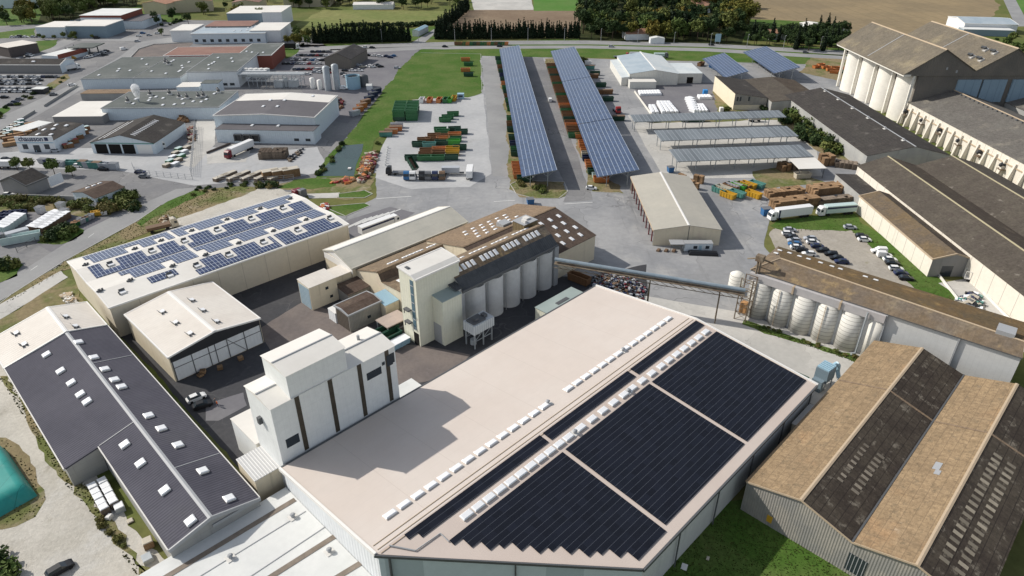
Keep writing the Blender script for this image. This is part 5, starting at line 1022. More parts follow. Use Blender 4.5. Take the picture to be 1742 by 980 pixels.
# ------------------------------------------------------------------ solar canopies
def canopy(label, o, az, L, W, zl, zr, mat, post_every, gaps=(), row=False, group=None, posts=(.25, .75)):
    t = thing('solar_canopy', label, 'solar canopy', o, R(90 - az), group); segs = []; x0 = 0.0
    for g_ in list(gaps) + [L]: segs.append((x0, g_ - .35)); x0 = g_ + .35
    zf = lambda y: zr + (zl - zr) * y / W
    for (xa, xb) in segs:
        mb = MB(); mb.hexa([(xa, 0, zf(0)), (xb, 0, zf(0)), (xb, W, zf(W)), (xa, W, zf(W))], [(xa, 0, zf(0) + .12), (xb, 0, zf(0) + .12), (xb, W, zf(W) + .12), (xa, W, zf(W) + .12)])
        mb.build('solar_array', M[mat], t)
        mb = MB()
        for f_ in (.04, .35, .65, .96): mb.box(xa, xb, W * f_ - .1, W * f_ + .1, zf(W * f_) - .35, zf(W * f_) - .02)
        mb.build('purlin', M['steel'], t)
    x = 1.0
    while x < L:
        for f_ in posts:
            y = W * f_; mb = MB(); mb.box(x - .13, x + .13, y - .13, y + .13, 0, zf(y) - .3)
            for s_ in (-1, 1):
                yy = min(max(y + s_ * 2.4, .2), W - .2); mb.tube((x, y, zf(y) - 2.2), (x, yy, zf(yy) - .35), .08, .08, 4)
            mb.build('post', M['steel'], t)
        mb = MB(); mb.hexa([(x - .1, .2, zf(.2) - .6), (x + .1, .2, zf(.2) - .6), (x + .1, W - .2, zf(W - .2) - .6), (x - .1, W - .2, zf(W - .2) - .6)], [(x - .1, .2, zf(.2) - .36), (x + .1, .2, zf(.2) - .36), (x + .1, W - .2, zf(W - .2) - .36), (x - .1, W - .2, zf(W - .2) - .36)]); mb.build('rafter', M['steel'], t)
        x += post_every
canopy('long unbroken solar canopy over rows of skips, next to the green field', (17.1, 246.0), -3.0, 236, 13.4, 4.4, 6.9, 'pv_canopy', 12.0)
canopy('long solar canopy in three lengths, beside the shaded lane', (48.3, 246.0), -1.6, 230, 16.0, 4.2, 7.0, 'pv_canopy', 12.0, gaps=(66.5, 146.5))
for i_, (ox, oy, L_, lab) in enumerate(((56.0, 321.0, 74, 'solar row canopy at the back of the pale slab, beside the white bales'), (63.0, 297.0, 62, 'middle solar row canopy of the three on the pale slab'), (64.6, 271.8, 57, 'solar row canopy along the skip edge of the pale slab, by the coloured skips'))):
    fr_ = Fr((ox, oy), 84.0); W_ = (8.6, 12.0, 12.4)[i_]; o_ = fr_.w(0, -W_); canopy(lab, o_, 84.0, L_, W_, 6.1, 5.3, 'pv_row', 8.2, group='row canopies on the pale slab', posts=(.3, .72))
canopy('wide solar canopy over blue crates beside the white store', (135.2, 398.5), NA, 50, 13.4, 5.0, 8.6, 'pv_canopy', 12)
canopy('wide solar canopy next to the giant concrete silos and the orange machines', (168.6, 409.0), NA, 60, 15.0, 5.0, 8.6, 'pv_canopy', 12)
# ------------------------------------------------------------------ the estate to the west
def roofbits(b, n, me, nm='skylight', seed=1, mx=.12):
    r = random.Random(seed)
    for _ in range(n): b.on(nm, me, b.L * r.uniform(mx, 1 - mx), b.W * r.uniform(mx, 1 - mx))
fac = dict(over=.1, trim='trim_g')
f1 = quick('factory', 'grey roofed factory block with pale blue wall at the bend of the estate road', 'factory', (138, 134), (226, 133), (271, 97), 6, 0, 'r_flatgrey', 'w_blue', az=-4, **fac); roofbits(f1, 6, SKY_BIG, seed=3)
f2 = quick('factory', 'grey roofed middle factory block with several white rooflights', 'factory', (227, 133), (306, 132), (343.6, 97), 6, 0, 'r_flatgrey', 'w_blue', az=-4, **fac); roofbits(f2, 9, SKY_BIG, seed=4); roofbits(f2, 3, VENT_BIG, 'roof_ventilator', 5)
f3 = quick('factory', 'tallest grey roofed factory block with soot streaked white wall', 'factory', (319, 121.5), (403, 121.5), (427.5, 90.5), 9, 0, 'r_flatgrey', 'w_white', az=-4, **fac); roofbits(f3, 7, SKY_BIG, seed=6)
f3.wallbox('window', 'near', 4, 2.6, 1.2, 2.6, 'glass'); f3.wallbox('window', 'near', 8, 2.6, 1.2, 2.6, 'glass')
f4 = quick('factory', 'low red brown roofed factory wing behind the grey blocks', 'factory', (278, 95), (420, 93), (430, 79), 5, 0, 'r_redbrown', 'w_brick', az=-4, over=.1, trim='trim_w')
f6 = quick('factory', 'grey roofed factory wing with dark red end wall facing the staff car park', 'factory', (403, 95), (461, 94), (471, 74), 8.5, 0, 'r_flatgrey', 'w_brick', az=-4, over=.15, trim='trim_w'); roofbits(f6, 3, SKY_BIG, seed=8)
f7 = quick('factory', 'long low factory hall with steaming grey roof and pale blue wall', 'factory', (173, 184), (372, 182.5), (422, 155), 6, 0, 'r_flatgrey', 'w_blue', az=-2, **fac); roofbits(f7, 16, SKY_BIG, seed=9); roofbits(f7, 8, VENT_BIG, 'roof_ventilator', 10)
f8 = quick('shed', 'low shed with brilliant white flat roof beside the steaming hall', 'shed', (89, 199), (173, 198), (181, 172.5), 3.8, 0, 'r_white', 'w_grey', az=-2, over=.2)
f9 = quick('shed', 'low tan roofed shed behind the brilliant white roof', 'shed', (136, 160), (222, 159), (230, 152), 3.6, 0, 'r_orange', 'w_concrete', az=-2, over=.1)
f10 = quick('shed', 'white annex box at the foot of the tallest factory block', 'shed', (302, 147), (338, 148), (342, 140), 4.5, 0, 'r_white', 'w_blue', az=-4, over=.1)
f11 = quick('shed', 'pale blue plant room between the annex box and the pipe racks', 'shed', (343, 141), (371, 142), (374, 136), 6.5, 0, 'r_flatgrey', 'w_blue', az=-4, over=.1)
patch('paved_court', [(222, 99), (236, 84), (262, 76), (330, 73), (320, 82), (300, 96), (270, 97)], 'mauve', .09)
st = thing('steam_plume', 'small white steam plume rising from the long grey factory roof', 'steam', at(236, 173, 6.3)); mb = MB(); mb.tube((0, 0, -.3), (0, 0, 1.6), .5, .5, 10); mb.build('flue', M['steel'], st)
m_, nt_, b_ = nodes('steam'); nt_.nodes.remove(b_); vp = nt_.nodes.new('ShaderNodeVolumePrincipled'); vp.inputs['Color'].default_value = (.95, .96, .97, 1)
tc_ = objvec(nt_); dens = mth(nt_, 'MULTIPLY', ramp(nt_, noise(nt_, tc_, .55, 4), .36, .62), 1.6); lk(nt_, dens, vp.inputs['Density']); lk(nt_, vp.outputs[0], nt_.nodes['Material Output'].inputs['Volume'])
mb = MB(); mb.lathe([(.05, .6), (.5, .8), (.9, 2.0), (1.5, 4.0), (2.1, 6.2), (2.0, 7.6), (1.1, 8.6), (.1, 9.0)], 14); s_ = mb.build('steam', m_, st); s_['kind'] = 'stuff'
# white hall with the dark roof and its loading annex
wg = quick('warehouse', 'tall white hall with mauve grey roof and a brilliant white far bay', 'warehouse', (369.4, 192.5), (534.6, 200), (567, 163), 9.6, 1.1, 'r_mauvegrey', 'w_blue', az=3.5, over=.1, trim='trim_w')
wg.slab('white_bay', 'r_white', [(wg.L - 13, wg.L - .3, .4, wg.W * .5), (wg.L - 13, wg.L - .3, wg.W * .5, wg.W - .4)], .02, .05)
for p_ in ((460, 171), (484, 171), (448, 181.5), (472, 181.5), (532, 164)): x, y = wg.hit(*p_); wg.on('skylight', SKY_BIG, x, y)
wa = quick('warehouse', 'low loading annex with three dock doors in front of the tall white hall', 'warehouse', (363, 222), (533, 223.5), (536, 212), 6.0, 0, 'r_mauvegrey', 'w_blue', az=3.5, L=9.2, over=.1)
for k_, c_ in enumerate((34.6, 30.6, 26.6)):
    mb = MB(); mb.box(-1.2, .02, c_ - 1.7, c_ + 1.7, 3.9, 4.2); mb.box(-1.2, .02, c_ - 1.75, c_ - 1.5, 1.0, 3.9); mb.box(-1.2, .02, c_ + 1.5, c_ + 1.75, 1.0, 3.9); d_ = mb.build('dock_shelter', M['trim_d'], wa.e); wa.wallbox('dock_door', 'near', c_, 3.0, .9, 3.9, 'blackg', parent=d_)
for c_ in (3.0, 8.2): wa.wallbox('window', 'near', c_, 2.2, 1.4, 2.6, 'glass')
wa.on('skylight', SKY_BIG, 6, 30.0); wa.on('skylight', SKY_BIG, 6, 18.0)
# builders' merchant
ch = Hall('store', 'builders merchant store with dark roof and a lettered pale facade', 'store', (-198.3, 286.3), 0, 24.4, [(0, 5.0), (7.6, 5.9), (15.2, 5.0)], 'r_darkfc', 'w_blue', over=.15)
mb = MB(); mb.box(-.45, -.02, -.4, 15.8, 0, 7.0); fa = mb.build('facade', M['w_white'], ch.e)
def letters(txt, name, size, loc, rot, mat, parent, ext=.02, align='CENTER'):
    cu = bpy.data.curves.new(name, 'FONT'); cu.body = txt; cu.size = size; cu.extrude = ext; cu.align_x = align; cu.offset = .022 * size
    ob = bpy.data.objects.new(name, cu); COL.objects.link(ob)
    me = bpy.data.meshes.new_from_object(ob.evaluated_get(bpy.context.evaluated_depsgraph_get())); bpy.data.objects.remove(ob); bpy.data.curves.remove(cu)
    me.name = name; me.materials.clear(); me.materials.append(M[mat]); o = put(name, me, parent, loc); o.rotation_euler = rot; return o
letters('chausson', 'lettering', 2.9, (-.47, 9.0, 5.0), (R(90), 0, R(-90)), 'navy', fa, .03)
mb = MB(); mb.box(-.5, -.45, 1.5, 3.1, 5.1, 6.6); mb.box(-.53, -.5, 1.9, 2.7, 5.5, 6.2); mb.build('emblem', M['navy'], fa)
mb = MB(); mb.box(-.52, -.45, -.4, 15.8, 4.1, 4.5); mb.build('stripe', M['ltblue'], fa)
for c_ in (3.0, 12.4): mb = MB(); mb.box(-.5, -.44, c_ - 1.1, c_ + 1.1, 1.4, 3.6); mb.build('window', M['glass'], fa)
mb = MB(); mb.box(-.5, -.44, 6.2, 9.0, 0, 3.2); mb.build('entrance', M['glass'], fa)
for xx, yy in ((6, 4), (6, 9.5), (13, 7.0), (13, 11), (19, 4.5), (19, 9)): ch.on('skylight', SKY_BIG, xx, yy)
h2 = quick('warehouse', 'dark gabled hall with pale blue front and three open bays beside the merchant store', 'warehouse', (158.4, 240), (261.7, 244), (301.6, 208.5), 4.8, 3.4, 'r_darkfc', 'w_blue', az=2, over=.25)
for c_ in (23.6, 17.6, 11.6): h2.wallbox('open_bay', 'near', c_, 5.2, 0, 4.2, 'opening')
h2.wallbox('door', 'near', 4.6, 6.4, .1, 4.0, 'trim_w'); mb = MB(); mb.box(-.1, -.02, 0, h2.W, 4.5, 4.85); mb.build('band', M['teal'], h2.e)
h2.slab('rooflight', 'dome', [(3 + k_ * 1.6, 3.5 + k_ * 1.6, y_, y_ + 2.0) for k_ in range(14) for y_ in (9.0,)], .02, .05); h2.slab('rooflight', 'dome', [(2, 27, 24.8, 25.3), (2, 27, 22.4, 22.9)], .02, .05)
fs = quick('canopy', 'pale open lean-to roof over stacked timber beside the estate road', 'canopy', (6, 224), (40, 224), (55, 204), 4.5, 0, 'r_low', None, az=20, over=.1)
for xx in (.3, fs.L - .3):
    for yy in (.3, fs.W - .3): mb = MB(); mb.box(xx - .1, xx + .1, yy - .1, yy + .1, 0, 4.4); mb.build('post', M['trim_d'], fs.e)
# dark houses by the west edge
j1 = quick('house', 'large dark roofed house with pale gable wall near the round trees', 'house', (-8, 311), (44, 315), (87, 302), 4.6, 2.6, 'r_darkfc', 'w_grey', az=18, over=.4, trim='trim_d')
j1.wallbox('gable_panel', 'right', 12, 6, .4, 4.2, 'w_white')
j2 = quick('workshop', 'workshop with dark brown roof and three small white rooflights', 'workshop', (98.5, 336), (161, 337.5), (192, 314), 3.8, 1.3, 'r_plum', 'w_blue', az=27, ridge=.45, over=.3)
for k_ in range(3): j2.on('skylight', SKY_SM, 4 + k_ * 2.4, 9.0)
wl_ = thing('garden_wall', 'low pale wall running along the scrub below the dark workshop', 'wall', a2(20, 338)); p_ = a2(150, 343) - a2(20, 338); mb = MB(); mb.hexa([(0, 0, 0), (p_.x, p_.y, 0), (p_.x, p_.y + .3, 0), (0, .3, 0)], [(0, 0, 1.9), (p_.x, p_.y, 1.9), (p_.x, p_.y + .3, 1.9), (0, .3, 1.9)]); mb.build('wall', M['w_concrete'], wl_)
# buildings of the north west
quick('shed', 'dark brown walled store with pale beige roof at the edge of the estate', 'store', (-40, 81.5), (13, 81.6), (45, 70), 6.5, 0, 'r_warm', 'w_dark', az=30, over=.3)
g4 = quick('warehouse', 'long grey gabled shed with white end gable above the packed car park', 'warehouse', (-30, 110), (102.6, 110), (118, 104), 5, 2.0, 'r_darkfc', 'w_grey', axis='w', az=91, L=15, over=.2, trim='trim_w'); roofbits(g4, 6, SKY_BIG, seed=12)
mb = MB(); mb.poly([(g4.L + .05, 0, 0), (g4.L + .05, 15, 0), (g4.L + .05, 15, 5), (g4.L + .05, 7.5, 7), (g4.L + .05, 0, 5)]); mb.build('end_gable', M['w_blue'], g4.e)
quick('shop', 'pale fronted shop half of the blue grey shed with white roof', 'shop', (56, 47.5), (109, 46.5), (112, 42), 7.5, 0, 'r_white', 'w_blue', az=0, L=26, over=.2)
quick('warehouse', 'blue grey walled shed with white roof and dark loading end', 'warehouse', (110, 45), (178, 44.5), (184, 40), 8.5, 0, 'r_white', 'w_slate', az=0, L=28, over=.2, trim='trim_w')
rb = quick('warehouse', 'white fronted building under a pale roof with red side wall', 'warehouse', (133.6, 27), (205, 26.5), (211, 20), 10, 0, 'r_low', 'w_white', az=0, L=36, over=.3)
mb = MB(); mb.box(-.1, .0, 0, rb.W, 8.4, 10.0); mb.build('red_band', M['w_brick'], rb.e); mb = MB(); mb.box(0, 36, -.12, -.02, 0, 10.0); mb.build('red_wall', M['w_brick'], rb.e)
for k_ in range(8): rb.wallbox('window', 'near', 4 + k_ * 5.2, 3.0, 2.0, 6.5, 'glassb')
quick('warehouse', 'lower grey roofed wing attached to the red sided building', 'warehouse', (208, 35), (241, 36), (246, 27), 6, 0, 'r_mauvegrey', 'w_blue', az=0, L=34, over=.3)
ss = quick('shop', 'low pale blue service shop with a red fascia near the fuel canopy', 'shop', (67, 95), (98, 96), (113, 81), 4, 0, 'r_low', 'w_blue', az=14, over=.1)
mb = MB(); mb.box(0, ss.L, -.15, -.02, 2.2, 5.0); mb.build('red_fascia', M['w_brick'], ss.e)
fc = quick('fuel_canopy', 'grey flat fuel canopy on dark posts by the estate road', 'canopy', (118, 82), (157, 82.5), (166, 75), 5, 0, 'r_flatgrey', None, az=0, L=16, th=.6, over=.2)
for xx in (3, 13):
    for yy in (4, 12, 20): mb = MB(); mb.box(xx - .3, xx + .3, yy - .3, yy + .3, 0, 5); mb.build('post', M['trim_d'], fc.e)
wb = quick('factory', 'long white industrial block with cars parked along its front', 'factory', (330, 55), (450, 56.5), (455, 47), 7, 0, 'r_skyrefl2', 'w_blue', az=-3, L=32, over=.2, trim='trim_w'); roofbits(wb, 12, SKY_BIG, seed=15)
for k_ in range(9): wb.wallbox('window', 'near', 5 + k_ * 5.6, 2.4, 1.2, 3.2, 'glass')
quick('factory', 'white corner office of the long white industrial block', 'office', (294, 50), (326, 52), (331, 42), 8, 0, 'r_white', 'w_white', az=-3, L=26, over=.15, trim='trim_w')
quick('factory', 'white end wing of the long white industrial block', 'factory', (428, 50), (476, 52), (480, 38), 8, 0, 'r_white', 'w_white', az=-3, L=34, over=.15, trim='trim_w')
quick('factory', 'red brown roofed hall behind the long white industrial block', 'factory', (350, 44.5), (426, 44.5), (432, 38), 8, 0, 'r_redbrown', 'w_grey', az=-3, L=24, over=.2)
quick('factory', 'distant white roofed factory with blue grey wall and trees in front', 'factory', (388, 21.5), (446, 22.5), (452, 17), 9, 0, 'r_white', 'w_slate', az=-3, L=40, over=.2)
quick('factory', 'distant white box factory beyond the paved junction', 'factory', (447, 20), (478, 21), (484, 13), 12, 0, 'r_white', 'w_white', az=-3, L=36, over=.2)
quick('apartment_block', 'beige two storey block on the lawn beyond the estate', 'apartment block', (243, 5), (282, 7), (288, 0), 9, 2, 'r_tile', 'w_beige', az=14, L=26, over=.4)
quick('factory', 'far terracotta roofed building at the top of the estate', 'factory', (285, 1), (360, 1), (372, -6), 9, 2, 'r_tile', 'w_beige', az=-20, L=24, over=.3)
for k_, (a_, b_, c_, m1, m2, lab) in enumerate(((( 484, -3), (560, -2), (566, -8), 'r_tile', 'w_beige', 'far tiled house row behind the dark trees'), ((395, 4), (440, 4), (446, -1), 'r_redbrown', 'w_beige', 'far red roofed house behind the yellow tree'), ((-10, -1), (62, 0), (66, -6), 'r_low', 'w_blue', 'far pale warehouse above the autumn trees'))):
    quick('house', lab, 'house', a_, b_, c_, 7, 2, m1, m2, az=-5, L=30, over=.3)
quick('greenhouse', 'long low white polytunnel at the far side of the pale meadow', 'greenhouse', (600, 8.5), (668, 9), (672, 4), 4, 1.5, 'r_white', 'w_white', axis='w', az=88, L=14, over=.1)
quick('farm_shed', 'narrow pale blue roofed shed at the gateway between the cypress rows', 'shed', (700, 53), (712, 53), (724, 44.5), 4, 1, 'ltblue', 'w_white', az=14, over=.2)
ca = quick('barn', 'dark grey barn with tall pitched roof in the middle of the car park', 'barn', (551, 99.5), (596, 101), (619, 84.5), 6.0, 3.4, ['r_darkfc2', 'r_darkfc2'], 'w_brown', az=10, over=.3)
# process plant and tanks
pp = thing('process_plant', 'steel pipe rack and cooling frames behind the white hall', 'plant', a2(466, 150)); mb = MB()
for xx in range(-14, 17, 5):
    for yy in (0, 7): mb.box(xx - .15, xx + .15, yy - .15, yy + .15, 0, 7)
mb.build('frame', M['steel'], pp)
mb = MB()
for zz in (4.2, 7.0):
    for yy in (0, 7): mb.box(-14.2, 16.2, yy - .2, yy + .2, zz - .3, zz)
    for xx in range(-14, 17, 5): mb.box(xx - .15, xx + .15, 0, 7, zz - .3, zz - .02)
mb.build('beam', M['steel'], pp)
mb = MB()
for k_ in range(5): mb.tube((-20, 1 + k_ * 1.2, 7.5), (18, 1 + k_ * 1.2, 7.5), .35, .35, 8)
mb.build('pipe', M['w_louvre'], pp)
mb = MB(); mb.box(-24, -6, 9, 16, 4.0, 7.6); mb.box(0, 5, 1, 6, 0, 3.6); mb.box(8, 13, 1.5, 6, 0, 4); mb.tube((6.5, 3, 0), (6.5, 3, 5.5), 1.2, 1.2, 12); mb.build('casing', M['w_louvre'], pp)
mb = MB()
for k_ in range(6): mb.tube((-22 + k_ * 3, 12.5, 7.62), (-22 + k_ * 3, 12.5, 8.3), 1.2, 1.2, 10)
mb.build('cooling_fan', M['trim_w'], pp)
def tank(px, py, r, h, mat, label, top='cone'):
    t = thing('tank', label, 'tank', a2(px, py)); mb = MB()
    mb.lathe([(r, 0), (r, h), (r * .5, h + r * .3), (.05, h + r * .4)] if top == 'cone' else [(r, 0), (r, h), (r - .25, h), (r - .25, h - 1.0), (.05, h - 1.0)], 22)
    put('shell', mb.mesh('shell', [M[mat]], top != 'open'), t)
    mb = MB(); mb.tube((r + .1, 0, 0), (r + .1, 0, h), .09, .09, 5); mb.build('ladder', M['trim_g'], t)
    if top == 'open': mb = MB(); mb.lathe([(r - .3, h - .9), (.05, h - .9)], 20); mb.build('contents', M['opening'], t)
tank(574, 152, 1.9, 13.5, 'steel', 'taller shiny silo tank behind the white hall'); tank(559, 154, 1.9, 13, 'steel', 'shiny silo tank with dark stripe beside the taller one')
tank(602, 150, 4.0, 7.2, 'ltblue', 'open topped pale blue round tank by the car park', 'open'); tank(620, 147, 2.5, 6.0, 'trim_d', 'dark tank beside the pale blue round tank')
tank(545, 152, 1.4, 5.0, 'trim_w', 'short white tank at the foot of the shiny silos'); tank(533, 150, 1.5, 5.5, 'trim_w', 'short white tank next to the pipe rack')
hu = thing('hut', 'tiny white hut beside the dark tank', 'hut', a2(629, 153)); mb = MB(); mb.box(-1.5, 1.5, -1.2, 1.2, 0, 2.6); mb.build('wall', M['w_white'], hu); gable_cap('roof', -1.5, 1.5, -1.2, 1.2, 2.62, .9, 'r_low', hu)
# buildings to the north and north east
hs = quick('house', 'white farmhouse with pinkish tile roof among the trees', 'house', (1172, 10), (1212, 11), (1216, 4), 6, 3.2, 'r_tile', 'w_white', axis='w', az=88, L=16, over=.4)
for k_ in range(5): hs.wallbox('window', 'right', 4 + k_ * 5.5, 1.6, 1.2, 3.4, 'glass')
quick('house', 'small tile roofed house hidden in the wood by the road', 'house', (1066, 58), (1104, 57), (1100, 48), 4.5, 2.4, 'r_tile', 'w_white', axis='w', az=84, L=14, over=.4)
quick('kiosk', 'white kiosk with a pale gable at the wood edge', 'kiosk', (1107, 66), (1131, 66), (1133, 62), 3.6, 1.0, 'r_low', 'w_white', az=0, L=6, over=.1)
quick('house', 'small house with pink tiled roof behind the dark roadside trees', 'house', (1310, 57), (1338, 58), (1340, 52), 4.5, 2.0, 'r_tile', 'w_white', axis='w', az=90, L=12, over=.3)
quick('greenhouse', 'glass roofed greenhouse, longer of the two by the tan field', 'greenhouse', (1380, 47), (1414, 47.5), (1412, 38), 4.5, 1.0, 'r_white', 'w_white', az=-3, L=24, over=.1)
quick('greenhouse', 'glass roofed greenhouse, shorter of the two by the tan field', 'greenhouse', (1416, 50), (1444, 51), (1440, 40), 4.5, 1.0, 'r_white', 'w_white', az=-3, L=20, over=.1)
nb = quick('warehouse', 'distant white walled depot with blue grey roof beyond the giant silos', 'warehouse', (1642, 40), (1740, 45), (1724, 30), 7, 2.0, ['r_skyrefl2', 'r_skyrefl2'], 'w_white', axis='w', az=99, L=34, over=.2, trim='trim_w')
quick('warehouse', 'low white extension of the distant depot', 'warehouse', (1640, 50), (1742, 58), (1745, 50), 4.5, 0, 'r_low', 'w_slate', axis='w', az=99, L=10, over=.1)
# green fabric bladder tank
bl = thing('bladder_tank', 'teal green fabric bladder tank lying on the ground by the gravel', 'tank', a2(-30, 822), R(0))
cor = [a2(*p) - a2(-30, 822) for p in ((-110, 768), (8, 762), (64, 844), (-60, 915))]
N_ = 16; gv = []; gf = []
for i in range(N_ + 1):
    for j in range(N_ + 1):
        u_, v_ = i / N_, j / N_; p = (cor[0] * (1 - u_) + cor[1] * u_) * (1 - v_) + (cor[3] * (1 - u_) + cor[2] * u_) * v_
        hgt = 2.6 * (min(1, 4 * u_ * (1 - u_) * 2.6) ** .5) * (min(1, 4 * v_ * (1 - v_) * 2.6) ** .5); gv.append((p.x, p.y, .08 + hgt))
for i in range(N_):
    for j in range(N_): a_ = i * (N_ + 1) + j; gf.append((a_, a_ + 1, a_ + N_ + 2, a_ + N_ + 1))
me = bpy.data.meshes.new('bladder'); me.from_pydata(gv, [], gf); me.materials.append(M['tarp']); me.polygons.foreach_set('use_smooth', [True] * len(gf)); put('bladder', me, bl)
mb = MB(); c_ = (cor[0] + cor[2]) / 2; mb.tube((c_.x, c_.y, 2.6), (c_.x, c_.y, 3.0), .35, .35, 10); mb.build('valve', M['trim_g'], bl)
# ------------------------------------------------------------------ vehicles
def loft(mb, st, mat):
    """st: x, zlo, zhi, half width, top half width"""
    for (x0, a0, b0, h0, t0), (x1, a1, b1, h1, t1) in zip(st, st[1:]):
        mb.hexa([(x0, -h0, a0), (x1, -h1, a1), (x1, h1, a1), (x0, h0, a0)], [(x0, -t0, b0), (x1, -t1, b1), (x1, t1, b1), (x0, t0, b0)], mat)
def car_shapes(kind):
    b, g, r = MB(), MB(), MB()
    if kind == 'van':
        loft(b, [(-2.3, .3, 1.85, .88, .80), (-2.2, .25, 1.95, .92, .82), (.2, .25, 1.95, .92, .82), (.75, .25, 1.55, .92, .80), (1.35, .25, 1.05, .90, .84), (2.1, .28, .85, .88, .82), (2.3, .38, .7, .8, .76)], 0)
        loft(g, [(.28, 1.25, 1.88, .93, .83), (.72, 1.2, 1.52, .93, .83), (1.3, 1.05, 1.1, .88, .84)], 0); wx = (-1.5, 1.45)
    else:
        e = kind == 'estate'
        loft(b, [(-2.12, .36, .80, .78, .74), (-2.0, .26, .95, .86, .80), (-1.0, .22, 1.0, .89, .82), (.9, .22, .97, .89, .82), (1.7, .25, .84, .86, .80), (2.08, .34, .66, .76, .72)], 0)
        rear = -1.95 if e else -1.75
        loft(g, [(rear, .94, .98, .78, .76), (rear + (.3 if e else .5), .96, 1.44, .80, .62), (.25, .96, 1.46, .81, .63), (1.05, .94, .97, .80, .78)], 0)
        loft(b, [(rear + (.28 if e else .48), 1.43, 1.47, .63, .60), (.28, 1.45, 1.49, .63, .60)], 0); wx = (-1.3, 1.32)
    return b, g, wx
CAR = {}
WH = MB().tube((0, -.11, 0), (0, .11, 0), .32, .32, 14).mesh('wheel', [M['tyre']])
def car_proto(kind, col, full):
    k = (kind, col, full)
    if k in CAR: return CAR[k]
    b, g, wx = car_shapes(kind)
    if full:
        parts = [('body', b.mesh('body', [M[col]]), (0, 0, 0)), ('window', g.mesh('window', [M['glass']]), (0, 0, 0))] + [('wheel', WH, (x, y, .32)) for x in wx for y in (-.8, .8)]
        CAR[k] = (None, parts)
    else:
        m_ = MB(); 
        for src, mi in ((b, 0), (g, 1)):
            n = len(m_.v); m_.v += src.v; m_.f += [tuple(i + n for i in f) for f in src.f]; m_.m += [mi] * len(src.f)
        for x in wx:
            for y in (-.8, .8): m_.tube((x, y - .1, .32), (x, y + .1, .32), .32, .32, 8, 2)
        CAR[k] = (m_.mesh('parked_car', [M[col], M['glass'], M['tyre']]), None)
    return CAR[k]
def car(kind, col, px, py, az, label, group=None, full=False, name='parked_car', cat='car'):
    me, parts = car_proto(kind, col, full); p = at(px, py, .0); sc_ = 1.0
    if full:
        e = thing(name, label, cat, (p.x, p.y, .07), R(90 - az), group)
        for n_, m_, l_ in parts: put(n_, m_, e, l_)
    else:
        e = put(name, me, None, (p.x, p.y, .07), R(90 - az)); tag(e, label, cat, group)
    return e
CN = {'w': 'white', 's': 'silver', 'g': 'grey', 'k': 'black', 'b': 'blue', 'r': 'red', 'n': 'navy', 'd': 'darkred', 'l': 'ltblue', 'y': 'yellow', 'e': 'beige'}
CW = {'w': 'white', 's': 'silver', 'g': 'grey', 'k': 'black', 'b': 'blue', 'r': 'red', 'n': 'navy blue', 'd': 'dark red', 'l': 'pale blue', 'y': 'yellow', 'e': 'beige'}
KIND = {'c': ('hatch', 'hatchback'), 'e': ('estate', 'estate car'), 'v': ('van', 'small van')}
def carrow(pts, cols, az, where, group, full=False, end='north', jit=3.0):
    n = len(cols); cnt = {}
    for i, cc in enumerate(cols):
        f = i / max(1, n - 1)
        if len(pts) == n: px, py = pts[i]
        else: px, py = pts[0][0] + (pts[1][0] - pts[0][0]) * f, pts[0][1] + (pts[1][1] - pts[0][1]) * f
        k = 'e' if (i * 7 + len(cols)) % 5 == 0 else 'c'
        if cc.isupper(): k = 'v'; cc = cc.lower()
        lab = f"{CW[cc]} {KIND[k][1]}, {ORD[i]} from the {end} end, {where}"
        car(KIND[k][0], CN[cc], px + rnd.uniform(-.3, .3), py, az + rnd.uniform(-jit, jit) + (180 if rnd.random() < .35 else 0), lab, group, full)
z4r = lambda *p: [(1260 + x / 5.444, 370 + y / 5.444) for x, y in p]
carrow(z4r((455, 130), (440, 165), (470, 195), (490, 228), (497, 262), (520, 292), (565, 315), (630, 352)), 'swksbwkw', 97, 'the row behind the ochre roof', 'cars in the gravel car lot', True, 'truck')
carrow(z4r((640, 210), (665, 245), (708, 282), (757, 318), (832, 352), (885, 390), (930, 425)), 'swnkkkn', 99, 'the middle gravel lot row', 'cars in the gravel car lot', True, 'truck')
carrow(z4r((1010, 105), (1120, 188), (1145, 220)), 'skw', 97, 'the cars on the grass edge', 'cars in the gravel car lot', True, 'truck')
carrow(z4r((1275, 328), (1328, 368), (1378, 405), (1402, 438), (1435, 490), (1482, 532), (1528, 578)), 'WWwkwnk', 97, 'the row beside the panelled wall', 'cars in the gravel car lot', True, 'truck')
# staff car park of the factory
SP = 'cars in the factory car park'
for pts, cols, wh in ((((533, 89.5), (559, 89.5)), 'kknkg', 'the short roadside car row'), (((508, 95.5), (555, 96)), 'skgnkrkw', 'the second row behind the red wall'),
                      (((500, 102.5), (548, 104)), 'wgwksbwk', 'the third row behind the red wall'), (((485, 109.5), (543, 110)), 'kkngswrsw', 'the fourth row behind the red wall'),
                      (((503, 119.5), (566, 119.5)), 'gnkrrwswsk', 'the car row behind the pipe rack'), (((506, 126.5), (524, 127.5)), 'wsw', 'the short car row against the pipe rack')):
    carrow(pts, cols, 75, wh, SP, end='factory')
carrow(((620, 82), (633, 82.5)), 'wk', 90, 'the pair by the road behind the dark barn', SP, end='barn')
carrow(((627, 95.5), (636, 96), (647, 97), (658, 97), (664, 98.8), (669, 96.5)), 'kwwnnb', 95, 'the row by the green field', SP, end='barn')
carrow(((610, 112), (617, 115), (627, 114), (634, 115), (641, 112.5), (647, 114.5)), 'sewwkk', 70, 'the barn shadow row', SP, end='barn')
carrow(((587, 121.5), (600, 121.5), (612, 121.5), (676, 117)), 'kwws', 100, 'the scattered cars by the silos', SP, end='silo')
car('van', 'white', 585, 152, 90, 'white van parked between the shiny silos and the open blue tank', SP)
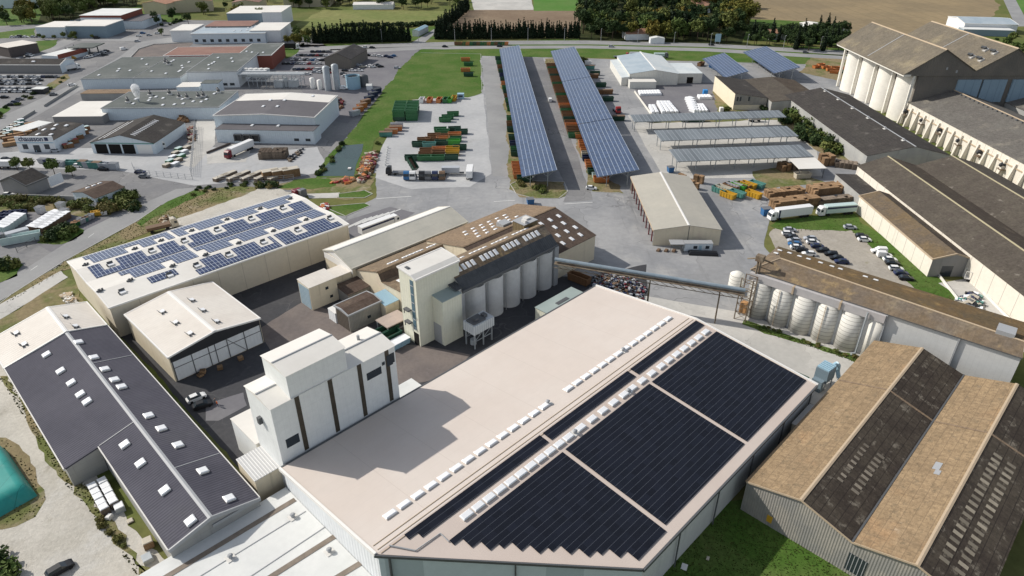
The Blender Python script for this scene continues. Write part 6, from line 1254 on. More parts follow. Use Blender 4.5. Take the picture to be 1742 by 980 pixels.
# packed car park on the west side
WP = 'cars in the packed west car park'
for pts, cols, wh in ((((-14, 132.5), (96, 132.5)), 'wkswwkswkwgswwnkkg', 'the car row below the gabled shed'), (((-10, 139.5), (68, 138)), 'srkwswkswgkwsk', 'the second west car row'),
                      (((-6, 144.5), (64, 144)), 'wskwskwskgw', 'the third west car row'), (((-8, 152.5), (52, 153)), 'swkswwskwwk', 'the fourth west car row'),
                      (((-8, 157.5), (52, 157.5)), 'kwswwkwswkw', 'the car row beside the shelter')):
    carrow(pts, cols, 88, wh, WP, end='west')
carrow(((8, 167), (34, 170.5), (26, 175.5), (17, 180)), 'kgnk', 75, 'the four loose cars by the hedge', WP, end='west')
sh_ = quick('shelter', 'small flat white topped shelter at the end of the packed car park', 'shelter', (53, 152), (73, 152), (75, 148), 2.6, 0, 'r_low', 'blackg', az=0, over=.2)
# other cars
RC = 'cars moving on the roads'
for k, c, px, py, az, lab in (('hatch', 'grey', 91, 162.5, 55, 'dark grey car driving along the estate road by the packed car park'), ('hatch', 'white', 122.6, 146, 60, 'white car at the factory gate on the estate road'),
        ('van', 'white', 211, 85, 40, 'white van at the road fork by the fuel canopy'), ('hatch', 'silver', 234, 71.5, 80, 'silver car on the estate junction'), ('hatch', 'black', 757, 80.5, 90, 'black car on the main road past the green field'),
        ('hatch', 'white', 1006, 322.5, 100, 'white car at the mouth of the shaded lane'), ('van', 'white', 935.6, 172.5, 0, 'white van driving down the shaded lane between the long canopies'),
        ('hatch', 'ltblue', 72, 257, 60, 'pale blue car in front of the merchant store entrance'), ('hatch', 'silver', 95, 258.5, 80, 'silver car by the corner of the merchant store'),
        ('hatch', 'black', 11, 273, 88, 'black car on the forecourt west of the round trees'), ('hatch', 'white', 133, 284.5, 95, 'white car beside the grey bins on the forecourt'), ('hatch', 'black', 176.5, 290, 95, 'black car at the end of the grey bins'),
        ('hatch', 'navy', 239, 295, 88, 'navy car against the fence corner on the forecourt'), ('hatch', 'grey', 246, 302.5, 92, 'dark grey car just outside the fence corner'), ('hatch', 'white', 15, 334, 85, 'white car in the shade beside the large dark house'),
        ('van', 'yellow', 124, 100.5, 90, 'yellow van on the service yard by the long grey gabled shed'), ('van', 'white', 149, 90, 88, 'white van under the edge of the fuel canopy'), ('hatch', 'silver', 163, 95, 50, 'silver car on the lane behind the fuel canopy'),
        ('hatch', 'black', 178, 94.5, 60, 'black car beside the silver one behind the fuel canopy'), ('van', 'white', 75, 62, 90, 'white van in front of the pale shop half of the blue grey shed'), ('hatch', 'white', 44, 64, 85, 'white car parked west of the pale shop front'),
        ('hatch', 'silver', 57, 64, 85, 'silver car parked in front of the pale shop corner'), ('hatch', 'red', 97, 63.5, 90, 'red car parked before the blue grey walled shed'), ('hatch', 'blue', 243, 57.5, 80, 'blue car by the grey wing of the red sided building'),
        ('hatch', 'black', 850, 80, 92, 'black car on the main road by the cypress row'), ('hatch', 'silver', 1040, 80.5, 92, 'silver car on the main road near the pale hall'), ('hatch', 'black', 1210, 77.5, 95, 'black car on the far carriageway below the wood'), ('hatch', 'grey', 1370, 90.5, 96, 'grey car on the main road behind the orange machines'),
        ('hatch', 'red', 470, 78, 85, 'red car on the main road in front of the lorry'), ('hatch', 'white', 300, 67.5, 90, 'white car passing the white corner office')):
    car(k, c, px, py, az, lab, RC if 'road' in lab and 'parked' not in lab else None)
carrow(((347, 67.5), (445, 69.5)), 'kwgwnwswks', 20, 'the row before the long white industrial block', 'cars before the white industrial block', end='office')
car('hatch', 'white', 335, 680, 50, 'white car in the courtyard next to the charcoal roof', None, True)
car('hatch', 'black', 346, 692, 60, 'black car in the courtyard beside the person in orange', None, True)
car('estate', 'black', 104, 972, 42, 'black estate car on the gravel near the green bladder tank', None, True)

# lorries
def lorry(px, py, az, label, cabcol, boxcol, L=13.4, hh=3.9, stripe=None, flat=False, text=None, name='lorry', cat='lorry', boxonly=False, z=.07):
    p = at(px, py); e = thing(name, label, cat, (p.x, p.y, z), R(90 - az))
    if not boxonly:
        mb = MB(); loft(mb, [(.3, .5, 3.4, 1.2, 1.15), (1.6, .5, 3.5, 1.22, 1.16), (2.3, .5, 2.9, 1.22, 1.1), (2.55, .5, 1.5, 1.2, 1.18)], 0); cb = mb.build('cab', M[cabcol], e)
        mb = MB(); mb.hexa([(2.42, -1.0, 1.75), (2.54, -1.05, 1.75), (2.54, 1.05, 1.75), (2.42, 1.0, 1.75)], [(2.2, -.98, 2.75), (2.36, -1.0, 2.75), (2.36, 1.0, 2.75), (2.2, .98, 2.75)]); mb.box(1.3, 2.1, -1.245, 1.245, 1.8, 2.6); mb.build('window', M['glass'], cb)
    if L:
        mb = MB()
        if flat: mb.box(-L, .0, -1.22, 1.22, 1.0, 1.25)
        else:
            mb.box(-L, 0, -1.24, 1.24, 1.1, hh); mb.box(-L - .02, .02, -1.26, 1.26, hh - .12, hh + .03)
        bx = mb.build('trailer_box' if not flat else 'load_bed', M[boxcol], e)
        if stripe: mb = MB(); mb.box(-L + .02, -.02, -1.27, 1.27, hh - 1.0, hh - .35) if stripe[1] else mb.box(-.9, -.3, -1.27, 1.27, 1.0, hh); mb.build('stripe', M[stripe[0]], bx)
        if text: letters(text, 'lettering', .95, (-L * .52, -1.275, 2.2), (R(90), 0, 0), 'grey', bx, .01)
    mb = MB(); mb.box(-max(L, 3.2) + .3, 1.8, -.45, .45, .55, 1.0); mb.build('chassis', M['trim_d'], e)
    for x in ([1.4] if not boxonly else []) + ([-1.2] if not boxonly else []) + ([-L + 1.4, -L + 2.7, -L + 4.0] if L > 8 else [-L + 1.4 if L else -2.3]):
        for y in (-1.0, 1.0): mb = MB(); mb.tube((0, -.17, 0), (0, .17, 0), .5, .5, 12); mb.build('wheel', M['tyre'], e, (x, y, .5))
    return e
lorry(1318, 374, 255.5, 'white articulated lorry with dark lettering parked along the grass edge of the car lot', 'white', 'white', 13.6, 4.0, ('navy', 0), text='AXIE')
lorry(1401, 366.5, 260, 'white lorry with a dark blue topped trailer behind the lettered lorry', 'white', 'mint', 11.5, 3.7, ('navy', 1))
lorry(393.0, 268, 203, 'white trailer with dark red cab backed onto a loading dock', 'darkred', 'white', 13.4, 3.9)
lorry(504, 83.5, 88, 'dark sided articulated lorry with white roof on the main road', 'white', 'black', 13.6, 3.9)
lorry(668, 383, 44.5, 'white lorry with a dark blue band parked between the cream halls', 'white', 'white', 13.0, 3.6, ('navy', 1))
lorry(291, 388, 55, 'cream tipper truck with brown load on the path beside the solar roof', 'beige', 'brown', 7.4, 2.0)
lorry(800, 296, 0, 'white box truck standing at the corner of the skip yard', 'white', 'white', 7.5, 3.8)
lorry(782, 297, 90, 'grey silver trailer standing beside the white box truck', 'silver', 'silver', 7.0, 3.2, boxonly=True)
lorry(272, 254, 45, 'white lorry in the shade beside the dark gabled hall', 'white', 'white', 7.0, 3.4)
lorry(14, 412, 225, 'pale lorry with dark cab parked among the bins', 'grey', 'silver', 6.5, 3.0)
lorry(668, 297, 270, 'black hook lift truck with raised green skip', 'black', 'grey', 8.0, 1.6, flat=True)
for (px, py, c, lab) in ((693, 304, 'blue', 'blue tractor unit at the end of the tractor row'), (703, 304, 'white', 'white tractor unit in the tractor row'), (719, 304, 'black', 'black tractor unit next to the white one'), (729, 304, 'grey', 'dark grey tractor unit in the tractor row'), (741, 304, 'navy', 'navy tractor unit in the tractor row'), (753, 304, 'brown', 'brown tractor unit at the trailer end of the row')):
    lorry(px, py, 180, lab, c, 'grey', 0, name='tractor_unit', cat='truck')
# ------------------------------------------------------------------ skips and containers
SK = {}
def skip_mesh(out, inn, L=6.0, W=2.45, Hh=2.1, lid=False):
    k = (out, inn, L, W, Hh, lid)
    if k not in SK:
        mb = MB(); t = .12
        mb.hexa([(-L / 2 + .25, -W / 2 + .15, .12), (L / 2 - .25, -W / 2 + .15, .12), (L / 2 - .25, W / 2 - .15, .12), (-L / 2 + .25, W / 2 - .15, .12)], [(-L / 2 + .24, -W / 2 + .14, .25)] + [(L / 2 - .24, -W / 2 + .14, .25), (L / 2 - .24, W / 2 - .14, .25), (-L / 2 + .24, W / 2 - .14, .25)], 1)
        for s_ in (-1, 1):
            a_, b_ = s_ * (W / 2), s_ * (W / 2 - t)
            mb.hexa([(-L / 2 + .2, s_ * (W / 2 - .15), .1), (L / 2 - .2, s_ * (W / 2 - .15), .1), (L / 2 - .2, s_ * (W / 2 - .15 - t), .1), (-L / 2 + .2, s_ * (W / 2 - .15 - t), .1)], [(-L / 2, a_, Hh), (L / 2, a_, Hh), (L / 2, b_, Hh), (-L / 2, b_, Hh)])
            mb.box(-L / 2 - .05, L / 2 + .05, min(a_, b_) - .06, max(a_, b_) + .06, Hh - .12, Hh + .05)
            for k_ in range(5): x = -L / 2 + .6 + k_ * (L - 1.2) / 4; mb.hexa([(x - .09, s_ * (W / 2 - .12), .1), (x + .09, s_ * (W / 2 - .12), .1), (x + .09, s_ * (W / 2 - .02), .1), (x - .09, s_ * (W / 2 - .02), .1)], [(x - .09, s_ * W / 2, Hh - .14), (x + .09, s_ * W / 2, Hh - .14), (x + .09, s_ * (W / 2 + .1), Hh - .14), (x - .09, s_ * (W / 2 + .1), Hh - .14)])
            c_, d_ = s_ * L / 2, s_ * (L / 2 - t)
            mb.hexa([(s_ * (L / 2 - .25), -W / 2 + .1, .1), (s_ * (L / 2 - .25), W / 2 - .1, .1), (s_ * (L / 2 - .25 - t), W / 2 - .1, .1), (s_ * (L / 2 - .25 - t), -W / 2 + .1, .1)], [(c_, -W / 2, Hh), (c_, W / 2, Hh), (d_, W / 2, Hh), (d_, -W / 2, Hh)])
        if lid: mb.box(-L / 2 - .05, L / 2 + .05, -W / 2 - .05, W / 2 + .05, Hh + .05, Hh + .16, 1)
        else: mb.box(-L / 2 + .4, L / 2 - .4, -W / 2 + .3, W / 2 - .3, .25, Hh * .42, 1)
        SK[k] = mb.mesh('skip', [M[out], M[inn]])
    return SK[k]
SN = {'g': ('green', 'rust', 'green'), 'o': ('orange', 'brown', 'orange'), 'r': ('rust', 'brown', 'rusty orange'), 'd': ('dkgreen', 'brown', 'dark green'), 'y': ('yellow', 'brown', 'yellow'), 't': ('teal', 'brown', 'teal'), 'n': ('navy', 'black', 'navy'), 'w': ('white', 'grey', 'white'),
      'p': ('green', 'beige', 'green'), 'l': ('ltgreen', 'brown', 'lime green'), 'b': ('blue', 'grey', 'blue'), 's': ('silver', 'grey', 'grey'), 'e': ('beige', 'grey', 'beige'), 'm': ('mint', 'wrap', 'pale mint'), 'h': ('brown', 'wrap', 'white topped brown')}
def skip(c, x, y, az, label, group, z=.07, L=6.0, Hh=2.1, lid=False, name='skip', cat='skip', W=2.45):
    o = put(name, skip_mesh(SN[c][0], SN[c][1], L, W, Hh, lid), None, (x, y, z), R(90 - az)); tag(o, label, cat, group); return o
def skprow(items, az, where, group, end, **k):
    for i, (c, px, py) in enumerate(items):
        p = at(px, py); skip(c, p.x, p.y, az + rnd.uniform(-2, 2), f"{SN[c][2]} {k.get('name', 'skip').replace('_', ' ')}, {ORD[i]} from the {end}, {where}", group, **k)
zk = lambda l: [(c, 620 + x / 5.569, 140 + y / 5.569) for c, x, y in l]
GA = 'skips standing in the open skip yard'
skprow(zk([('g', 720, 470), ('g', 745, 490), ('d', 855, 465), ('d', 920, 490)]), 86, 'the topmost row of the skip block', GA, 'meadow side')
skprow(zk([('r', 660, 530), ('r', 740, 535), ('o', 855, 520)]), 86, 'the rusty second row of the skip block', GA, 'meadow side')
skprow(zk([('r', 565, 570), ('r', 640, 565), ('o', 745, 560), ('g', 860, 560)]), 86, 'the third row of the skip block', GA, 'meadow side')
skprow(zk([('d', 515, 608), ('t', 615, 615), ('d', 730, 595), ('l', 845, 590)]), 86, 'the fourth row of the skip block', GA, 'meadow side')
skprow(zk([('r', 590, 672), ('o', 708, 660), ('y', 835, 655), ('d', 905, 640)]), 86, 'the orange fifth row of the skip block', GA, 'meadow side')
skprow(zk([('r', 580, 708), ('r', 700, 695), ('y', 835, 690)]), 86, 'the sixth row of the skip block', GA, 'meadow side')
skprow(zk([('d', 450, 738), ('g', 570, 742), ('g', 695, 740), ('d', 825, 735)]), 86, 'the truck side row of the skip block', GA, 'meadow side')
skprow(zk([('g', 765, 375), ('g', 790, 350), ('g', 840, 320)]), 86, 'the three green skips standing apart', GA, 'truck side')
skprow(zk([('t', 205, 512), ('o', 258, 487), ('o', 300, 460), ('s', 310, 430)]), 86, 'the short file at the foot of the stacked skips', GA, 'pond', lid=True)
skprow(zk([('w', 545, 188), ('o', 620, 188), ('o', 710, 188), ('g', 770, 188), ('l', 812, 186), ('y', 850, 172)]), 5, 'the row along the meadow edge', GA, 'stacked skips')
cb_ = thing('site_cabin', 'small pale blue cabin with dark windows in the row along the meadow edge', 'cabin', a2(784, 168)); mb = MB(); mb.box(-1.8, 1.8, -1.3, 1.3, .1, 2.9); mb.build('body', M['ltblue'], cb_); mb = MB(); mb.box(-1.2, 1.2, -1.36, -1.28, 1.2, 2.2); mb.build('window', M['glass'], cb_)
for k_, (px, py, c) in enumerate(((792, 104, 'o'), (797, 112, 'g'), (792, 122, 'o'), (797, 130, 'd'))): p = at(px, py); skip(c, p.x, p.y, 86, f"{SN[c][2]} skip on the meadow, {ORD[k_]} of the four counted from the main road", 'skips on the meadow')
ti = put('skip', skip_mesh('dkgreen', 'brown'), None, tuple(at(700, 281, 2.9)), (R(0), R(38), R(-50))); tag(ti, 'dark green skip tipped steeply on the hook lift truck', 'skip')
# stacked green skips by the meadow slope
Fs = Fr(a2(668, 207), -4)
for i in range(7):
    for j in range(2):
        for lv in range(3):
            p = Fs.w(1.3 + i * 2.75, -3.1 - j * 6.3)
            skip('p' if lv == 2 else 'g' if (i + j + lv) % 3 else 'd', p.x, p.y, 86, f"{('bottom', 'middle', 'top')[lv]} green skip, {ORD[i]} {('meadow side', 'yard side')[j]} stack from the orange skips", 'green skips in tall stacks', z=.07 + lv * 1.55, Hh=2.0)
# skips under the long canopies
i = 0
for k_, (px, py, c) in enumerate([(840 + x / 6.7, 200 + y / 6.7, c) for x, y, c in ((190, 30, 'g'), (190, 95, 'r'), (197, 160, 'd'), (215, 250, 'd'), (228, 325, 'n'), (240, 390, 'g'), (245, 435, 'd'), (255, 565, 'o'), (262, 600, 'o'), (268, 645, 'o'), (278, 690, 'o'), (320, 725, 'd'))]):
    p = at(px, py); skip(c, p.x + 1, p.y, 88, f"{SN[c][2]} skip, {ORD[k_]} down the row showing under the unbroken canopy", 'skips under the unbroken canopy')
for k_, (px, py, c) in enumerate([(845 + (k * 24) / 13, 102 + k * 7.2, 'dgrdkdogdrgdg'[k]) for k in range(13)]):
    if c == 'k': c = 'n'
    p = at(px + 5, py); skip(c, p.x, p.y, 88, f"{SN[c][2]} skip, {ORD[k_]} from the main road at the far half of the unbroken canopy", 'skips under the unbroken canopy')
for k_ in range(30):
    f = k_ / 29; y_ = 448 - f * 142; c = 'rrgrrrdrrrgrrrrgrrrorgrrdrorrg'[k_]; skip(c, 30.4 - (y_ - 246) * .0279, y_, 88, f"{SN[c][2]} skip, {ORD[k_]} from the main road under the three part canopy", 'skips under the three part canopy')
for k_, (x, y, c) in enumerate(((1000, 235, 'o'), (1038, 312, 'o'), (1045, 342, 'o'), (1065, 400, 'o'), (1075, 445, 'e'), (1085, 490, 'n'), (1118, 545, 'o'), (1128, 580, 'o'), (1150, 640, 'd'), (1205, 695, 'm'), (1222, 735, 'o'))):
    p = at(840 + x / 6.7, 200 + y / 6.7); skip(c, p.x, p.y, 88, f"{SN[c][2]} skip, {ORD[k_]} of the bright file by the three part canopy", 'skips under the three part canopy')
# coloured skips by the beige shed
for k_, (x, y, c) in enumerate(((790, 715, 't'), (822, 705, 'e'), (858, 755, 'y'), (880, 690, 'r'), (905, 680, 's'), (935, 745, 't'), (945, 685, 'l'), (985, 680, 'r'), (1025, 675, 'y'), (1068, 750, 'y'), (1095, 670, 't'))):
    p = at(1060 + x / 4.828, 180 + y / 4.828); skip(c, p.x, p.y, 140, f"{SN[c][2]} skip, {ORD[k_]} from the beige shed in the group on the pale yard", 'coloured skips by the beige shed')
p = at(1364, 303); skip('e', p.x, p.y, 80, 'beige tipping trailer standing on the grass by the small white roof', None, L=6.5, name='tipping_trailer', cat='trailer')
p = at(1302, 366); skip('b', p.x, p.y, 80, 'blue container beside the cab of the lettered lorry', None, L=3.2, Hh=2.6, lid=True, name='container', cat='container')
p = at(902, 347); skip('b', p.x, p.y, 80, 'small blue container standing alone on the open yard', None, L=2.6, Hh=2.0, lid=True, name='container', cat='container')
p = at(1140, 293); skip('b', p.x, p.y, 80, 'small blue white container beside the front row canopy', None, L=2.4, Hh=2.2, lid=True, name='container', cat='container')
# bins in the west container yard
zc = lambda x, y: (x / 5.763, 330 + y / 5.763)
for i in range(7):
    for j in range(2):
        a_, b_ = zc(362 + j * 62, 372 - j * -6), zc(575 + j * 62, 235 - j * -6); f = i / 6; p = at(a_[0] + (b_[0] - a_[0]) * f, a_[1] + (b_[1] - a_[1]) * f)
        skip('h', p.x, p.y, 108, f"white topped brown bin, {ORD[i]} from the mint container, {('western', 'eastern')[j]} bin file", 'white topped bins in the west yard', L=4.6 if j == 0 else 4.2, Hh=2.3, lid=True, name='waste_bin', cat='bin', W=2.5)
for i in range(6):
    a_, b_ = zc(40, 372), zc(195, 262); f = i / 5; p = at(a_[0] + (b_[0] - a_[0]) * f, a_[1] + (b_[1] - a_[1]) * f)
    skip('m', p.x, p.y, 105, f"pale mint lidded bin, {ORD[i]} from the parked lorry in the mint file", 'mint bins in the west yard', L=4.8, Hh=2.3, lid=True, name='waste_bin', cat='bin', W=2.5)
for i in range(8):
    p = at(*zc(60 + (i % 4) * 52, 250 - (i // 4) * 30 - (i % 4) * 4)); skip('n', p.x, p.y, 100, f"dark open bin, {ORD[i]} of the group behind the mint file", 'dark bins in the west yard', L=3.0, Hh=1.6, name='waste_bin', cat='bin')
for i in range(7):
    p = at(*zc(740 + i * 27, 320 - i * 13)); skip('ggsstss'[i], p.x, p.y, 70, f"{SN['ggsstss'[i]][2]} bin, {ORD[i]} from the scrub along the road side file", 'bins along the west road', L=2.0, Hh=1.5, lid=True, name='waste_bin', cat='bin', W=1.7)
for i in range(4):
    p = at(*zc(930 + i * 32, 212 - i * 3)); skip('y' if i < 3 else 'w', p.x, p.y, 60, f"{'yellow' if i < 3 else 'white'} bin, {ORD[i]} at the road end of the bin file", 'bins along the west road', L=2.0, Hh=1.5, name='waste_bin', cat='bin', W=1.7)
p = at(*zc(215, 470)); skip('m', p.x, p.y, 62, 'long open pale mint container at the gate of the bin yard', None, L=11.5, Hh=2.6, name='container', cat='container', W=2.5)
for i, (x, y) in enumerate(((408, 190), (645, 215), (610, 150), (945, 165))):
    p = at(*zc(x, y)); skip('w', p.x, p.y, 100, f"small white cabin like bin standing apart, {ORD[i]} from the mint file", 'white bins standing apart', L=2.6, Hh=2.4, lid=True, name='waste_bin', cat='bin', W=2.2)
for i, (x, y, c) in enumerate(((500, 150, 's'), (565, 155, 'n'), (640, 175, 's'), (700, 185, 's'), (795, 170, 't'), (860, 170, 't'), (960, 195, 't'), (1010, 200, 's'), (1070, 205, 't'), (1120, 210, 't'), (1190, 215, 's'), (1250, 220, 's'), (1310, 222, 's'))):
    p = at(x / 6.7, 255 + y / 6.7); skip(c, p.x, p.y, 95, f"{SN[c][2]} container, {ORD[i]} from the round trees in the file on the forecourt", 'containers on the merchant forecourt', L=3.4, Hh=2.6 if i > 5 else 1.8, lid=(i % 3 == 0), name='container', cat='container', W=2.4)
for i, (px, py, c) in enumerate(((1388, 116, 'o'), (1396, 113, 'o'), (1404, 117, 'o'), (1412, 121, 'o'), (1420, 118, 'o'), (1428, 122, 'o'), (1418, 125, 'o'), (1434, 119, 'o'), (1436, 125, 'd'))):
    p = at(px, py); skip(c, p.x, p.y, 60 + i * 9, f"{SN[c][2]} machine bin, {ORD[i]} from the canopy in the heap by the giant silos", 'orange machine bins by the giant silos', L=5.0, Hh=1.7, name='machine_bin', cat='bin')
for i in range(9):
    px, py = 1209 + i * 3.2, 115 + i * 1.6; p = at(px, py); skip('b', p.x, p.y, 88, f"blue crate, {ORD[i]} from the pale hall under the wide canopy", 'blue crates under the wide canopy', L=2.6, Hh=2.0, lid=True, name='crate', cat='crate', W=1.8)
p = at(1192, 112); skip('r', p.x, p.y, 40, 'rusty brown open skip heaped with scrap beside the pale hall annex', None, L=6)
p = at(1044, 107.5); skip('y', p.x, p.y, 40, 'yellow loader bucket standing beside the pale hall', None, L=3, Hh=1.8); p = at(1053, 118); skip('w', p.x, p.y, 90, 'white bin against the lean-to of the pale hall', None, L=3, Hh=1.8)
for i in range(7):
    p = at(604 + i * 6.2, 197 - i * 6.4); skip(('s', 'o', 'o', 'r', 'n', 'n', 'n')[i], p.x, p.y, 40, f"{SN[('s', 'o', 'o', 'r', 'n', 'n', 'n')[i]][2]} container, {ORD[i]} from the pond in the file along the meadow slope", 'containers along the meadow slope', L=5.4, Hh=2.4, lid=True, name='container', cat='container')
for i in range(14):
    px = 780 + i * 6.0; c = 'rgogdrggogrdgo'[i]; p = at(px, 77); skip(c, p.x, p.y, 92, f"{SN[c][2]} skip, {ORD[i]} from the gateway in the file below the cypress row", 'skips below the cypress row', L=6, Hh=2.2)
for i, (px, py, az_) in enumerate(((985, 480, 130), )):
    p = at(px, py); skip('r', p.x, p.y, az_, 'brown open container in the shade beside the conveyor and scrap heap', None, L=7, Hh=2.4)
for i, (px, py, c) in enumerate(((652, 574, 'g'), (662, 582, 'g'))): p = at(px, py); skip('d', p.x, p.y, 44, f"dark green container, {('upper', 'lower')[i]} one in the gap between white tower and mint tower", 'green containers in the courtyard gap', L=9 - i * 2, Hh=2.4)
p = at(679, 588); tag(put('container', skip_mesh('ltblue', 'wrap', 5.5, 2.6, 1.6, True), None, (p.x, p.y, .07), R(46)), 'pale blue lidded container at the mint tower door', 'container')

# ------------------------------------------------------------------ pallets, bales, timber
PM = {}
def stack_mesh(L, W, Hh, mat, gap=True):
    k = (L, W, Hh, mat)
    if k not in PM:
        mb = MB(); n = max(2, int(Hh / .3)); r = random.Random(n)
        for i in range(n):
            d = r.uniform(-.04, .04); mb.box(-L / 2 + d, L / 2 + d, -W / 2 - d, W / 2 - d, .02 + i * Hh / n, (i + .72) * Hh / n)
        mb.box(-L / 2 + .15, L / 2 - .15, -W / 2 + .15, W / 2 - .15, 0, Hh - .1); PM[k] = mb.mesh('pallet_stack', [M[mat]])
    return PM[k]
def pallets(p0, p1, n, rows, az, where, group, mat='wood', Hh=2.6, step=1.45, L=1.2, W=1.3, end='canopy'):
    a_, b_ = a2(*p0), a2(*p1); d = (b_ - a_).normalized(); nrm = Vector((-d.y, d.x))
    for r_ in range(rows):
        for i in range(n):
            p = a_ + (b_ - a_) * (i / max(1, n - 1)) + nrm * r_ * step; h_ = Hh * (1 if (i * 5 + r_ * 3) % 7 else .82)
            o = put('pallet_stack', stack_mesh(L, W, round(h_, 2), mat), None, (p.x, p.y, .06), R(90 - az) + rnd.uniform(-.05, .05))
            tag(o, f"brown pallets, {ORD[i]} from the {end}, {('outer', 'second', 'third', 'inner')[r_]} row, {where}", 'pallet stack', group)
pallets((1310, 338), (1364, 332), 9, 3, 80, 'the block behind the lettered lorry', 'pallet stacks behind the lorry', W=1.35, L=1.5, end='skips')
pallets((1386, 334), (1444, 327), 11, 4, 80, 'the long block by the lean-to', 'pallet stacks by the lean-to', Hh=3.0, W=1.35, L=1.5, end='skips')
pallets((1320, 357), (1388, 349), 11, 3, 80, 'the block against the lettered lorry', 'pallet stacks against the lorry', Hh=3.2, W=1.6, L=1.7, end='blue container')
pallets((1394, 350), (1444, 344), 9, 2, 80, 'the block behind the blue topped trailer', 'pallet stacks behind the blue trailer', mat='wood2', Hh=2.4, W=1.5, L=1.5, end='lettered lorry')
pallets((1332, 292), (1340, 291), 2, 3, 80, 'the white roof post group', 'pallet stacks under the small white roof', Hh=3.2, W=1.4, L=1.6, end='skips'); pallets((1350, 290), (1378, 287), 5, 2, 80, 'the dark group under the white roof', 'pallet stacks under the small white roof', Hh=2.8, mat='wood2', W=1.4, L=1.5, end='skips')
pallets((1402, 282), (1412, 281), 2, 2, 80, 'the tall pair against the trees', 'pallet stacks by the trees', Hh=4.4, L=2.2, W=2.2, step=2.4, end='white roof'); pallets((1424, 284), (1452, 288), 5, 2, 100, 'the grey heap by the wall', 'pallet stacks by the trees', Hh=2.4, mat='wood2', L=2, W=2, step=2.2, end='white roof')
pallets((445, 271), (484, 270), 8, 3, 92, 'the dark block on the loading forecourt', 'dark pallet stacks on the forecourt', mat='wood2', Hh=3.4, L=1.8, W=1.9, step=2.0, end='loading ramp')
pallets((1184, 322), (1192, 312), 2, 2, 40, 'the beige shed corner heap', 'pallet stacks by the beige shed', Hh=3.2, L=1.8, W=1.8, step=2.0, end='shed'); pallets((1158, 300), (1172, 310), 4, 1, 40, 'the file behind the beige shed', 'pallet stacks by the beige shed', Hh=1.4, L=1.8, W=1.8, end='canopy')
for i, (px, py, hh) in enumerate(((346, 635, 1.0), (375, 628, .9), (410, 612, .9), (341, 640, .7))): p = at(px, py); o = put('pallet_stack', stack_mesh(1.2, 1.2, hh, 'wood'), None, (p.x, p.y, .06), rnd.uniform(0, 1)); tag(o, f"low pallet stack before the glazed front, {ORD[i]} in the courtyard", 'pallet stack', 'pallets in the courtyard')
# wrapped goods beside the charcoal hall
WM = {}
def block(name, cat, label, group, px, py, az, L, W, Hh, mat, top=None, bev=.12, z=.06):
    k = (name, round(L, 1), round(W, 1), round(Hh, 1), mat, top)
    if k not in WM:
        mb = MB(); mb.box(-L / 2, L / 2, -W / 2, W / 2, 0, Hh - bev, 0); mb.hexa([(-L / 2, -W / 2, Hh - bev), (L / 2, -W / 2, Hh - bev), (L / 2, W / 2, Hh - bev), (-L / 2, W / 2, Hh - bev)], [(-L / 2 + bev, -W / 2 + bev, Hh), (L / 2 - bev, -W / 2 + bev, Hh), (L / 2 - bev, W / 2 - bev, Hh), (-L / 2 + bev, W / 2 - bev, Hh)], 1 if top else 0); WM[k] = mb.mesh(name, [M[mat]] + ([M[top]] if top else []))
    p = at(px, py); o = put(name, WM[k], None, (p.x, p.y, z), R(90 - az)); tag(o, label, cat, group); return o
for j, (p0, p1) in enumerate((((161, 836), (180, 872)), ((178, 827), (196, 861)))):
    for i in range(5): f = i / 4; block('wrapped_pallet', 'pallet', f"white wrapped pallet, {ORD[i]} from the concrete step wall in the {('gravel side', 'wall side')[j]} file", 'wrapped pallets beside the charcoal hall', p0[0] + (p1[0] - p0[0]) * f, p0[1] + (p1[1] - p0[1]) * f, -45, 1.7, 1.5, 1.7 - .1 * (i % 2), 'wood2', 'wrap')
block('wrapped_pallet', 'pallet', 'grey wrapped pallet beside the charcoal hall below the white files', None, 205, 868, -40, 1.8, 1.6, 1.3, 'steel', 'wrap'); block('crate', 'crate', 'small white crate on the verge beside the wrapped pallets', None, 187, 882, 10, 1.1, .9, .8, 'trim_w')
block('crate', 'crate', 'pale wooden crate at the corner of the charcoal hall', None, 254, 929, -35, 1.7, 1.6, 1.6, 'wood', 'beige'); block('crate', 'crate', 'blue grey tarpaulin covered crate next to the wooden one', None, 252, 953, -40, 1.9, 1.6, .9, 'steel'); block('crate', 'crate', 'flat pallet board lying on the verge by the wall', None, 222, 887, -40, 1.2, 1.0, .3, 'wood', 'beige')
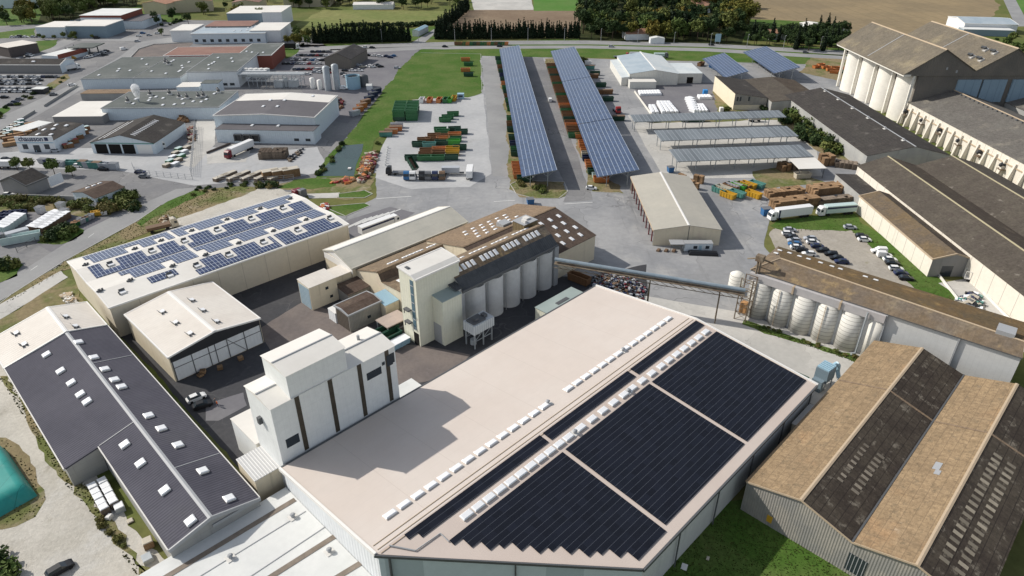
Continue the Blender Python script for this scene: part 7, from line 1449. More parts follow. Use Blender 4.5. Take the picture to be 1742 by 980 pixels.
# white bales in the purple lot
zb = lambda x, y: (1020 + x / 6.204, 70 + y / 6.204)
def bales(quad, ni, nj, where, grp, Hh=1.7):
    q = [a2(*zb(*p)) for p in quad]; n = 0
    for i in range(ni):
        for j in range(nj):
            u_, v_ = (i + .5) / ni, (j + .5) / nj; p = (q[0] * (1 - u_) + q[1] * u_) * (1 - v_) + (q[3] * (1 - u_) + q[2] * u_) * v_
            Lx, Ly = (q[3] - q[0]).length / nj * .97, (q[1] - q[0]).length / ni * .97; k = ('bale', round(Lx, 1), round(Ly, 1), Hh)
            if k not in WM: mb = MB(); mb.box(-Ly / 2, Ly / 2, -Lx / 2, Lx / 2, 0, Hh - .2); mb.hexa([(-Ly / 2, -Lx / 2, Hh - .2), (Ly / 2, -Lx / 2, Hh - .2), (Ly / 2, Lx / 2, Hh - .2), (-Ly / 2, Lx / 2, Hh - .2)], [(-Ly / 2 + .2, -Lx / 2 + .2, Hh), (Ly / 2 - .2, -Lx / 2 + .2, Hh), (Ly / 2 - .2, Lx / 2 - .2, Hh), (-Ly / 2 + .2, Lx / 2 - .2, Hh)]); WM[k] = mb.mesh('wrapped_bale', [M['wrap']])
            d = q[1] - q[0]; o = put('wrapped_bale', WM[k], None, (p.x, p.y, .08), math.atan2(d.y, d.x)); tag(o, f"white wrapped bale, {ORD[i]} along, {ORD[j]} deep, {where}", 'bale', grp)
bales([(600, 660), (735, 660), (840, 775), (650, 775)], 4, 5, 'the large block behind the row canopy', 'bales in the large block'); bales([(515, 700), (580, 700), (630, 780), (540, 780)], 2, 4, 'the narrow white block beside the low kerb wall', 'bales in the narrow block')
bales([(918, 620), (975, 610), (1030, 760), (975, 760)], 2, 6, 'the slanting white file in the purple lot', 'bales in the slanting file'); bales([(1030, 690), (1090, 690), (1150, 760), (1040, 765)], 3, 3, 'the white block beside the slanting file', 'bales in the block beside the slanting file')
bales([(410, 540), (630, 535), (650, 575), (420, 580)], 8, 2, 'the pale file before the white box office', 'bales before the box office', 1.3); bales([(1035, 590), (1170, 590), (1180, 615), (1045, 620)], 4, 1, 'the pale group by the white store', 'bales by the white store', 1.5)
kw = thing('kerb_wall', 'low pale kerb wall along the purple lot beside the narrow bale block', 'wall', a2(*zb(365, 540))); p_ = a2(*zb(535, 775)) - a2(*zb(365, 540)); mb = MB(); mb.hexa([(0, 0, 0), (.5, 0, 0), (p_.x + .5, p_.y, 0), (p_.x, p_.y, 0)], [(0, 0, .9), (.5, 0, .9), (p_.x + .5, p_.y, .9), (p_.x, p_.y, .9)]); mb.build('wall', M['w_silo3'], kw)
block('crate', 'crate', 'bright blue plastic tank cube by the white store', None, *zb(1112, 560), 0, 2.4, 2.4, 2.4, 'brightblue'); block('crate', 'crate', 'small white cabinet in front of the white store bush', None, *zb(1282, 745), 0, 2.2, 1.8, 2.2, 'trim_w')
# timber yard stacks and fenced goods
tc = [(378 + i * 11.5, 305 - (i % 2) * 5) for i in range(9)]
for i, (px, py) in enumerate(tc): block('timber_stack', 'timber', f"pale timber pack, {ORD[i]} from the forecourt corner inside the fence", 'timber packs inside the fence', px, py, 30, 7.0, 2.2, 1.5, 'wood2', 'beige')
for i, (px, py) in enumerate(((462, 303), (478, 302), (496, 300))): block('crate_pile', 'crate', f"brown crate pile, {ORD[i]} from the timber packs by the green bank", 'crate piles by the green bank', px, py, 60, 6.5, 3.6, 3.4, 'wood', 'beige')
for i in range(10): block('timber_stack', 'timber', f"tan timber pack, {ORD[i]} in the outdoor racks beside the merchant store", 'timber packs beside the merchant store', 18 + (i % 5) * 9.0, 248 - (i // 5) * 9 - (i % 5) * 6.2, 55, 5.5, 2.2, 1.6, ('wood', 'beige', 'rust')[i % 3] if i % 3 != 1 else 'wood')
for i in range(9): block('brick_pallet', 'pallet', f"red brown brick pallet, {ORD[i]} along the dark side of the merchant store", 'brick pallets by the merchant store', 114 + (i % 5) * 8.5 + (i // 5) * 6, 252 - (i % 5) * 7.6 - (i // 5) * 1, 40, 2.6, 2.2, 2.0, 'rust', 'mint' if i % 3 else 'red')
for i in range(10): block('pallet_goods', 'pallet', f"wrapped building goods, {ORD[i]} along the lattice fence by the merchant hall", 'goods along the lattice fence', 285 + (i % 5) * 5 + (i // 5) * 14, 284 - (i % 5) * 7.0 - (i // 5) * 2, 20, 3.2, 2.2, 1.4, ('wood2', 'green', 'steel')[i % 3], ('beige', 'mint', 'wrap')[i % 3])
block('tyre_pile', 'tyres', 'long black pile of covered tyres in front of the site cabin', None, 1196, 433, 95, 9.0, 2.2, 1.1, 'black', bev=.5)
for i in range(3): block('stone_block', 'block', f"small dark block on the yard, {ORD[i]} from the shed corner", 'small blocks by the beige shed', 1120 + i * 13, 427 + i * .5, 30, 1.6, 1.0, .6, 'brown')
# fences
def fence(pts, label, hh=2.2, mat='trim_g', step=3.0, rails=3):
    q = [a2(*p) for p in pts]; e = thing('fence', label, 'fence', q[0]); mbp = MB(); mbr = mbp
    for a_, b_ in zip(q, q[1:]):
        a_ = a_ - q[0]; b_ = b_ - q[0]; L = (b_ - a_).length; n = max(1, int(L / step))
        for i in range(n + 1): p = a_ + (b_ - a_) * i / n; mbp.box(p.x - .06, p.x + .06, p.y - .06, p.y + .06, 0, hh)
        for r_ in range(rails): z = hh * (r_ + 1) / rails - .08; mbr.tube((a_.x, a_.y, z), (b_.x, b_.y, z), .05, .05, 4)
    mbp.build('fence_lattice', M[mat], e)
fence([(226, 284), (232, 297), (328, 306)], 'grey mesh fence round the corner of the merchant forecourt'); fence([(372, 309), (450, 310), (500, 306)], 'grey mesh fence in front of the timber packs')
fence([(326, 300), (333, 216)], 'tall lattice fence between merchant yard and loading yard', 3.4, rails=5)
fence([(30, 430), (62, 413)], 'dark gate fence at the mouth of the bin yard', 2.0, 'trim_d')
# scrap heap and rubble, uncounted
def heap(name, label, cat, poly, n, hmax, mats, smin, smax, seed, base=None):
    r = random.Random(seed); q = [a2(*p) for p in poly]; c = sum(q, Vector((0, 0))) / len(q); mb = MB()
    for _ in range(n):
        i = r.randrange(len(q)); a_, b_ = q[i], q[(i + 1) % len(q)]; t = r.random(); e_ = a_ + (b_ - a_) * t; f = r.random() ** .6; p = c + (e_ - c) * f - c
        z = max(0, hmax * (1 - f) * r.uniform(.5, 1.0)); s = r.uniform(smin, smax); an = r.uniform(0, 3.14); u_ = Vector((math.cos(an), math.sin(an))) * s; v_ = Vector((-u_.y, u_.x)) * r.uniform(.3, 1.0); t_ = r.uniform(-.3, .3)
        P = [p - u_ - v_, p + u_ - v_, p + u_ + v_, p - u_ + v_]; mb.hexa([(k.x, k.y, z - .3 + t_ * (1 if j in (1, 2) else -1) * s) for j, k in enumerate(P)], [(k.x, k.y, z + s * .6 + t_ * (1 if j in (1, 2) else -1) * s) for j, k in enumerate(P)], r.randrange(len(mats)))
    o = mb.build(name, [M[m_] for m_ in mats], None, (c.x, c.y, .05)); tag(o, label, cat); o['kind'] = 'stuff'; return o
heap('scrap_heap', 'multicoloured scrap and bottle heap beneath the conveyor bridge', 'scrap', [(1000, 505), (1012, 468), (1040, 458), (1075, 470), (1100, 492), (1092, 515), (1050, 520)], 1100, 3.0, ['grey', 'silver', 'black', 'darkred', 'grey', 'brown', 'navy', 'brown', 'silver', 'trim_d', 'w_concrete'], .16, .5, 3)
heap('debris', 'pinkish timber debris piled along the bank of the pond', 'debris', [(622, 262), (640, 258), (640, 275), (628, 300), (612, 312), (606, 304)], 260, 1.8, ['rust', 'wood', 'darkred', 'brown', 'beige', 'orange'], .4, 1.3, 5)
heap('debris', 'orange red debris scattered at the foot of the pond', 'debris', [(560, 312), (590, 304), (604, 306), (590, 314)], 60, .8, ['orange', 'rust', 'red'], .4, 1.0, 6)
heap('debris', 'orange barriers lying on the grass beyond the solar roof', 'debris', [(540, 360), (556, 346), (560, 352), (548, 364)], 50, 1.0, ['orange', 'red', 'wrap'], .4, 1.0, 8)
heap('rubble', 'pale rubble mound beside the tipper truck', 'rubble', [(270, 376), (284, 368), (290, 376), (280, 386)], 160, 1.8, ['beige', 'wood', 'trim_t'], .25, .7, 9); heap('rubble', 'pale rubble along the cream wall by the concrete path', 'rubble', [(104, 505), (118, 498), (132, 516), (120, 520)], 120, .9, ['beige', 'curb', 'trim_t'], .25, .7, 10)
heap('litter', 'coloured rubbish and covered goods at the end of the rusty silo roof', 'rubbish', [(1622, 515), (1648, 497), (1668, 505), (1672, 524), (1650, 530)], 150, 1.4, ['black', 'wrap', 'teal', 'navy', 'beige', 'grey'], .3, .9, 11)
p = at(1658, 480); cg = thing('cage_trailer', 'white framed cage trailer parked by the grey gable door', 'trailer', (p.x, p.y, .1), R(-28)); mb = MB(); mb.box(-3, 3, -1.2, 1.2, .9, 1.1); mb.box(0.2, 3, -1.2, 1.2, 1.1, 3.3); mb.build('body', M['trim_w'], cg); mb = MB()
for xx in (-3, -1.5, 0):
    for yy in (-1.2, 1.2): mb.box(xx - .06, xx + .06, yy - .06, yy + .06, 1.1, 3.3)
for yy in (-1.2, 1.2): mb.box(-3, .2, yy - .06, yy + .06, 3.2, 3.34)
mb.build('cage_frame', M['trim_w'], cg)
for xx in (-1.8, 1.8):
    for yy in (-1.0, 1.0): mb = MB(); mb.tube((0, -.15, 0), (0, .15, 0), .45, .45, 12); mb.build('wheel', M['tyre'], cg, (xx, yy, .45))
p = at(1050, 190); tr_ = lorry(1050, 192, 170, 'red tractor truck parked in the shade of the three part canopy', 'red', 'grey', 5.0, 1.4, flat=True)
# street lamps along the main road
for i in range(14):
    px = 650 + i * 62; py = 72 + max(0, (px - 1000) * .034) - (2.2 if 800 < px < 1100 else 0); p = at(px, py)
    l_ = thing('street_lamp', f"street lamp on the main road verge, {ORD[i]} from the gateway between the cypress rows", 'street lamp', p, R(-90), 'street lamps along the main road')
    mb = MB(); mb.tube((0, 0, 0), (0, 0, 9), .16, .10, 6); mb.build('pole', M['trim_g'], l_); mb = MB(); mb.tube((0, 0, 9), (1.8, 0, 9.3), .07, .07, 5); mb.box(1.4, 2.2, -.2, .2, 9.2, 9.4); mb.build('lamp_head', M['trim_g'], l_)
bb = thing('sign', 'pale blue roadside sign board on two posts at the wood edge', 'sign', a2(1220, 76), 0); mb = MB(); mb.box(-2, 2, -.08, .08, 2.0, 7.5); mb.build('board', M['ltblue'], bb); mb = MB(); mb.box(-1.6, -1.4, .1, .25, 0, 7); mb.box(1.4, 1.6, .1, .25, 0, 7); mb.build('post_frame', M['trim_g'], bb)
# person in the courtyard
def person(px, py, rz, label, top, legs):
    p = at(px, py); V = [(0, 0, .95), (0, 0, 1.2), (0, 0, 1.42), (0, .01, 1.52), (0, .03, 1.68), (.1, 0, .9), (.12, .02, .5), (.13, -.02, .08), (.13, .12, .04), (-.1, 0, .9), (-.12, -.06, .5), (-.13, -.1, .08), (-.13, .04, .04), (.2, 0, 1.4), (.27, 0, 1.12), (.26, .12, .88), (-.2, 0, 1.4), (-.27, 0, 1.12), (-.26, .1, .88)]
    E_ = [(0, 1), (1, 2), (2, 3), (3, 4), (0, 5), (5, 6), (6, 7), (7, 8), (0, 9), (9, 10), (10, 11), (11, 12), (2, 13), (13, 14), (14, 15), (2, 16), (16, 17), (17, 18)]
    rad = [.16, .15, .17, .06, .11, .10, .07, .05, .045, .10, .07, .05, .045, .075, .055, .04, .075, .055, .04]
    me = bpy.data.meshes.new('person'); me.from_pydata(V, E_, []); o = put('person', me, None, (p.x, p.y, .05), rz); tag(o, label, 'person')
    md = o.modifiers.new('skin', 'SKIN'); sv = me.skin_vertices[0].data
    for i, r_ in enumerate(rad): sv[i].radius = (r_, r_ * .85)
    sv[0].use_root = True; o.modifiers.new('sub', 'SUBSURF').levels = 1
    me2 = bpy.data.meshes.new_from_object(o.evaluated_get(bpy.context.evaluated_depsgraph_get())); o.modifiers.clear(); o.data = me2
    for m_ in (top, legs, 'skin', 'brown'): me2.materials.append(M[m_])
    for f in me2.polygons: z = f.center.z; f.material_index = 3 if z > 1.72 else 2 if z > 1.5 or (z < .9 and abs(f.center.x) > .2) else 0 if z > .92 else 1; f.use_smooth = True
M['skin'] = paint('skin', (0.45, 0.28, 0.2), 0.6, 0.3); M['hivis'] = paint('orange work jacket', (0.75, 0.16, 0.03), 0.8, 0.2)
person(371, 692, 2.2, 'person in an orange work jacket and dark trousers standing in the courtyard', 'hivis', 'navy')
person(367.5, 688, .6, 'person in dark clothes standing beside the one in orange', 'grey', 'black')
# ------------------------------------------------------------------ trees and shrubs
def leafmesh(name, clumps, n, s, mat, seed, flat=1.0):
    r = random.Random(seed); V = []; Fq = []
    wts = [c[3] ** 2 for c in clumps]; tot = sum(wts)
    for (cx, cy, cz, rad), wt in zip(clumps, wts):
        for _ in range(max(6, int(n * wt / tot))):
            d = Vector((r.gauss(0, 1), r.gauss(0, 1), r.gauss(0, 1))).normalized(); q = rad * (r.random() ** .33) * r.uniform(.8, 1.12)
            p = Vector((cx + d.x * q, cy + d.y * q, cz + d.z * q * flat)); nrm = (d + Vector((r.gauss(0, .6), r.gauss(0, .6), r.gauss(.3, .6)))).normalized()
            a = nrm.orthogonal().normalized(); b = nrm.cross(a); an = r.uniform(0, 6.28); a, b = a * math.cos(an) + b * math.sin(an), b * math.cos(an) - a * math.sin(an)
            h = s * r.uniform(.55, 1.25); k = len(V)
            V += [tuple(p - a * h - b * h * .6), tuple(p + a * h - b * h * .5 + nrm * h * .25), tuple(p + a * h * .8 + b * h * .7), tuple(p - a * h * .9 + b * h * .6 + nrm * h * .2)]; Fq.append((k, k + 1, k + 2, k + 3))
    me = bpy.data.meshes.new(name); me.from_pydata(V, [], Fq); me.materials.append(M[mat]); me.update(); return me
def trunkmesh(h, r0, seed, limbs=4, top=.6):
    r = random.Random(seed); mb = MB(); mb.tube((0, 0, -.2), (r.uniform(-.1, .1) * r0, 0, h * top), r0, r0 * .45, 7)
    for i in range(limbs):
        z = h * r.uniform(.3, top); an = i * 6.28 / max(1, limbs) + r.uniform(-.5, .5); L = h * r.uniform(.2, .34); mb.tube((0, 0, z), (math.cos(an) * L, math.sin(an) * L, z + L * .8), r0 * .42, r0 * .15, 5)
    return mb.mesh('trunk', [M['bark']], True)
TP = {}
def proto(kind):
    """mesh pair (trunk, crown) variants of a kind of tree, metres"""
    if kind in TP: return TP[kind]
    out = []
    for v in range(3):
        r = random.Random(sum(map(ord, kind)) * 7 + v)
        if kind == 'cypress':
            cl = [(r.uniform(-.2, .2), r.uniform(-.2, .2), .8 + i * 1.0, max(.3, 1.9 * min(1, (i + 2.5) / 3.0) * (1 - (i / 13) ** 1.8) * r.uniform(.8, 1.12))) for i in range(13)]
            out.append((trunkmesh(12, .18, v, 0, .5), leafmesh('crown', cl, 620, .5, 'leaf_d', v)))
        elif kind in ('broad', 'yellow', 'dark'):
            cl = [(0, 0, 6.2, 2.6)]
            for i in range(13): an = i * 2.4 + r.uniform(-.4, .4); q = r.uniform(1.4, 3.2); cl.append((math.cos(an) * q, math.sin(an) * q, 6.0 + r.uniform(-2.4, 2.8) - q * .15, r.uniform(.9, 1.7)))
            out.append((trunkmesh(8, .28, v), leafmesh('crown', cl, 900, .40, {'broad': 'leaf_a', 'yellow': 'leaf_y', 'dark': 'leaf_dk'}[kind], v)))
        elif kind == 'pine':
            cl = [(math.cos(i * 2.1) * (1.2 + i % 4), math.sin(i * 2.1) * (1.2 + i % 4), 8.2 + r.uniform(-.5, .9) - .22 * (i % 4), r.uniform(1.1, 1.7)) for i in range(14)]
            out.append((trunkmesh(9, .28, v, 5, .8), leafmesh('crown', cl, 900, .36, 'leaf_p', v, .6)))
        elif kind == 'small':
            cl = [(0, 0, 3.0, 1.4)] + [(math.cos(i * 1.3) * 1.2, math.sin(i * 1.3) * 1.2, 2.9 + r.uniform(-.6, .8), r.uniform(.7, 1.0)) for i in range(7)]
            out.append((trunkmesh(3.6, .14, v, 3), leafmesh('crown', cl, 620, .27, 'leaf_a', v)))
        else:
            m_ = {'bush': 'leaf_a', 'scrub': 'leaf_b', 'darkbush': 'leaf_dk'}[kind]
            cl = [(0, 0, 1.0, 1.1)] + [(math.cos(i * 1.1) * r.uniform(.6, 1.7), math.sin(i * 1.1) * r.uniform(.6, 1.7), r.uniform(.5, 1.5), r.uniform(.5, 1.0)) for i in range(9)]
            out.append((trunkmesh(1.2, .07, v, 3, .8), leafmesh('crown', cl, 520, .24, m_, v)))
    TP[kind] = out; return out
NAMES = {'cypress': ('cypress_tree', 'tree'), 'broad': ('broadleaf_tree', 'tree'), 'yellow': ('broadleaf_tree', 'tree'), 'dark': ('broadleaf_tree', 'tree'), 'pine': ('pine_tree', 'tree'), 'small': ('round_tree', 'tree'), 'bush': ('shrub', 'shrub'), 'scrub': ('shrub', 'shrub'), 'darkbush': ('shrub', 'shrub')}
M['leaf_dk'] = leaf_mat('dark broad leaves', (0.035, 0.061, 0.020), (0.061, 0.090, 0.029), (0.026, 0.049, 0.017))
tr = random.Random(21)
def tree(kind, px, py, sc, label, group=None, jx=0):
    p = at(px, py); v = tr.randrange(3); tm, cm = proto(kind)[v]
    e = thing(NAMES[kind][0], label, NAMES[kind][1], (p.x + tr.uniform(-jx, jx), p.y + tr.uniform(-jx, jx), 0), tr.uniform(0, 6.28), group)
    s_ = sc * tr.uniform(.85, 1.15); e.scale = (s_ * tr.uniform(.92, 1.1), s_, s_ * tr.uniform(.9, 1.12)); put('trunk', tm, e); put('crown', cm, e); return e
def treerow(kind, p0, p1, n, sc, where, group, end, jx=.6):
    for i in range(n):
        f = i / max(1, n - 1); tree(kind, p0[0] + (p1[0] - p0[0]) * f, p0[1] + (p1[1] - p0[1]) * f, sc, f"{ORD[i]} {NAMES[kind][0].replace('_', ' ')} from the {end} in {where}", group, jx)
treerow('cypress', (536, 73.5), (697, 70.5), 46, 1.0, 'the black cypress wall west of the gateway', 'cypress wall west of the gateway', 'barn')
treerow('cypress', (742, 66.5), (984, 64.5), 58, .95, 'the cypress row below the ploughed field', 'cypress row below the ploughed field', 'gateway')
treerow('cypress', (746, 60), (795, 18), 24, 1.0, 'the cypress row running beside the ploughed field', 'cypress row beside the ploughed field', 'road')
treerow('darkbush', (690, 46), (752, 41), 10, 1.6, 'the field hedge above the pale shed', 'field hedge', 'shed'); treerow('darkbush', (590, 45), (690, 43), 14, 1.3, 'the hedge on top of the cypress wall', 'meadow hedge', 'barn')
def wood(n, poly, kinds, sc, where, group, seed, mass=0):
    """n trees one by one, the ones standing in front; behind them mass more, which nobody could count, as one object"""
    r = random.Random(seed); xs_ = [p[0] for p in poly]; ys_ = [p[1] for p in poly]; pts = []
    while len(pts) < n + mass:
        px, py = r.uniform(min(xs_), max(xs_)), r.uniform(min(ys_), max(ys_)); ins = False
        for (x0, y0), (x1, y1) in zip(poly, poly[1:] + poly[:1]):
            if (y0 > py) != (y1 > py) and px < (x1 - x0) * (py - y0) / (y1 - y0) + x0: ins = not ins
        if ins: pts.append((px, py))
    pts.sort(key=lambda q: -q[1]); back = pts[n:]; pts = pts[:n]
    for px, py in pts:
        k = r.choice(kinds); tint = {'broad': 'green', 'yellow': 'yellowing', 'dark': 'dark green', 'pine': 'flat topped', 'cypress': 'slender black', 'bush': 'green', 'scrub': 'yellowish', 'darkbush': 'dark', 'small': 'round'}[k]
        e_ = tree(k, px, py, sc * r.uniform(.8, 1.2), None, group); placed.append((e_, tint, NAMES[k][0].replace('_', ' '), where, px, py))
    if back:
        o_ = a2(*back[0]); V, Fq, mi = [], [], []; ms = []
        for px, py in back:
            for me in proto(r.choice(kinds))[r.randrange(3)]:
                if me.materials[0] not in ms: ms.append(me.materials[0])
                p = a2(px, py) - o_; s_ = sc * r.uniform(.75, 1.25); an = r.uniform(0, 6.28); c_, d_ = math.cos(an) * s_, math.sin(an) * s_; b0 = len(V)
                V += [(p.x + v.co.x * c_ - v.co.y * d_, p.y + v.co.x * d_ + v.co.y * c_, v.co.z * s_) for v in me.vertices]
                Fq += [tuple(b0 + i for i in f.vertices) for f in me.polygons]; mi += [ms.index(me.materials[0])] * len(me.polygons)
        me = bpy.data.meshes.new('woodland'); me.from_pydata(V, [], Fq)
        for m_ in ms: me.materials.append(m_)
        me.polygons.foreach_set('material_index', mi); o = put('woodland', me, None, (o_.x, o_.y, 0)); tag(o, 'dense dark trees filling ' + where, 'wood', kind='stuff')
placed = []
wood(58, [(985, 68), (990, 24), (1020, -10), (1270, -10), (1278, 40), (1262, 74), (1160, 70)], ['dark', 'dark', 'broad', 'broad', 'dark', 'yellow', 'cypress'], 1.5, 'the wood north of the pale hall', 'trees of the wood by the main road', 31, 140)
wood(9, [(1130, 44), (1180, 40), (1190, 52), (1140, 56)], ['pine'], 1.3, 'the pine group in the wood', 'pines in the wood', 32)
wood(9, [(1215, 36), (1275, 36), (1276, 48), (1225, 50)], ['yellow'], 1.75, 'the tall yellowing clump by the tan field', 'yellowing trees by the tan field', 33)
wood(7, [(1000, 55), (1060, 40), (1130, 45), (1120, 60)], ['yellow', 'broad'], 1.1, 'the lighter clump in front of the wood', 'lighter trees in the wood', 34)
wood(40, [(1262, 76), (1285, 62), (1300, 60), (1345, 62), (1400, 54), (1446, 62), (1446, 92), (1380, 88), (1300, 80)], ['dark', 'dark', 'dark', 'cypress'], .95, 'the dark roadside belt by the greenhouses', 'dark roadside belt', 35, 50)
wood(26, [(66, 38), (80, -4), (236, -8), (232, 10), (150, 24), (120, 34)], ['dark', 'broad', 'broad'], 1.35, 'the dark northwest wood', 'dark wood in the north west', 36, 50)
wood(12, [(-20, 52), (-10, 30), (62, 22), (70, 36), (50, 46)], ['yellow', 'broad', 'dark'], 1.3, 'the autumn clump', 'autumn trees in the north west', 37)
wood(16, [(250, 44), (262, 32), (318, 34), (324, 44), (300, 48)], ['darkbush', 'dark'], .9, 'the hedge by the red sided building', 'hedge by the red sided building', 38)
wood(16, [(480, 14), (520, -2), (640, -6), (600, 10), (556, 17)], ['dark', 'broad'], 1.2, 'the tree line above the pale meadow', 'trees above the pale meadow', 39, 18)
wood(14, [(630, 14), (640, -8), (800, -8), (790, 16), (700, 18)], ['dark', 'broad', 'dark'], 1.25, 'the copse over the meadow corner', 'copse over the meadow', 40, 16)
wood(14, [(320, 14), (380, -4), (480, -6), (470, 6), (400, 12), (350, 28)], ['broad', 'dark', 'yellow'], 1.0, 'the gardens above the estate', 'garden trees at the top of the estate', 41)
wood(6, [(386, 33), (400, 24), (450, 30), (466, 38), (440, 40)], ['broad', 'yellow'], 1.0, 'the verge before the distant white factory', 'trees before the distant factory', 42)
wood(12, [(486, 78), (506, 58), (524, 64), (530, 78), (510, 82)], ['broad', 'darkbush', 'yellow'], .8, 'the clump by the roadside lorry', 'clump by the lorry', 43)
wood(26, [(1330, 204), (1350, 196), (1400, 216), (1444, 258), (1440, 270), (1400, 264), (1362, 234), (1342, 216)], ['bush', 'darkbush'], 1.9, 'the bushy belt along the dark warehouse', 'bushy belt along the dark warehouse', 64)
wood(14, [(1325, 200), (1350, 192), (1400, 212), (1444, 254), (1440, 268), (1400, 262), (1362, 232), (1342, 214)], ['broad', 'dark', 'broad'], .6, 'the leafy belt along the dark warehouse', 'leafy belt along the dark warehouse', 44)
wood(18, [(150, 352), (180, 340), (196, 332), (232, 330), (242, 346), (236, 356), (186, 366), (150, 366)], ['darkbush', 'bush', 'scrub', 'darkbush'], 1.6, 'the overgrown bank below the dark workshop', 'bank below the dark workshop', 45)
wood(34, [(-20, 356), (-10, 340), (60, 340), (130, 348), (140, 356), (84, 352), (50, 362)], ['scrub', 'scrub', 'bush'], 1.0, 'the yellowish scrub band behind the bins', 'scrub behind the bins', 46)
wood(12, [(64, 412), (92, 394), (132, 389), (142, 398), (108, 414)], ['bush', 'bush', 'darkbush'], 1.25, 'the green bank between bin yard and road', 'bushes between bin yard and road', 47)
wood(7, [(-16, 470), (0, 452), (22, 450), (10, 470)], ['darkbush', 'bush'], 1.2, 'the shady bank west of the service road', 'shady bank west of the road', 48)
wood(22, [(-30, 216), (0, 186), (58, 158), (110, 132), (116, 136), (64, 164), (6, 200), (-20, 222)], ['darkbush', 'bush'], .75, 'the hedge between packed car park and road', 'hedge by the packed car park', 49)
wood(9, [(60, 66), (160, 65), (160, 68), (60, 69)], ['small'], .9, 'the saplings before the blue grey sheds', 'saplings before the blue grey sheds', 50)
wood(14, [(1650, 62), (1690, 66), (1760, 84), (1750, 92), (1716, 84), (1660, 70)], ['dark', 'broad', 'darkbush'], .8, 'the belt behind the giant silo roofs', 'belt behind the giant silos', 51)
wood(9, [(436, 318), (470, 312), (478, 316), (448, 324)], ['darkbush', 'scrub'], .9, 'the bank below the timber packs', 'bank below the timber packs', 52)
wood(14, [(314, 326), (330, 316), (372, 318), (420, 312), (420, 318), (360, 326), (322, 334)], ['bush', 'darkbush'], .55, 'the verge below the merchant forecourt', 'verge below the forecourt', 53)
wood(10, [(620, 302), (606, 304), (626, 262), (634, 262), (640, 236), (646, 240), (640, 270)], ['scrub', 'bush'], .7, 'the bank of the pond', 'bank of the pond', 54)
wood(14, [(538, 298), (560, 272), (588, 240), (592, 244), (566, 276), (545, 300)], ['darkbush', 'bush'], .6, 'the dark edge of the pond', 'dark edge of the pond', 55)
wood(5, [(874, 318), (884, 310), (900, 314), (890, 324)], ['scrub'], .6, 'the traffic island', 'traffic island shrubs', 56)
wood(5, [(910, 322), (920, 312), (930, 326), (915, 332)], ['bush'], .7, 'the shade on the traffic island', 'traffic island shrubs', 57)
wood(9, [(1580, 516), (1604, 508), (1640, 528), (1636, 538), (1600, 530)], ['bush', 'scrub'], .6, 'the weedy strip behind the rusty roof', 'weedy strip behind the rusty roof', 58)
wood(14, [(1270, 548), (1300, 556), (1420, 594), (1470, 612), (1470, 618), (1400, 596), (1290, 560)], ['bush', 'scrub'], .35, 'the strip below the banded silos', 'weeds at the banded silos', 59)
wood(8, [(160, 850), (176, 880), (240, 965), (232, 968), (168, 890)], ['scrub'], .4, 'the verge beside the charcoal hall', 'weeds beside the charcoal hall', 60)
# label the scattered ones by their place in their own group, counted from west to east
bygrp = {}
for t_ in placed: bygrp.setdefault((t_[3], t_[1], t_[2]), []).append(t_)
for (where, tint, nm, ), lst in bygrp.items():
    lst.sort(key=lambda t_: t_[4])
    for i, t_ in enumerate(lst): t_[0]['label'] = f"{tint} {nm}, {ORD[i]} from the west in {where}"
for i, (px, py, s_) in enumerate(((30, 290, 1.35), (53, 292, 1.3), (94, 298, 1.35), (124, 300, 1.15))): tree('small', px, py, s_, ('round green tree next to the large dark house', 'round green tree touching its twin by the large dark house', 'round green tree standing alone on the forecourt edge', 'round green tree above the dark workshop')[i])
tree('bush', 6, 978, 1.3, 'leafy bush at the corner of the gravel near the black estate car'); tree('darkbush', -12, 962, 1.3, 'dark bush behind the leafy one at the gravel corner')
tree('bush', 1237, 190, 1.4, 'round bush at the gable corner of the white store'); tree('darkbush', 1297, 188, 1.5, 'dark bush between white store and low brown shed'); tree('bush', 992, 106, 1.6, 'bush beside the far end of the three part canopy'); tree('yellow', 514, 62, .6, 'small yellow tree by the junction on the main road'); tree('yellow', 416, 12, .9, 'bright yellow tree at the top of the estate'); tree('broad', 275, 60, .6, 'small tree at the estate junction')
# ------------------------------------------------------------------ yard clutter, seen small
for i, (px, py, c) in enumerate(((148, 99.5, 's'), (153, 98, 'w'), (158, 96.8, 's'), (166, 93.2, 'w'), (171, 91.5, 'g'), (176, 89.8, 'w'), (181, 88, 'k'))): car(('hatch', 'estate')[i % 2], CN[c], px, py, 60, f"{CW[c]} car, {ORD[i]} from the yellow van in the slanting file by the fuel canopy", 'slanting car file by the fuel canopy')
for i, (px, py, c) in enumerate(((22, 64.5, 'w'), (30, 64.3, 's'), (36, 64, 'k'), (66, 63.8, 'g'), (84, 63.5, 'w'), (108, 63.6, 's'), (118, 63.4, 'n'), (129, 63.6, 'w'), (165, 66, 'k'))): car(('hatch', 'estate', 'van')[i % 3], CN[c], px, py, 88, f"{CW[c]} vehicle, {ORD[i]} along the kerb before the blue grey sheds", 'vehicles before the blue grey sheds')
for i, (px, py, c) in enumerate(((42, 91, 'w'), (49, 93.5, 's'), (53, 96, 'w'), (46, 98, 'k'))): car('hatch', CN[c], px, py, 20, f"{CW[c]} car, {ORD[i]} behind the long grey gabled shed by the dark store", 'cars behind the gabled shed')
for i, (px, py, c) in enumerate(((536, 124, 's'), (545, 124.5, 'w'), (553, 125, 'k'), (561, 125, 'r'), (584, 127, 'g'), (588, 131, 'w'))): car('hatch', CN[c], px, py, 80, f"{CW[c]} car, {ORD[i]} in the loose line behind the shiny silos", 'loose line behind the shiny silos')
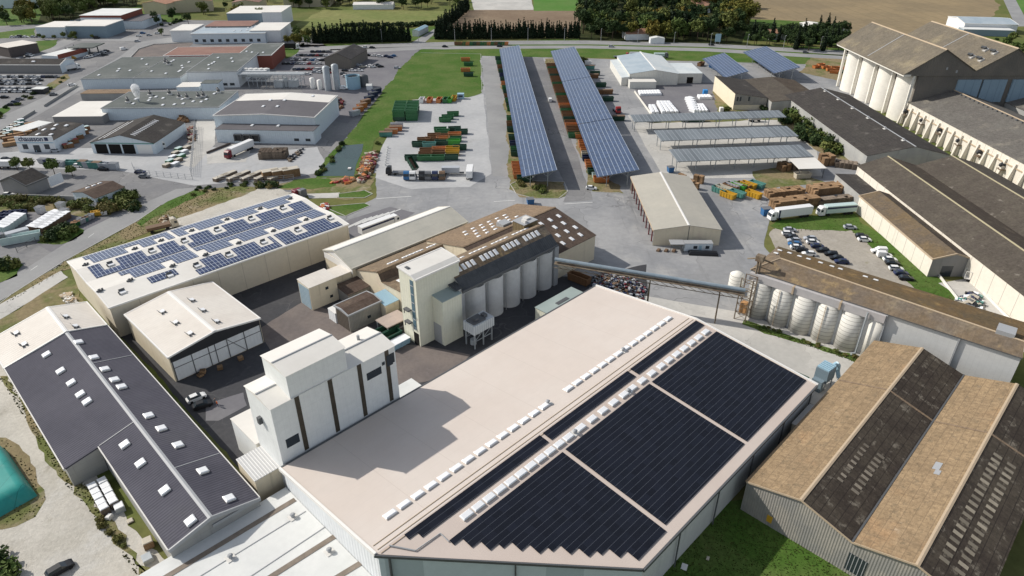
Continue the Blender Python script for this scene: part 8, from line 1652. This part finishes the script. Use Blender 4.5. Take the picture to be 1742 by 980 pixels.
for i, (px, py, c) in enumerate(((268, 58, 'w'), (254, 61, 's'), (236, 62, 'w'), (312, 63.5, 'k'), (324, 63, 'w'))): car('hatch', CN[c], px, py, 70, f"{CW[c]} car, {ORD[i]} of those scattered round the estate junction", 'cars round the estate junction')
lorry(1064, 99, 92, 'red flat lorry standing on the verge behind the pale hall', 'red', 'grey', 8, 1.5, flat=True); lorry(1086, 97.5, 92, 'white lorry on the verge behind the pale hall', 'white', 'silver', 6, 3.2); lorry(1130, 98.5, 92, 'grey lorry at the verge beside the pale hall ridge', 'grey', 'mint', 7, 3.0)
lorry(130, 118, 40, 'white lorry in the narrow yard beside the long gabled shed', 'white', 'white', 6.5, 3.2); lorry(22, 286, 90, 'white box lorry on the forecourt west of the round trees', 'white', 'white', 6.0, 3.2)
for i, (px, py, c, L) in enumerate(((1003, 118, 't', 6), (1012, 128, 'd', 6), (1008, 133, 'r', 7), (1022, 148, 'd', 6), (1030, 160, 'r', 8), (1034, 172, 'd', 6), (1052, 205, 'd', 6), (1000, 110, 'w', 4))): p = at(px, py); skip(c, p.x, p.y, 88, f"{SN[c][2]} container, {ORD[i]} on the shaded side of the three part canopy", 'containers on the shaded side of the canopy', L=L, Hh=2.3, lid=i % 2 == 0, name='container', cat='container')
for i, (px, py, c) in enumerate(((1166, 207, 'd'), (1178, 207, 'd'), (1190, 206.5, 'g'), (1106, 207, 'n'))): p = at(px, py); skip(c, p.x, p.y, 84, f"{SN[c][2]} container, {ORD[i]} under the back row canopy", 'containers under the back row canopy', L=5, Hh=2.0, lid=True, name='container', cat='container')
tk = thing('tank_trailer', 'white round tank trailer under the back row canopy', 'trailer', a2(1283, 207), R(6)); mb = MB(); mb.tube((-3, 0, 1.9), (3, 0, 1.9), 1.05, 1.05, 14); put('tank', mb.mesh('tank', [M['trim_w']], True), tk); mb = MB(); mb.box(-2.8, 2.8, -.5, .5, .7, 1.0); mb.build('chassis', M['trim_d'], tk)
for xx in (-1.9, -.8, 2.2):
    for yy in (-.8, .8): mb = MB(); mb.tube((0, -.14, 0), (0, .14, 0), .45, .45, 10); mb.build('wheel', M['tyre'], tk, (xx, yy, .45))
heap('scrap_heap', 'dark pile of frames and pipes against the tall white hall', 'scrap', [(566, 172), (580, 168), (586, 178), (574, 190), (564, 184)], 130, 2.4, ['brown', 'grey', 'rust', 'black', 'darkred'], .4, 1.2, 14)
heap('scrap_heap', 'brown timber and pallet pile behind the dark gabled hall', 'scrap', [(302, 200), (318, 198), (320, 208), (304, 212)], 90, 2.4, ['brown', 'wood', 'rust'], .4, 1.1, 15)
heap('scrap_heap', 'rusty machine parts heaped between merchant hall and loading yard', 'scrap', [(318, 220), (330, 214), (332, 240), (322, 246)], 110, 2.0, ['rust', 'brown', 'darkred', 'beige'], .35, .9, 16)
for i in range(11): block('pallet_goods', 'pallet', f"small dark goods stack, {ORD[i]} strewn across the loading yard corner", 'goods strewn on the loading yard', 492 + (i % 6) * 4.4 + (i // 6) * 2, 272 - (i % 6) * 3.4 + (i // 6) * 3, 30, 1.4, 1.2, .9, ('wood2', 'black', 'grey')[i % 3])
for i in range(8): block('bollard', 'bollard', f"short pale bollard, {ORD[i]} of the line marking the skip yard entry", 'bollards at the skip yard entry', 656 + i * .6, 282 - i * 4.2, 0, .5, .5, 1.1, 'trim_w')
for i in range(12): block('pallet_goods', 'pallet', f"packed building material, {ORD[i]} in the open store west of the merchant", 'materials west of the merchant', 6 + (i % 6) * 6.2, 236 - (i % 6) * 4.5 - (i // 6) * 6, 50, 2.6, 1.8, 1.5, ('wood', 'rust', 'teal')[i % 3], ('beige', 'mint', 'wrap')[i % 3])
block('crate', 'container', 'red and white machine parked at the top corner of the solar roofed hall', None, 507, 333, 40, 3.4, 2.4, 2.6, 'darkred'); block('crate', 'container', 'dark grey cab unit next to the red machine by the solar roof', None, 515, 334, 40, 2.6, 2.2, 2.8, 'grey')
block('float', 'float', 'tiny white float on the pond water', None, 595, 288, 0, 1.4, 1.4, .6, 'trim_w'); block('sheet', 'sheet', 'small white board lying on the shaded grass beside the pink hall', None, 1164, 965, 25, 1.3, 1.0, .12, 'trim_w', bev=.02)
block('stone', 'stone', 'pale stone on the shaded grass near the white board', None, 1204, 951, 25, .7, .5, .4, 'beige', bev=.15); block('locker', 'cabinet', 'mint cabinet standing in the gap by the tan gabled warehouse', None, 1300, 812, 44, 1.6, 1.3, 3.2, 'mint')
def lowwall(p0, p1, label, h=1.2, mat='w_concrete'):
    a_, b_ = a2(*p0), a2(*p1); d = b_ - a_; n = Vector((-d.y, d.x)).normalized() * .15; e = thing('boundary_wall', label, 'wall', a_); mb = MB(); mb.prism([n, d + n, d - n, -n], 0, h); mb.build('wall', M[mat], e)
lowwall((76, 182), (132, 147), 'low wall between the factory yard and the estate road'); lowwall((0, 227), (60, 191), 'low wall along the estate road below the packed car park'); lowwall((352, 262), (392, 246), 'dark retaining wall of the loading ramp', 1.0, 'w_dark')
lowwall((150, 318), (226, 332), 'curved corner wall beside the dark workshop'); lowwall((1596, 470), (1632, 515), 'low pale wall at the weedy corner by the grey gable', .8, 'w_silo3'); lowwall((1672, 500), (1716, 545), 'low pale wall along the concrete apron of the cream warehouse', .8, 'w_silo3')
# weeds on the verges, nobody could count them
def weeds(label, poly, n, s, mats, seed):
    r = random.Random(seed); q = [a2(*p) for p in poly]; o_ = q[0]; V, Fq, mi = [], [], []; xs_ = [p.x for p in q]; ys_ = [p.y for p in q]; k = 0
    while k < n:
        x, y = r.uniform(min(xs_), max(xs_)), r.uniform(min(ys_), max(ys_)); ins = False
        for a_, b_ in zip(q, q[1:] + q[:1]):
            if (a_.y > y) != (b_.y > y) and x < (b_.x - a_.x) * (y - a_.y) / (b_.y - a_.y) + a_.x: ins = not ins
        if not ins: continue
        k += 1; h = s * r.uniform(.4, 1.3); an = r.uniform(0, 3.14)
        for j in range(3):
            c_, d_ = math.cos(an + j * 1.05) * h, math.sin(an + j * 1.05) * h; b0 = len(V); lx, ly = r.uniform(-.3, .3) * h, r.uniform(-.3, .3) * h
            V += [(x - o_.x - c_, y - o_.y - d_, 0), (x - o_.x + c_, y - o_.y + d_, 0), (x - o_.x + c_ * .5 + lx, y - o_.y + d_ * .5 + ly, h * 1.1), (x - o_.x - c_ * .6 + lx, y - o_.y - d_ * .6 + ly, h * .9)]; Fq.append((b0, b0 + 1, b0 + 2, b0 + 3)); mi.append(k % len(mats))
    me = bpy.data.meshes.new('weeds'); me.from_pydata(V, [], Fq)
    for m_ in mats: me.materials.append(M[m_])
    me.polygons.foreach_set('material_index', mi); o = put('weeds', me, None, (o_.x, o_.y, .06)); tag(o, label, 'weeds', kind='stuff')
weeds('weeds and tall grass on the verge beside the charcoal hall', [(0, 644), (16, 642), (122, 792), (160, 845), (232, 960), (262, 985), (236, 985), (178, 900), (110, 822)], 700, .16, ['leaf_b', 'leaf_a', 'leaf_y'], 71)
weeds('grass tufts round the green bladder tank', [(-60, 748), (10, 748), (62, 808), (78, 850), (60, 880), (-60, 915)], 500, .15, ['leaf_b', 'leaf_a'], 72)
weeds('coarse grass between the pink hall and the tan gabled warehouse', [(1090, 1000), (1196, 862), (1264, 862), (1460, 985)], 2600, .11, ['leaf_a', 'leaf_a', 'leaf_b'], 73)
weeds('dry grass on the verge of the service road', [(-20, 536), (108, 446), (234, 378), (330, 324), (430, 320), (300, 374), (110, 460)], 1500, .15, ['leaf_b', 'leaf_y', 'leaf_a'], 74)
weeds('weeds along the edge of the gravel car lot', [(1312, 388), (1330, 376), (1450, 364), (1462, 378), (1600, 476), (1640, 530), (1580, 516), (1490, 430), (1448, 394), (1330, 394)], 900, .13, ['leaf_a', 'leaf_b'], 77)
weeds('grass tufts on the traffic island', [(870, 314), (884, 307), (958, 311), (964, 326), (950, 336), (910, 336), (880, 329)], 250, .16, ['leaf_b', 'leaf_y'], 78)
weeds('weeds on the strip under the three part canopy', [(928, 102), (946, 102), (1000, 240), (1018, 300), (1008, 322), (966, 200)], 600, .16, ['leaf_b', 'leaf_a'], 79)
weeds('green weeds at the foot of the banded silos', [(1266, 546), (1290, 554), (1410, 594), (1478, 614), (1474, 624), (1400, 597), (1300, 567)], 600, .16, ['leaf_a', 'leaf_b'], 80)
